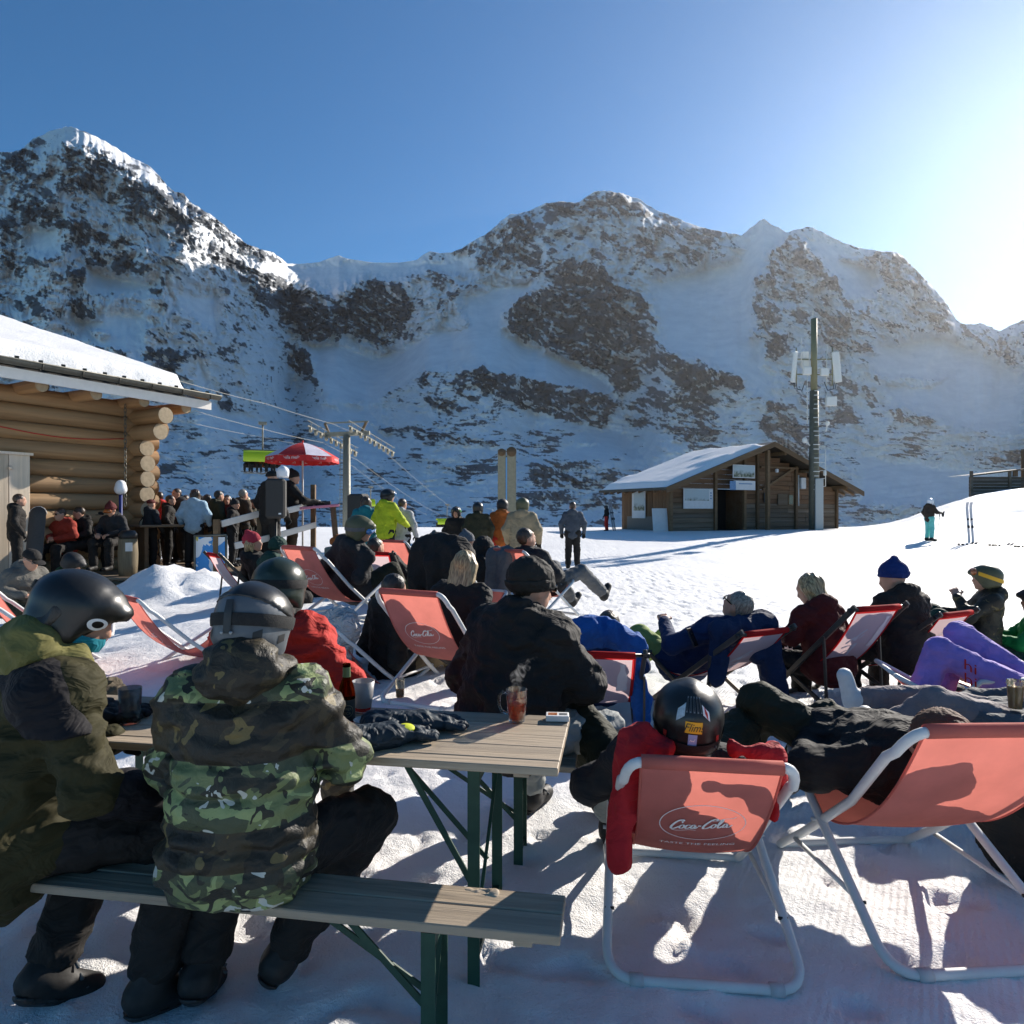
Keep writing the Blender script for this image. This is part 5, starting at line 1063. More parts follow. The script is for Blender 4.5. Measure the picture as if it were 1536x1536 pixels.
for sx, tilt in ((-1.15, .06), (1.08, -.09)):
    p = MB().box((0, 0, 0), (.36 if sx > 0 else .26, .16, 1.62), ANT, bev=.04).build('panel_antenna', mast, (sx, -.25, 8.55), (R(4), tilt, R(30 * (1 if sx < 0 else -1))))
    MB().tube([(sx * .85, -.1, 7.6), (sx * .85, -.1, 9.6)], .035, MASTU, 8).build('mount_pole', mast); MB().beam((0, 0, 8.2), (sx * .88, -.1, 8.2), .06, .06, MASTU).beam((0, 0, 9.0), (sx * .88, -.1, 9.0), .06, .06, MASTU).build('mount_arm', mast)
    for q in (0, .1): MB().tube([(sx * (1 - q), -.2, 7.75), (sx * (.95 - q), -.2, 7.42), (sx * .6, -.15, 7.35), (sx * .45, -.1, 7.8)], .022, CAB, 6).build('cable', mast)
for c, s_ in (((-.48, -.25, 8.35), (.42, .2, .42)), ((.45, -.2, 8.3), (.42, .2, .40)), ((.78, -.25, 6.75), (.55, .22, .5)), ((-.42, .1, 9.0), (.3, .2, .9)), ((.5, -.15, 3.0), (.14, .14, .28))): MB().box(c, s_, ANT, bev=.03).build('radio_unit', mast)
for x, z0, z1 in ((-.72, 8.6, 10.2), (.62, 7.6, 9.7), (-.4, 5.6, 8.3), (-.3, 8.3, 9.6)): MB().tube([(x, -.1, z0), (x, -.1, z1)], .022, ANT, 6).build('whip_aerial', mast)
V, Q = sdf([ell((-.62, -.3, 4.7), (.14, .1, .16)), cone((-.62, -.3, 4.7), (-.32, -.2, 4.45), .035)], .03, .03); link('lamp', np_mesh('lamp', V, Q, [ANT]), mast); V, Q = sdf([ell((.62, -.2, 5.6), (.12, .1, .12)), cone((.62, -.2, 5.6), (.58, -.1, 5.2), .04)], .03, .03); link('camera', np_mesh('camera', V, Q, [ANT]), mast)

# ------------------------------------------------------------------ shed and fence at the right edge
SH = Vector((wx(1456, 40), 40, g(wx(1456, 40), 40) - .3)); shed = thing('timber_shed', 'dark weathered timber shed on the snow bank at the right edge', 'shed', SH)
for i in range(8): MB().box((3.2, 0, 0), (6.6, .06, .185), TIMG, bev=.01).build('plank', shed, (0, 0, .1 + i * .195))
for x in (0, 2.3, 4.6): MB().box((x, -.06, .9), (.14, .12, 2.0), TIMG).build('post', shed)
m = MB(); m.add([(-.2, -.3, 1.65), (3.2, -.3, 2.05), (6.8, -.3, 2.05), (6.8, 2, 2.05), (3.2, 2, 2.05), (-.2, 2, 1.65)], [(0, 1, 2, 3, 4, 5)], TIMG); m.add([(-.2, -.3, 1.57), (3.2, -.3, 1.97), (6.8, -.3, 1.97), (6.8, -.3, 2.05), (3.2, -.3, 2.05), (-.2, -.3, 1.65)], [(0, 1, 2, 3, 4, 5)], TIMG); m.build('roof', shed)
for i in range(6): MB().box((2.6 + i * .55, -.1, 1.75), (.30, .05, .36), TIMV).build('batten', shed)
fp = thing('pole', 'brown wooden post sticking up behind the timber shed', 'pole', (wx(1534, 42), 42, 3.0)); MB().tube([(0, 0, 0), (0, 0, 2.5)], .09, TIMV, 8).build('shaft', fp)

# ------------------------------------------------------------------ concrete lift posts
CONC = plain('pale_concrete', (.28, .255, .175), .8, var=.3, scale=9, bump=.2)
dp = 30; px0 = wx(760, dp); pz = g(px0, dp); post = thing('concrete_pylon', 'pale twin concrete pylon rising behind the standing skiers', 'pylon', (px0, dp, pz))
for s, w_, zt in ((-1, .36, 3.85), (1, .42, 3.90)): m = MB(); m.box((s * .215, 0, zt / 2), (w_, .4, zt), CONC, bev=.03); m.build('upright', post)
for s, rr, zt in ((-1, .17, 3.72), (1, .22, 3.75)): m = MB(); m.tube([(s * .22, -.24, zt), (s * .22, .24, zt)], rr, BEAMW, 20); m.build('sheave', post)
MB().box((-.01, .05, 2.2), (.06, .5, 2.6), plain('blue_strip', (.15, .35, .6), .5)).build('cable_strip', post)

# ------------------------------------------------------------------ chairlift
GALV = plain('galvanised_steel', (.20, .19, .15), .5, .3, var=.25, scale=6); LGREEN = plain('lime_bubble', (.36, .50, .02), .2, var=.05); ROPE = plain('steel_rope', (.24, .23, .20), .5, .2)
td = 58.0; tx = wx(520, td); tb = g(tx, td); tower = thing('lift_tower', 'chairlift tower with cross arm and rows of rope wheels behind the parasol', 'lift tower', (tx, td, 0))
zt = wz(652, td); MB().tube([(0, 0, -7), (.0, 0, zt)], [.42, .30], GALV, 16).build('shaft', tower)
m = MB(); m.beam((-.62, -.2, -6), (-.48, -.2, zt - .6), .04, .04, GALV); m.beam((-.32, -.25, -6), (-.22, -.25, zt - .6), .04, .04, GALV)
for i in range(46): z = -3 + i * .26; m.beam((-.58, -.22, z), (-.27, -.25, z), .03, .03, GALV)
m.build('ladder', tower)
m = MB(); m.beam((-2.0, .0, zt), (2.0, 0, zt + .15), .4, .35, GALV); m.build('cross_arm', tower)
m = MB(); m.beam((-1.9, 0, zt + 1.0), (1.9, 0, zt + 1.15), .12, .12, GALV); m.beam((-1.5, 0, zt), (-1.9, 0, zt + 1.0), .2, .2, BEAMW); m.beam((1.2, 0, zt), (1.7, 0, zt + 1.1), .2, .2, BEAMW); m.build('work_gantry', tower)
for sx, dz in ((-1.7, .10), (1.7, -.10)):
    m = MB(); a = Vector((sx - 1.0, -2.2, zt + .5)); b_ = Vector((sx + 1.9, 3.2, zt - 1.3)); m.beam(a, b_, .1, .12, GALV); m.beam(a + Vector((0, 0, .45)), b_ + Vector((0, 0, .45)), .05, .05, GALV)
    for i in range(8): q = a.lerp(b_, (i + .5) / 8); m.beam(q, q + Vector((0, 0, .45)), .04, .04, GALV)
    m.build('catwalk', tower)
    for i in range(10): q = a.lerp(b_, (i + .5) / 10) + Vector((0, 0, -.22)); MB().tube([q - Vector((.09, 0, 0)), q + Vector((.09, 0, 0))], .24, GALV, 14).build('rope_wheel', tower)
def rope(label, pts, r=.016): 
    m = MB(); P = []
    for (a, b_) in zip(pts[:-1], pts[1:]):
        a, b_ = Vector(a), Vector(b_); s_ = (b_ - a).length * .005
        for i in range(12): t = i / 12; P.append(a.lerp(b_, t) - Vector((0, 0, s_ * 4 * t * (1 - t))))
    P.append(Vector(pts[-1])); m.tube(P, r, ROPE, 6); o = m.build('lift_cable'); return tag(o, label, 'cable', 'chairlift cables')
L3 = lambda px, py, d: (wx(px, d), d, wz(py, d))
rope('upper lift cable running from the cabin roof over the tower', [L3(258, 568, 36), L3(400, 606, 47), L3(500, 636, 56), L3(560, 662, 62), L3(690, 770, 140)])
rope('middle lift cable carrying the green chair beside the parasol', [L3(292, 616, 40), L3(400, 645, 47), L3(485, 664, 56), L3(536, 690, 62), L3(660, 772, 140)])
rope('lower lift cable passing under the cabin eave', [L3(285, 634, 40), L3(400, 657, 48), L3(483, 672, 57), L3(530, 700, 66), L3(640, 772, 150)], .014)
SKI_P = [CHAR, DKRED, ORNG, NAVY, DKOL, BLK]
def lift_chair(label, px, py, d, n=5, w=2.7, ppl=True, hang=1.9):
    x, y, z = L3(px, py, d); t = thing('lift_chair', label, 'chairlift chair', (x, y, z), R(20), 'chairlift chairs')
    MB().tube([(0, 0, hang + 1.2), (0, .1, hang + .3), (0, .2, hang - .2), (0, .1, 1.15)], .055, GALV, 8).box((0, 0, hang + 1.2), (.55, .3, .2), GALV).build('hanger', t)
    P = [[(xx, .15 + .62 * math.cos(a) - .3, .55 + .62 * math.sin(a)) for a in np.linspace(R(35), R(200), 12)] for xx in np.linspace(-w / 2, w / 2, 8)]
    MB().grid(P, LGREEN).build('bubble', t); MB().box((0, -.0, 1.2), (w, .5, .07), GALV, bev=.02).build('canopy_bar', t)
    for i in range(n): xx = -w / 2 + w * (i + .5) / n; MB().box((xx, .05, .0), (w / n - .06, .46, .09), DARKPL, bev=.03).box((xx, .30, .32), (w / n - .06, .08, .6), DARKPL, bev=.03).build('seat', t)
    MB().tube([(-w / 2, -.35, -.45), (w / 2, -.35, -.45)], .03, GALV, 6).build('footrest', t)
    return t
c1 = lift_chair('lime green bubble lift chair full of skiers left of the parasol', 394, 701, 47, 6, 2.5)
c2 = lift_chair('smaller lime green lift chair far down the slope behind the standing skiers', 671, 790, 95, 6, 3.2)
lift_chair('tiny empty lift chair hanging above the teal jacket', 556, 764, 78, 4, .9, hang=1.4)
lift_chair('lime lift chair half hidden by the log cabin corner', 208, 672, 44, 6, 2.4)
for ci, nn in ((c1, 5), (c2, 4)):
    for i in range(nn):
        p = copy_tree(MINI) if 'MINI' in globals() else None
        if p is None:
            r_, M4, J = person('skier riding in the lime lift chair left of the parasol', (0, 0, 0), R(180), 'sit', CHAR, BLK, RUB, 'helmet', HELM, cell=.05, group='skiers on the chairlift'); MINI = r_; p = r_
            for s in (-1, 1): MB().box((s * .16, .62, .02), (.10, 1.7, .03), DARKPL, bev=.01).build('ski', r_)
        p['label'] = '%s skier in %s jacket riding in the %s' % (('leftmost', 'second', 'third', 'fourth', 'fifth')[i], ('charcoal', 'dark red', 'orange', 'navy', 'olive')[i], 'lime lift chair left of the parasol' if ci is c1 else 'smaller lift chair far down the slope')
        wv = 2.5 if ci is c1 else 3.2; off = Matrix.Rotation(R(20), 3, 'Z') @ Vector((-wv / 2 + wv * (i + .7) / (nn + .4), -.02, -.40)); p.location = ci.location + off; p.rotation_euler = (0, 0, R(200 + rnd.uniform(-12, 12)))
        for ch in p.children:
            if ch.name.startswith('jacket'): ch.data = ch.data.copy(); ch.data.materials[0] = SKI_P[i % 6]
# ------------------------------------------------------------------ standing and sitting people, placed where they stand
def stand(label, px, top, d, rz, jacket, trousers, topg='beanie', topm=None, zg=None, group=None, **k):
    x = wx(px, d); z0 = g(x, d) if zg is None else zg; hgt = wz(top, d) - z0
    return person(label, (x, d, z0), R(rz), 'stand', jacket, trousers, top=topg, topm=topm, scale=hgt / (1.80 if topg == 'helmet' else 1.785 if topg in ('beanie', 'skullcap', 'cap') else 1.75), group=group, **{'cell': .026, **k})
def sit_at(label, px, top, d, rz, jacket, trousers, topg='beanie', topm=None, scale=1.0, zg=None, group=None, kind='sit', **k):
    x = wx(px, d); h = {'sit': 1.36, 'ground': .93, 'recline': .97}[kind] + (.03 if topg == 'helmet' else 0)
    z0 = wz(top, d) - h * scale
    return person(label, (x, d, z0 if zg is None else zg), R(rz), kind, jacket, trousers, top=topg, topm=topm, scale=scale, group=group, **{'cell': .022, **k})
GS = 'people standing on the snow'; GT = 'people on the cabin terrace'; GD = 'people resting in the deck chairs'
# --- standing on the snow behind the chairs
stand('person in lime and sage ski jacket with black helmet and blue goggles', 579, 730, 12.6, -38, LIME, BLK, 'helmet', HELB, goggles=LENSB, strap=FAB_STRAP, lens_up=.03, hair='short', cell=.018, bulk=1.12, group=GS, ski=True, hy=-25,
      jdisp=None, elR=(.30, .12, 1.16), haR=(.22, .36, 1.04))
stand('person in teal jacket and long brown hair beside the dark loudspeaker', 548, 744, 13.4, 8, TEAL, TEAL, None, hair='long', hairm=HBRN, group=GS, hy=28)
stand('person in pale grey puffy jacket right of the lime jacket', 602, 747, 13.2, -20, LGREY, BLK, None, hair='short', hairm=HBRN, group=GS, bulk=1.1, hy=-10)
stand('person in black jacket facing us with green goggles on a dark helmet', 685, 757, 13.8, 172, BLK, BLK, 'helmet', HELM, goggles=LENS, strap=GREEN, lens_up=.05, eyes=True, group=GS)
stand('person in dark olive jacket and black helmet seen from behind', 717, 750, 13.2, 6, DKOL, BLK, 'helmet', HELB, group=GS, bulk=1.1)
stand('person in orange jacket and red trousers with dark helmet', 753, 745, 13.6, -12, ORNG, RED, 'helmet', HELM, group=GS, elL=(-.28, .1, 1.22), haL=(-.2, .25, 1.38))
stand('person in beige and blue ski jacket with olive helmet', 783, 743, 12.4, -10, BEIGE, GREY, 'helmet', HELOL, group=GS, bulk=1.16, hy=30)
stand('person in grey jacket standing alone with hands at the sides', 859, 752, 18.2, -6, fabric('slate_jacket', (.06, .075, .095)), BLK, None, hair='short', hairm=HBRN, group=GS, cell=.02)
stand('person in red trousers with skis beside the lift hut', 910, 757, 33.5, 60, BLK, RED, 'helmet', HELB, group=GS, cell=.035)
# lone skier on the right
d = 27.6; sk, M4, J = stand('person in brown jacket and aqua trousers holding a black glove out', 1394, 746, d, -78, fabric('brown_ski_jacket', (.045, .032, .024)), AQUA, 'helmet', HELW, group=GS, ski=True, elR=(.28, .12, 1.17), haR=(.2, .36, 1.16), hy=20)
o = sdf_obj('held_glove', [ell((.05, .62, 1.07), (.05, .04, .09)), cone((.05, .62, 1.1), (.07, .66, 1.2), .025), cone((.05, .6, 1.1), (.03, .56, 1.18), .022)], .015, GLOVE, sk, .03)
# --- terrace
TZ = .28
TPL = wood('terrace_plank_wood', (.28, .19, .11), 0, .5, .8, .4, grey=(.20, .17, .14))
tr_ = thing('terrace', 'worn plank terrace in front of the log cabin', 'terrace', (0, 0, 0))
for i in range(34):
    y = 12.9 + i * .15; xl = -9.6 - (y - 13) * .2; xr = -5.2 + (y - 13) * .55 if y < 16 else -3.4
    MB().box((0, 0, 0), (xr - xl, .135, .05), TPL, bev=.008).build('plank', tr_, ((xl + xr) / 2 + rnd.uniform(-.1, .1), y, TZ - .02 + rnd.uniform(-.006, .006)), (0, 0, R(rnd.uniform(-.4, .4))))
for s in ((-9.2, 13), (-6.5, 13), (-4.2, 16.5), (-9, 17)): MB().box((s[0], s[1], TZ - .2), (.15, .15, .4), BEAMW).build('joist', tr_)
bars = [('person in dark jacket behind the upright snowboard', 24, 740, 12.3, -55, BLK, BLK, None, dict(hair='short')),
 ('person in blue grey jacket with long brown hair at the terrace rail', 291, 733, 15.2, 10, SKYB, BLK, None, dict(hair='long', hy=55, bulk=1.08)),
 ('person in dark coat leaning over the terrace table', 325, 735, 15.8, -40, DKOL, BLK, None, dict(hair='short', hairm=HBLK)),
 ('person in brown hooded jacket sitting at the rail', 362, 733, 16.0, -30, BROWN, CHAR, None, dict(hair='short', hairm=HGRY, bulk=1.1)),
 ('person in red jacket at the back of the terrace', 240, 737, 16.4, 40, RED, BLK, None, dict(hair='short')),
 ('person in black jacket bent over a terrace table', 252, 742, 15.6, -70, BLK, BLK, None, dict(hair='short', hairm=HBLK)),
 ('person with lime scarf at the back of the terrace', 268, 732, 16.8, 150, CHAR, BLK, None, dict(hair='short', eyes=True, neck_m=SKIN)),
 ('person in olive parka beside the cabin corner', 208, 735, 15.4, 20, DKOL, CHAR, None, dict(hair='bob')),
 ('person in navy jacket between the red and the black jackets', 280, 742, 17.0, 170, NAVY, BLK, None, dict(hair='short', eyes=True)),
 ('person in dark red fleece under the parasol end of the terrace', 341, 742, 16.9, 200, DKRED, BLK, None, dict(hair='bob', hairm=HBLK, eyes=True))]
for lb_, px_, tp, d, rz, jk_, tr2, tg, kw in bars: stand(lb_, px_, tp, d, rz, jk_, tr2, tg, zg=TZ, group=GT, cell=.028, **kw)
sit_at('person in red hooded jacket and sunglasses sitting by the cabin wall', 100, 757, 13.6, 172, fabric('rust_red_jacket', (.30, .035, .020)), BLK, None, hair='short', shades=True, group=GT, gloves=None, haR=(.06, .34, .76), haL=(-.05, .36, .74), zg=TZ - .02, scale=1.02, hy=-16)
sit_at('person in black jacket with brown hair beside the red hooded jacket', 131, 759, 13.9, 150, BLK, BLK, None, hair='short', hairm=HBRN, group=GT, eyes=True, hp=-14, hy=-30, gloves=None)
sit_at('person in charcoal jacket with red goggles looking down at a phone', 174, 754, 13.7, 176, CHAR, BLK, 'beanie', fabric('burgundy_knit', (.12, .02, .02)), goggles=LENSO, group=GT, hp=-18, gloves=None)
sit_at('person in grey jacket and sunglasses bending forward at the left edge', 22, 812, 8.2, -110, fabric('stone_jacket', (.15, .14, .12)), DKOL, 'cap', BLK, shades=True, group=GT, hp=-12, gloves=None, neck=(0, .22, 1.02))
sit_at('person in green jacket crouching behind the black glossy helmet', 92, 826, 9.0, -90, fabric('moss_jacket', (.05, .085, .03)), DKOL, 'helmet', HELM, group=GT, hp=-20)
tb_ = thing('terrace_table', 'dark wooden table between the people on the terrace', 'table', (wx(262, 15.2), 15.2, TZ), R(50)); MB().box((0, 0, .96), (1.7, .6, .05), TPL, bev=.01).build('top', tb_); [MB().box((x, 0, .47), (.08, .5, .94), BEAMW).build('leg', tb_) for x in (-.7, .7)]
for lb_, px_, tp, d, rz, jk_, tr2, tg, kw in [('person in dark jacket with a rust cap at the terrace table', 224, 746, 14.9, -20, CHAR, BLK, 'cap', dict(topm=DKRED)), ('person in brown coat with dark hair right of the sky blue jacket', 312, 741, 16.3, 60, DBROWN, BLK, None, dict(hair='bob', hairm=HBLK)),
   ('person in black ski jacket under the railing end', 349, 747, 15.5, -80, BLK, CHAR, 'beanie', dict(topm=CHAR)), ('person in olive jacket sitting low at the railing', 378, 748, 16.4, -100, DKOL, BLK, None, dict(hair='short', hairm=HBLK))]: stand(lb_, px_, tp, d, rz, jk_, tr2, tg, zg=TZ, group=GT, cell=.028, **kw)
for lb_, px_, tp, d, rz, jk_, tr2, tg, kw in [('person in black hat close to the cabin log ends', 217, 749, 16.8, 130, BLK, BLK, 'beanie', dict(topm=BLK, eyes=True)), ('person in dark blue jacket behind the rust cap', 232, 752, 16.9, 170, NAVY, BLK, None, dict(hair='short', eyes=True)),
   ('person in dark green jacket behind the terrace table', 258, 750, 17.4, 185, DGREEN, BLK, None, dict(hair='bob', hairm=HBLK, eyes=True)), ('person in orange top far back on the terrace', 273, 748, 18.2, 150, ORNG, BLK, None, dict(hair='short')),
   ('person in charcoal hood far back right of the sky blue jacket', 302, 745, 18.0, 160, CHAR, BLK, 'hood', dict(topm=CHAR)), ('person in black coat between the brown hood and the railing', 333, 750, 17.6, 120, BLK, BLK, None, dict(hair='short', hairm=HBLK)),
   ('person in grey fleece with fair hair behind the railing', 371, 744, 17.2, 100, GREY, BLK, None, dict(hair='bob', hairm=HBLD)), ('person in dark jacket sitting at the cabin wall under the lamp', 152, 765, 14.4, 170, CHAR, BLK, 'cap', dict(topm=BLK))]: stand(lb_, px_, tp, d, rz, jk_, tr2, tg, zg=TZ, group=GT, cell=.028, **kw)
# --- disc jockeys at the pink desk
stand('person in black coat behind the dark loudspeaker on the ramp', 405, 702, 13.9, -30, BLK, BLK, 'cap', BLK, zg=.35, group='people at the music desk', bulk=1.05, hy=-20)
stand('person in dark jacket reaching over the pink music desk', 436, 703, 14.9, -65, BLK, BROWN, 'beanie', BLK, zg=.45, group='people at the music desk', elR=(.28, .22, 1.16), haR=(.2, .48, 1.14), elL=(-.28, .22, 1.16), haL=(-.15, .46, 1.1))
RAILW = plain('white_rail_board', (.72, .68, .62), .7, var=.2, scale=5)
rl = thing('railing', 'white board railing climbing beside the terrace', 'railing', (0, 0, 0))
for a, b_ in ((L3(332, 786, 13.2), L3(388, 771, 13.9)), (L3(422, 768, 14.3), L3(481, 754, 15.2)), (L3(352, 819, 13.3), L3(420, 803, 14.1)), (L3(414, 804, 14.0), L3(474, 787, 15.1))): MB().beam(a, b_, .04, .13, RAILW, bev=.006).build('rail_board', rl)
for px_, d, t0 in ((325, 13.1, 779), (390, 14.0, 764), (470, 15.2, 727)): MB().beam((wx(px_, d), d, TZ - .2), (wx(px_, d), d, wz(t0, d)), .1, .1, BEAMW, (0, 1, 0)).build('post', rl)
for i in range(10): q = Vector(L3(352, 822, 13.3)).lerp(Vector(L3(420, 806, 14.1)), i / 9); MB().box((0, 0, 0), (.5, .10, .03), RAILW).build('ramp_tread', rl, (q.x + .25, q.y + .1, q.z - .22 - .03 * i))
bn = thing('banner', 'blue white and yellow printed banner hung on the terrace rail', 'banner', (wx(312, 13.05), 13.05, TZ))
b = NB('banner_print'); v = b.coord(); c = b.mix(b.math('GREATER_THAN', b.noise(v, 3.0, 2, .5, .5), .52), (.05, .26, .60), (.75, .76, .76)); c = b.mix(b.math('GREATER_THAN', b.noise(b.coord(scale=(1, 1, .4)), 4.2, 1), .60), c, (.55, .45, .12))
BANM = b.done(b.bsdf(c, .6)); P = [[(x, .02 * math.sin(x * 14), z) for z in np.linspace(.05, .78, 6)] for x in np.linspace(-.24, .34, 16)]; MB().grid(P, BANM).build('cloth', bn); MB().tube([(-.26, 0, .80), (.36, 0, .82)], .02, GALV, 6).build('rod', bn)
for x in (-.26, .36): MB().tube([(x, 0, -.1), (x, 0, .82)], .02, GALV, 6).build('post', bn)
dk = thing('music_desk', 'pink topped music desk with mixer gear under the parasol', 'desk', L3(455, 762, 15.0)); dk.rotation_euler = (0, R(-5), R(24))
MB().box((0, 0, 0), (1.5, .6, .06), plain('pink_desk_top', (.62, .22, .30), .5), bev=.01).build('top', dk); [MB().box((x, .0, -.5), (.05, .5, 1.0), BEAMW).build('leg', dk) for x in (-.65, .65)]
for i, (x, w_) in enumerate(((-.45, .34), (.0, .4), (.42, .34))): MB().box((x, 0, .07), (w_, .4, .08), DARKPL, bev=.02).box((x, .0, .115), (w_ * .5, .2, .02), GREY).build('mixer', dk)
def speaker(label, px_, top, d, w_, h_, rz, stand_=True):
    x = wx(px_, d); z = wz(top, d); t = thing('loudspeaker', label, 'loudspeaker', (x, d, g(x, d)), R(rz)); z -= g(x, d)
    V, Q = sdf([cone((0, 0, z - h_ + w_ / 2), (0, 0, z - w_ / 2), w_ / 2, w_ / 2)], .03, .05, None); 
    MB().box((0, 0, z - h_ / 2), (w_, w_ * .8, h_), plain('speaker_shell', (.035, .033, .03), .6, var=.2), bev=.05).build('cabinet', t); MB().box((0, -w_ * .41, z - h_ / 2), (w_ * .86, .012, h_ * .9), plain('speaker_grille', (.05, .048, .045), .8, bump=.4, scale=200), bev=.004).build('grille', t); MB().box((.1, -w_ * .42, z - h_ * .88), (.05, .01, .03), WPL).build('badge', t)
    MB().tube([(0, 0, 0), (0, 0, z - h_)], .022, DARKPL, 8).build('pole', t)
    for k in range(3): a = k * 2.1; MB().tube([(0, 0, .55), (.45 * math.cos(a), .45 * math.sin(a), 0)], .014, DARKPL, 6).build('leg', t)
speaker('dark grey loudspeaker on a stand in front of the black coat', 414, 718, 13.4, .38, .80, 10); speaker('black loudspeaker on a stand behind the teal jacket', 538, 741, 14.4, .40, .62, -25)
wh = thing('helmet', 'white ski helmet left on top of the grey loudspeaker', 'helmet', (wx(424, 13.4), 13.4, wz(718, 13.4) + .05)); gear('helmet', HELW, wh, Matrix.Rotation(.6, 4, 'Z') @ Matrix.Translation((0, 0, .06)), 'shell')
# parasol
ps_d = 15.2; px0 = wx(454, ps_d); pt = wz(664, ps_d); pb = .45; par = thing('parasol', 'red and white striped parasol with lettered valance over the music desk', 'parasol', (px0, ps_d, pb), R(67.5))
PRED = fabric('parasol_red', (.62, .035, .035), bump=.1); PWHT = fabric('parasol_white', (.66, .62, .70), bump=.1); rr = .80; zt = pt - pb; ze = zt - .33
MB().tube([(0, 0, 0), (0, 0, zt)], .02, RAILW, 8).build('pole', par); MB().tube([(0, 0, zt - .02), (0, 0, zt + .05)], .02, PRED, 8).build('finial', par); V, Q = sdf([ell((0, 0, .0), (.22, .22, .08))], .03); link('base', np_mesh('base', V, Q, [CONC]), par)
for k in range(8):
    a0, a1 = k * math.pi / 4, (k + 1) * math.pi / 4; P = []
    for i in range(9):
        r_ = rr * i / 8; row = []
        for q in range(7): a = a0 + (a1 - a0) * q / 6; e = (1 - .05 * math.sin(math.pi * q / 6) * i / 8); row.append((r_ * e * math.sin(a), r_ * e * math.cos(a), zt - (zt - ze) * (i / 8) ** 1.5 - .015 * math.sin(math.pi * q / 6) * i / 8))
        P.append(row)
    MB().grid(P, PRED if k % 2 else PWHT).build('panel', par)
    P = [[((rr * .955 + .045 * rr * abs(q - 3) / 3) * math.sin(a0 + (a1 - a0) * q / 6) * (1 + .01 * j), (rr * .955 + .045 * rr * abs(q - 3) / 3) * math.cos(a0 + (a1 - a0) * q / 6) * (1 + .01 * j), ze - .012 - .062 * j - (.012 if j == 2 and q % 2 else 0)) for q in range(7)] for j in range(3)]
    vl = MB().grid(P, PRED).build('valance', par)
    V, Fc = text_mesh('rivella rivella', .105); V = V - V.mean(0); am = (a0 + a1) / 2 + math.pi
    MB().add([((rr * .972 + .006 + .03 * abs(v[0])) * math.sin(am - math.pi + v[0] * -1 / rr * -1), (rr * .972 + .006 + .03 * abs(v[0])) * math.cos(am - math.pi + v[0] / rr), ze - .070 + v[1]) for v in [(-q[0] * .78, q[1]) for q in V]], [f[::-1] for f in Fc], WHITE).build('lettering', vl)
    MB().tube([(0, 0, zt - .10), (rr * math.sin(a0), rr * math.cos(a0), ze - .01)], .007, RAILW, 5).build('rib', par)
# --- things by the cabin wall
sb = thing('snowboard', 'dark snowboard standing upright against the cabin panel', 'snowboard', (wx(46, 11.9), 11.9, .12)); V, Q = sdf([cone((0, 0, .16), (0, 0, 1.40), .145, .150, A_(0, 1, 0), .12)], .02, .01); V = V * A_(1, 1, 1); o = link('deck', np_mesh('deck', V, Q, [plain('dark_board', (.035, .028, .024), .4, var=.4)]), sb); o.rotation_euler = (R(-9), 0, R(8)); MB().tube([(.15 * math.sin(t), .01, 1.40 + .15 * math.cos(t)) for t in np.linspace(-1.5, 1.5, 14)], .006, RAILW, 6).build('edge', o)
br = thing('waste_barrel', 'grey wooden waste barrel with a pale label by the cabin corner', 'barrel', (wx(192, 13.2), 13.2, TZ - .05)); MB().lathe([(.001, 0), (.155, 0), (.175, .3), (.18, .5), (.165, .78), (.15, .80), (.001, .80)], PALEW if False else wood('barrel_wood', (.20, .16, .10), 2, .5), 22).build('staves', br); MB().lathe([(.001, .80), (.17, .80), (.17, .88), (.12, .95), (.001, .96)], DARKPL, 20).build('lid', br); MB().lathe([(.182, .55), (.182, .72)], RAILW, 8, a0=R(285), a1=R(325)).build('label', br)
lp = thing('globe_lamp', 'snow capped white globe lamp on a blue post by the cabin corner', 'lamp', (wx(181, 14.2), 14.2, TZ)); zl = wz(734, 14.2) - TZ; V, Q = sdf([ell((0, 0, zl), (.125, .125, .12)), cone((0, 0, zl + .08), (.0, 0, zl + .10), .10)], .02, .04); link('globe', np_mesh('globe', V, Q, [plain('opal_globe', (.8, .8, .8), .3, var=.05)]), lp); MB().tube([(0, 0, 0), (0, 0, zl - .10)], .035, plain('blue_post', (.02, .035, .18), .5), 8).build('post', lp)
# skis, poles, stands on the snow
def ski_pair(label, px_, d, rz, lean, col, L=1.72, z=None, binding=True):
    x = wx(px_, d); t = thing('ski_pair', label, 'skis', (x, d, (g(x, d) if z is None else z)), R(rz)); m_ = plain(col[0], col[1], .35, var=.2)
    for s in (-1, 1):
        P = [[(s * .07 + w_, yy, .012 + (.10 * max(0, (yy - L + .25) / .25) ** 2)) for w_ in (-.045 * (1 + .25 * abs(yy / L - .5)), .045 * (1 + .25 * abs(yy / L - .5)))] for yy in np.linspace(0, L, 16)]
        m = MB().grid(P, m_); m.grid([[(a, b2, c - .014) for a, b2, c in r2] for r2 in P][::-1], m_); k = m.build('ski', t)
        if binding: MB().box((s * .07, L * .42, .05), (.07, .12, .07), DARKPL, bev=.02).build('binding', k); MB().box((s * .07, L * .60, .04), (.07, .08, .06), DARKPL, bev=.02).build('binding', k)
    t.rotation_euler = (R(lean), 0, R(rz)); return t
def ski_pole(label, px_, d, lean, rz, L=1.15):
    x = wx(px_, d); t = thing('ski_pole', label, 'ski pole', (x, d, g(x, d)), R(rz)); t.rotation_euler = (R(lean), 0, R(rz)); MB().tube([(0, 0, 0), (0, 0, L)], .009, GALV, 6).build('shaft', t); MB().tube([(0, 0, L - .12), (0, 0, L)], .016, DARKPL, 8).build('grip', t); MB().lathe([(.001, .08), (.05, .07), (.001, .06)], DARKPL, 10).build('basket', t)
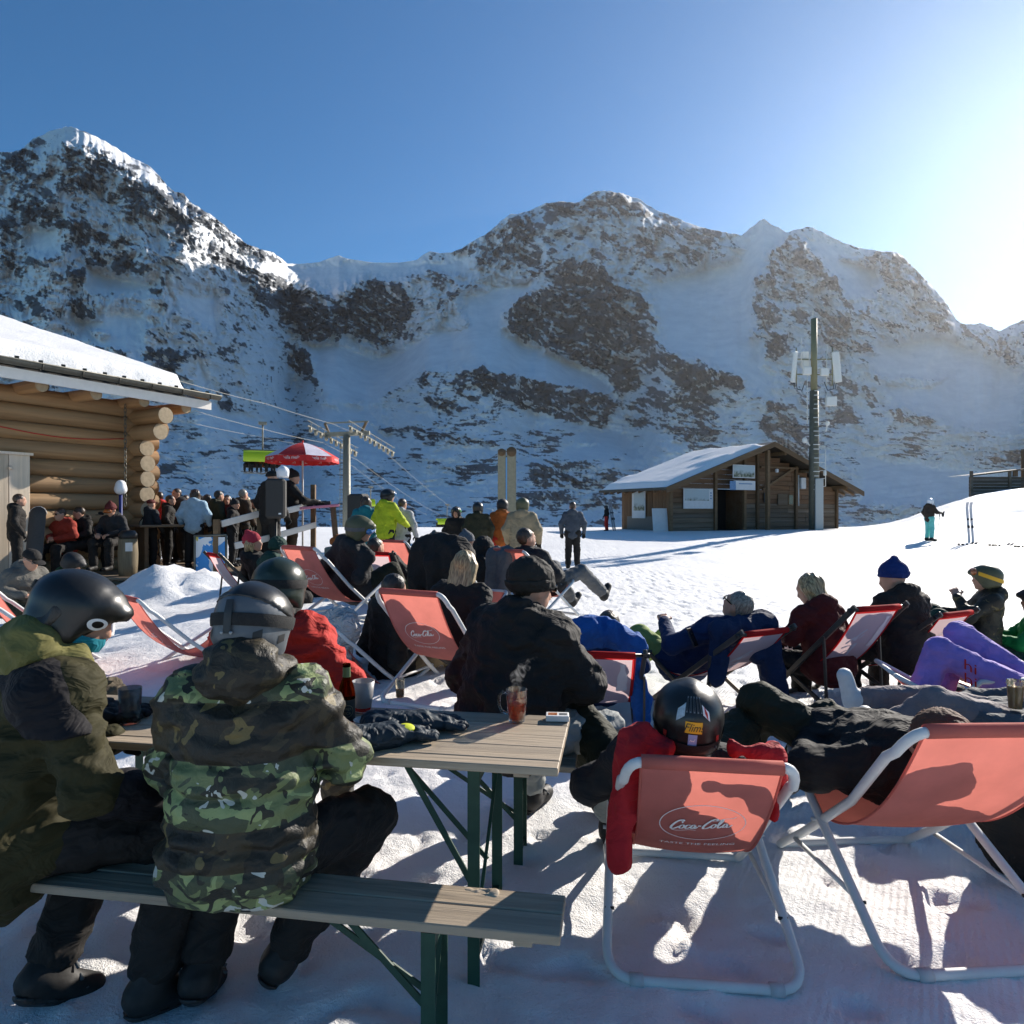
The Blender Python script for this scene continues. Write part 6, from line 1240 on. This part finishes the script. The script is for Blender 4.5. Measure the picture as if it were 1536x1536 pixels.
ski_pair('pale skis standing upright in the snow right of the aqua trousers', 1457, 27, -10, 82, ('pale_ski', (.62, .60, .62)), z=g(wx(1457, 27), 27) - .1)
for i, (px_, d, rz) in enumerate(((1425, 25.6, 62), (1465, 25.4, 75), (1500, 25.0, 82))): ski_pair(('dark skis lying nearest the aqua trousers', 'dark skis lying in the middle of the row on the snow', 'dark skis lying at the right end of the row on the snow')[i], px_, d, -rz, 0, ('dark_ski', (.03, .03, .035)))
ski_pole('thin ski pole stuck in the snow left of the skier with the green goggles', 622, 22, -4, 0, 1.2); ski_pole('ski pole leaning beside the aqua trousers', 1405, 27.2, 6, 30)
ski_pair('skis held upright beside the lift hut', 922, 33.3, 40, 78, ('grey_ski', (.3, .3, .32)), z=g(wx(922, 33.3), 33.3) - .1)
es = thing('sign_stand', 'folding aluminium stand with a pink card behind the beige jacket', 'stand', (wx(818, 12.2), 12.2, g(wx(818, 12.2), 12.2))); MB().beam((-.22, 0, .95), (.10, -.2, 0), .035, .03, GALV).build('front_leg', es); MB().beam((-.20, .1, .95), (.02, .3, 0), .035, .03, GALV).build('back_leg', es); MB().beam((.02, -.15, .25), (-.04, .22, .25), .02, .02, GALV).build('spreader', es); MB().box((-.17, -.1, .62), (.2, .01, .26), plain('pink_card', (.6, .4, .5), .6)).build('card', es)
bx = thing('crate', 'grey crate with an orange bag on it beside the ramp', 'crate', (wx(512, 10.2), 10.2, g(wx(512, 10.2), 10.2))); MB().box((0, 0, .33), (.42, .4, .66), plain('crate_grey', (.22, .21, .16), .7, var=.3), bev=.02).build('body', bx)
ob = sdf_obj('orange_bag', [ell((0, 0, .12), (.17, .12, .11))], .02, ORNG, None, disp=folds(.02, 8), loc=(wx(512, 10.2), 10.2, g(wx(512, 10.2), 10.2) + .62)); tag(ob, 'orange bag lying on the grey crate', 'bag')

# ------------------------------------------------------------------ deck chairs and the people in them, middle distance
def chair_at(fn, label, px_, top, d, rz, **k):
    T = k.get('T', (-.10, .815) if fn is chair_tube else (-.12, .86)); s = k.get('scale', 1.0); a = R(rz); x = wx(px_, d); ox, oy = x - (-math.sin(a) * T[0]) * s, d - math.cos(a) * T[0] * s
    return fn(label, ox, oy, a, z=wz(top, d) - T[1] * s, **k), (ox, oy, wz(top, d) - T[1] * s, a)
def in_chair(label, ch, jk_, tr2, topg=None, topm=None, fwd=0.0, **k):
    ox, oy, z, a = ch; return person(label, (ox - math.sin(a) * fwd, oy + math.cos(a) * fwd, z), a, k.pop('kind', 'recline'), jk_, tr2, top=topg, topm=topm, group=GD, **{'cell': .02, **k})
_, c = chair_at(chair_tube, 'red logo deck chair in the middle with the blonde person in it', 612, 889, 4.85, -24, scale=1.06, logo_w=.23, logo_b=.36)
in_chair('person with straight blonde hair and black jacket leaning forward in the middle chair', c, BLK, BLK, None, hair='long', hairm=HBLD, hood=False, neck=(.06, .62, .86), pel=(.04, .60, .36), cell=.016, hp=-10)
_, c2_ = chair_at(chair_tube, 'white tube deck chair under the white fluffy coat', 488, 940, 5.5, -52, lg=False)
draped('white fluffy coat hung over a deck chair behind the red jacket', [cone((-.2, 0, .80), (.2, 0, .80), .10, .10), cone((-.16, -.04, .72), (-.12, -.10, .30), .11, .09), cone((.12, -.04, .74), (.12, -.10, .28), .13, .10), ell((.1, .0, .90), (.16, .10, .08))], fabric('fluffy_coat', (.52, .52, .52), bump=1.0), .016, .03, 11, 3, 'coat', 'draped_coat', loc=(c2_[0], c2_[1], c2_[2]), rz=c2_[3])
in_chair('person in black jacket and khaki trousers looking down beside the middle chair', c2_, BLK, KHAKI, None, hair='short', hairm=HBLK, neck=(.12, .42, .96), pel=(0, .50, .36), hp=-26, hy=-18, cell=.016, gloves=None, bulk=1.1, knR=(.22, .96, .52), anR=(.22, 1.12, .1), knL=(-.2, .92, .52), anL=(-.18, 1.1, .1))
_, c3 = chair_at(chair_tube, 'red logo deck chair left of centre with a goggled person in it', 447, 822, 6.5, -34, scale=1.02, logo_w=.21, logo_b=.34)
in_chair('person with patterned headgear and goggles in the left logo deck chair', c3, CHAR, DKOL, 'helmet', HELOL, goggles=LENSB, strap=GREY, neck=(.2, .46, .86), hy=-60, gloves=None, eyes=True)
_, c4 = chair_at(chair_angle, 'pale deck chair with red hem facing the standing skiers', 558, 830, 8.2, -14, scale=1.0, bottle=False)
in_chair('person with dark curly hair in the pale deck chair near the standing skiers', c4, BLK, BLK, None, hair='short', hairm=HBLK, neck=(-.06, .16, .78), hy=-30)
chair_at(chair_tube, 'small red deck chair behind the pale one near the standing skiers', 588, 812, 10.0, -30, lg=False)
_, c5 = chair_at(chair_tube, 'red logo deck chair tilted in the snow left of the camouflage jacket', 190, 897, 5.6, -40, scale=1.0, logo_w=.2, logo_b=.40)
in_chair('person lying low with dark boots stretched out past the left red chair', (c5[0] + .55, c5[1] + .75, c5[2] - .15, R(-60)), DKOL, DKOL, 'cap', BLK, neck=(0, .2, .50), pel=(0, .55, .22), knL=(-.15, .9, .30), knR=(.15, .9, .30), anL=(-.14, 1.3, .16), anR=(.14, 1.3, .16))
_, c6 = chair_at(chair_angle, 'pale deck chair by the terrace with its cloth in shade', 320, 832, 8.6, -48, bottle=False)
in_chair('person in red knit hat sitting by the ramp', c6, BLK, BLK, 'beanie', fabric('red_knit', (.38, .03, .05)), neck=(.1, .34, .86), hy=-40, hair='bob', hairm=HBLD)
sit_at('person in dark green knit hat and jacket behind the left logo chair', 402, 805, 8.4, -30, DGREEN, BLK, 'skullcap', DGREEN, group=GD)
_, c7 = chair_at(chair_tube, 'red deck chair cut off at the left edge behind the glossy helmet', -14, 890, 5.6, -60, lg=False)
_, c8 = chair_at(chair_tube, 'red deck chair smothered by a big black and olive jacket', 655, 838, 6.6, -30, scale=1.05, logo_w=.2)
draped('big black jacket with olive lining thrown over a deck chair', [cone((-.20, 0, .92), (.18, 0, .90), .15, .16), cone((-.22, -.02, .85), (-.30, -.08, .35), .15, .10), cone((.18, -.02, .86), (.26, -.06, .30), .17, .09), ell((0, .02, .98), (.22, .14, .13)), cone((0, -.1, .8), (0, -.1, .45), .13, .1)], BLK, .018, .028, 7, 6, loc=(c8[0], c8[1], c8[2]), rz=c8[3])
draped('olive coat hanging beside the big black jacket', [cone((-.2, 0, .95), (-.36, -.05, .40), .10, .11), cone((-.1, .05, 1.02), (-.28, .0, .8), .07, .08)], fabric('olive_coat', (.075, .078, .03)), .018, .025, 8, 9, 'coat', 'draped_coat', loc=(c8[0], c8[1], c8[2]), rz=c8[3])
sit_at('person in striped bobble hat beyond the big black jacket', 657, 800, 9.5, 30, BLK, BLK, 'beanie', GREY, group=GD); sit_at('person in black and white knit hat with tassels facing the snow', 682, 798, 9.0, -80, CHAR, BLK, 'beanie', fabric('mixed_knit', (.14, .14, .15)), group=GD, hy=-20, gloves=None)
sit_at('person in black hood right of the tasselled hat', 714, 808, 8.2, -40, BLK, BLK, 'hood', BLK, group=GD)
_, c9 = chair_at(chair_tube, 'red deck chair with a grey jacket over it behind the black beanie', 762, 826, 7.6, -44, logo_w=.2)
draped('grey jacket hung over the red deck chair behind the black beanie', [cone((-.28, -.03, .78), (-.02, -.03, .80), .06, .06), cone((-.26, -.06, .74), (-.26, -.10, .20), .10, .09), cone((-.08, -.06, .74), (-.08, -.10, .24), .10, .08)], GREY, .018, .022, 9, 4, loc=(c9[0], c9[1], c9[2]), rz=c9[3])
in_chair('person with brown hair in the chair behind the black beanie, one boot stretched out', c9, CHAR, GREY, None, hair='short', hairm=HBRN, knR=(.2, 1.0, .52), anR=(.26, 1.36, .22), neck=(0, .22, .80), hy=-20)
# --- right hand group
_, c10 = chair_at(chair_angle, 'pale deck chair under a bright blue jacket beside the black beanie', 900, 982, 4.3, -6, T=(-.24, .72), scale=1.0)
draped('bright blue jacket hung over a pale deck chair', [cone((-.16, .06, .78), (.10, .06, .80), .085, .08), ell((-.04, .06, .84), (.17, .10, .09)), cone((.22, .06, .74), (.30, .10, .30), .075, .045), cone((.30, .12, .34), (.29, .14, .05), .06, .05), cone((.1, .06, .8), (.26, .08, .72), .07, .07)], BLUE, .014, .022, 11, 7, loc=(c10[0], c10[1], c10[2]), rz=c10[3])
in_chair('person with brown hair hidden behind the bright blue jacket', c10, DKBLU, BLK, None, hair='short', hairm=HBRN, neck=(.06, .34, .66), pel=(0, .66, .30))
_, c11 = chair_at(chair_angle, 'pale deck chair holding the grey haired person', 1150, 948, 4.9, 30, T=(-.26, .70), sag=.2, bottle=False)
in_chair('person with short grey hair and sunglasses reclining in a dark blue jacket', c11, DKBLU, LGRN, None, hair='short', hairm=HGRY, shades=True, neck=(.06, .10, .70), pel=(0, .58, .30), hy=16, gloves=None, cell=.015, anL=(-.14, 1.3, .28), anR=(.12, 1.32, .16), knL=(-.16, .96, .50), knR=(.14, .96, .44), haL=(-.10, .72, .66), bulk=1.05)
ph = thing('phone', 'dark phone held up by the grey haired person', 'phone', (wx(1052, 4.9), 5.15, wz(958, 5.1)), R(60)); MB().box((0, 0, 0), (.075, .009, .15), DARKPL, bev=.004).build('case', ph); MB().box((0, -.006, 0), (.068, .004, .14), LENS).build('screen', ph); ph.rotation_euler = (R(-25), 0, R(50))
draped('dark blue and black jacket hanging over the grey haired person\'s chair', [cone((-.24, -.02, .70), (.26, -.02, .72), .07, .085), cone((.22, -.03, .68), (.34, -.10, .10), .12, .08), cone((-.20, -.02, .66), (-.26, -.02, .34), .08, .06), cone((.05, -.04, .66), (.12, -.06, .48), .09, .06)], fabric('dark_blue_jacket', (.010, .026, .075)), .014, .02, 9, 2, loc=(c11[0], c11[1], c11[2]), rz=c11[3])
_, c12 = chair_at(chair_angle, 'pale pink lit deck chair beside the dark red jacket', 1318, 912, 5.0, 24, T=(-.16, .84))
sit_at('person with tousled blonde hair in dark red jacket sitting forward', 1246, 853, 5.35, 24, DKRED, BLK, None, hair='bob', hairm=HBLD, scale=.98, group=GD, cell=.016, hp=-14, hy=24, neck=(0, .14, 1.04))
_, c13 = chair_at(chair_angle, 'pale pink lit deck chair beside the dark blue knit hat', 1435, 921, 5.4, 30, T=(-.26, .78), bottle=False)
sit_at('person in dark blue knit hat and brown coat sitting forward', 1366, 838, 5.5, 20, fabric('dark_brown_coat', (.028, .020, .016)), BLK, 'beanie', fabric('royal_blue_knit', (.012, .035, .16)), scale=1.0, group=GD, cell=.016, bulk=1.12, hy=30, hp=-8, neck=(0, .10, 1.05))
kd, M4, J = sit_at('young person in patterned jacket and goggled helmet eating on the snow', 1474, 846, 6.9, 66, CAMOB, DGREEN, 'helmet', HELOL, strap=YEL, kind='ground', scale=.98, group=GD, gloves=None, goggles=LENSO, lens_up=.05, elL=(-.26, .18, .42), haL=(-.06, .24, .62), eyes=True)
sit_at('person in bright green jacket cut off at the right edge', 1548, 880, 6.9, 60, GREEN, DGREEN, 'helmet', HELM, kind='ground', group=GD)
# lying people in front of the right group
r_, M4, J = person('person in lilac ski trousers lying with one knee up', (wx(1600, 4.2), 4.25, g(2, 4)), R(62), 'ground', CHAR, PURP, RUB, None, hair='short', hairm=HBLK, cell=.016, group=GD, neck=(0, -.42, .40), pel=(0, .0, .30), knR=(.14, .52, .70), anR=(.10, .66, .22), knL=(-.12, .66, .62), anL=(-.2, .84, .16), bulk=1.0)
V, Fc = text_mesh('hi', .12); V2 = V.copy(); q0 = np.array(J['knR']); m = MB()
for k_ in (0, 1): MB().add([(-.222 - .012 * k_, .50 - v[0] * .9, .55 - .085 * k_ + v[1] * .8 + (.0 - v[0]) * .45) for v in V], Fc, RED).build('lettering', r_)

person('person in mauve grey trousers and white boots lying on the snow', (wx(1540, 3.7), 3.75, g(2, 3.5)), R(74), 'ground', GREY, MAUVE, WBOOT, None, hair='short', hairm=HBRN, cell=.014, group=GD, neck=(0, -.42, .52), pel=(0, 0, .34), knR=(.13, .42, .42), anR=(.12, .80, .40), knL=(-.14, .46, .48), anL=(-.10, .74, .26), toe=(0, .2, 1))
ch_ = chair_at(chair_tube, 'white tube deck chair frame low behind the lilac trousers', 1600, 1000, 4.4, 76, lg=False, T=(-.30, .50))
chair_tube('white tube deck chair under the mauve grey trousers', 3.36, 3.62, R(74), lg=False, T=(-.05, .66))
by = thing('beer_glass', 'amber drink in a plastic cup beside the lilac trousers', 'cup', (wx(1523, 3.6), 3.6, wz(1062, 3.6))); AMB = plain('amber_drink', (.55, .26, .03), .15, var=.05); MB().lathe([(.001, 0), (.030, 0), (.038, .12), (.036, .12), (.001, .118)], AMB, 18).build('drink', by); MB().lathe([(.032, 0), (.041, .15)], plain('clear_cup', (.8, .7, .5), .1, Transmission_Weight=.9), 18).build('cup_wall', by)
for i, (px_, d, rz) in enumerate(((1525, 5.6, 70), (1545, 5.3, 65))): ski_pair(('orange red ski tip pointing in from the right edge', 'second red ski lying at the right edge')[i], px_, d, rz, 18, ('orange_ski', (.6, .09, .03)), 1.2, binding=False)
for i, (px_, py_, d) in enumerate(((1385, 1015, 4.9), (1412, 1012, 5.0), (1358, 1022, 4.7))): rk = sdf_obj('gear_bundle', [ell((0, 0, .10), (.2, .14, .13)), ell((.1, .05, .18), (.1, .1, .08))], .02, BLK, None, disp=folds(.03, 9, i), loc=(wx(px_, d), d, g(wx(px_, d), d))); tag(rk, ('black gear bundle between the pale chairs', 'black gear bundle beside the lilac knee', 'black gear bundle behind the white boots')[i], 'bag', 'gear bundles on the snow')
rk = sdf_obj('gear_bundle', [ell((0, 0, .08), (.22, .16, .12)), ell((.12, -.02, .17), (.11, .1, .09)), cone((-.2, 0, .05), (-.35, .1, .03), .04)], .016, fabric('brown_bag', (.09, .07, .045)), None, disp=folds(.03, 9, 8), loc=(wx(140, 4.8), 4.8, g(wx(140, 4.8), 4.8))); tag(rk, 'brown and black gear bundle beside the teal face warmer', 'bag')
for i, (px_, d) in enumerate(((600, 5.2), (693, 6.2))): c_ = thing('beer_glass', ('glass of beer standing on the snow under the middle chair', 'yellow cup on the snow behind the black jacket')[i], 'glass', (wx(px_, d), d, g(wx(px_, d), d) + .01)); MB().lathe([(.001, 0), (.030, 0), (.033, .06), (.001, .06)], AMB, 16).build('drink', c_); MB().lathe([(.032, 0), (.038, .14)], plain('clear_cup', (.8, .7, .5), .1), 16).build('cup_wall', c_)

# ------------------------------------------------------------------ on the table
b = NB('clear_glass'); gl_ = b.n('ShaderNodeBsdfGlass'); gl_.inputs['IOR'].default_value = 1.45; gl_.inputs['Roughness'].default_value = .0; gl_.inputs['Color'].default_value = (.97, .98, .97, 1); tpn = b.n('ShaderNodeBsdfTransparent'); tpn.inputs[0].default_value = (.94, .95, .94, 1); ms = b.n('ShaderNodeMixShader'); ms.inputs[0].default_value = .45; b.l(gl_.outputs[0], ms.inputs[1]); b.l(tpn.outputs[0], ms.inputs[2]); GLS = b.done(ms.outputs[0])
b = NB('tea'); gl_ = b.n('ShaderNodeBsdfTranslucent'); gl_.inputs['Color'].default_value = (.34, .085, .014, 1); tpn = b.n('ShaderNodeBsdfTransparent'); tpn.inputs[0].default_value = (.62, .20, .05, 1); ms = b.n('ShaderNodeMixShader'); ms.inputs[0].default_value = .72; b.l(gl_.outputs[0], ms.inputs[1]); b.l(tpn.outputs[0], ms.inputs[2]); TEA = b.done(ms.outputs[0])
b = NB('brown_bottle_glass'); gl_ = b.n('ShaderNodeBsdfGlass'); gl_.inputs['Color'].default_value = (.42, .12, .03, 1); gl_.inputs['IOR'].default_value = 1.3; BOTG = b.done(gl_.outputs[0])
tt = lambda px_, py_: ((px_ - 768) * .8 / (py_ - 768), .8 / (py_ - 768) * 1000, .7505)   # a spot on the table top
x, y, _ = tt(775, 1083); x *= 1; mug = thing('tea_mug', 'glass mug of steaming dark tea on the table', 'mug', (x, y, .7505), R(-10))
MB().lathe([(.001, .004), (.030, .004), (.037, .055), (.041, .125), (.0385, .125), (.0345, .055), (.028, .012), (.001, .012)], GLS, 36).build('glass', mug); MB().lathe([(.001, .014), (.0275, .014), (.034, .055), (.037, .098), (.001, .098)], TEA, 36).build('tea', mug)
MB().tube([(-.036, 0, .108), (-.056, 0, .110), (-.068, 0, .095), (-.068, 0, .060), (-.058, 0, .040), (-.034, 0, .030)], .0055, GLS, 10).build('handle', mug)
b = NB('steam_vapour'); pv = b.n('ShaderNodeVolumePrincipled'); pv.inputs['Color'].default_value = (1, 1, 1, 1); pv.inputs['Anisotropy'].default_value = .4; b.l(b.math('MULTIPLY', b.ramp(b.noise(b.coord(scale=(1, 1, .8)), 26, 4, .6, 1.2), [(.50, 0), (.68, 1)]), 14.0), pv.inputs['Density']); b.l(pv.outputs[0], b.out.inputs['Volume'])
V, Q = sdf([cone((0, 0, .0), (.0, .02, .05), .018, .024), cone((0, .02, .05), (.03, .03, .09), .022, .020), cone((.03, .03, .09), (.075, .05, .12), .020, .010)], .006, .02); st = link('steam', np_mesh('steam', V, Q, [b.m]), None, (x, y, .865)); tag(st, 'wisp of steam rising from the tea mug', 'steam', kind='stuff')
x, y, _ = tt(840, 1080); cg = thing('cigarette_packet', 'white cigarette packet with an orange mark at the table end', 'packet', (x - .01, y, .751), R(-4)); MB().box((0, 0, .011), (.088, .055, .022), plain('packet_white', (.72, .70, .66), .5, var=.05), bev=.002).build('box', cg); MB().box((-.018, .0, .0225), (.034, .030, .0012), ORNG).build('mark', cg); MB().box((.022, .0, .0225), (.030, .022, .0012), GREY).build('print', cg)
x, y, _ = tt(195, 1085); gt = thing('drinking_glass', 'empty ribbed tumbler left of the camouflage jacket', 'glass', (x, y, .7505)); MB().lathe([(.001, .003), (.036, .003), (.041, .135), (.039, .135), (.034, .018), (.001, .018)], GLS, 24).build('wall', gt); MB().lathe([(.001, .019), (.034, .019), (.0345, .03), (.001, .03)], TEA, 20).build('dregs', gt)
x, y, _ = tt(545, 1068); gm = thing('mug', 'frosted empty glass mug with a red base mark beside the bottle', 'mug', (x, y, .7505)); FROST = plain('frosted_glass', (.75, .72, .72), .35, var=.1, Transmission_Weight=.75); MB().lathe([(.001, .003), (.031, .003), (.045, .125), (.043, .125), (.029, .012), (.001, .012)], FROST, 26).build('wall', gm); MB().lathe([(.0325, .008), (.0340, .022)], RED, 14, a0=R(200), a1=R(340)).build('mark', gm); MB().tube([(-.040, 0, .108), (-.062, 0, .108), (-.068, 0, .08), (-.056, 0, .04), (-.036, 0, .03)], .005, FROST, 8).build('handle', gm)
x, y, _ = tt(549, 1098); bo = thing('bowl', 'small grey sauce bowl on a saucer behind the gloves', 'bowl', (x, y, .7505)); CER = plain('grey_ceramic', (.32, .34, .34), .3, var=.05); MB().lathe([(.001, .006), (.022, .006), (.030, .02), (.046, .046), (.043, .046), (.026, .018), (.001, .014)], CER, 28).build('cup', bo); MB().lathe([(.001, .002), (.05, .002), (.072, .012), (.070, .013), (.001, .006)], CER, 28).build('saucer', bo)
x, y, _ = tt(520, 1092); bt = thing('beer_bottle', 'brown beer bottle with a dark round label in front of the red jacket', 'bottle', (x, y, .7505), R(20)); MB().lathe([(.001, 0), (.030, .001), (.0315, .01), (.0315, .125), (.026, .155), (.0145, .185), (.0135, .225), (.0145, .228), (.0145, .238), (.011, .238)], BOTG, 30).build('glass', bt); MB().lathe([(.0318, .03), (.0318, .11)], DARKPL, 26).build('label', bt); MB().lathe([(.0150, .190), (.0140, .228)], plain('green_foil', (.10, .14, .06), .4), 18).build('neck_foil', bt)
t = np.linspace(0, 2 * math.pi, 25); MB().grid([[(.0324 * math.sin((.022 * k * math.cos(a)) / .032 ), -.0324 * math.cos((.022 * k * math.cos(a)) / .032), .07 + .022 * k * math.sin(a)) for a in t] for k in (1.0, .92)], BEIGE).build('label_ring', bt)
for i, tx_ in enumerate(('PPER', 'ECK')): V, Fc = text_mesh(tx_, .014); MB().add([(.0325 * math.sin(v[0] / .032), -.0325 * math.cos(v[0] / .032), .076 - .014 * i + v[1]) for v in V], Fc, BEIGE).build('lettering', bt)
GLB = fabric('blue_grey_glove', (.018, .030, .042), .6); GLY = plain('acid_yellow_patch', (.55, .60, .02), .6, var=.1)
def table_glove(label, px_, py_, rz, mt, patch_=None):
    x, y, _ = tt(px_, py_); t = thing('glove', label, 'glove', (x, y, .751), R(rz)); 
    sdf_obj('hand', [ell((0, .06, .030), (.052, .065, .028)), cone((0, -.05, .032), (0, .02, .032), .045, .045, A_(1, 0, 0), 1.25)] + [cone((q, .11, .030), (q * 1.3, .185 - abs(q) * .6, .018), .0165, .014) for q in (-.045, -.015, .015, .045)] + [cone((-.05, .04, .028), (-.085, .10, .020), .018, .015)], .006, mt, t, .012, folds(.006, 26, 4))
    sdf_obj('cuff', [cone((0, -.055, .034), (0, -.15, .036), .044, .052, A_(1, 0, 0), 1.3)], .007, mt, t, .02, folds(.010, 22, 5))
    if patch_: sdf_obj('knuckle_patch', [ell((0, .075, .048), (.038, .030, .012))], .005, patch_, t)
table_glove('blue grey glove with acid yellow patch beside the camouflage elbow', 578, 1118, -62, GLB, GLY); table_glove('dark blue grey glove lying behind the yellow patched one', 625, 1098, -75, GLB); table_glove('black glove beside the tumbler on the left of the table', 150, 1078, -80, GLOVE); table_glove('second black glove under the olive sleeve', 128, 1090, -60, GLOVE)
# ------------------------------------------------------------------ air
b = NB('mountain_haze'); pv = b.n('ShaderNodeVolumePrincipled')
pv.inputs['Color'].default_value = (.93, .95, 1, 1); pv.inputs['Density'].default_value = 1.0e-5; pv.inputs['Anisotropy'].default_value = .63
b.l(pv.outputs[0], b.out.inputs['Volume'])
hz = MB().box((0, 3700, 800), (17000, 12600, 4000), b.m).build('haze'); hz['kind'] = 'stuff'
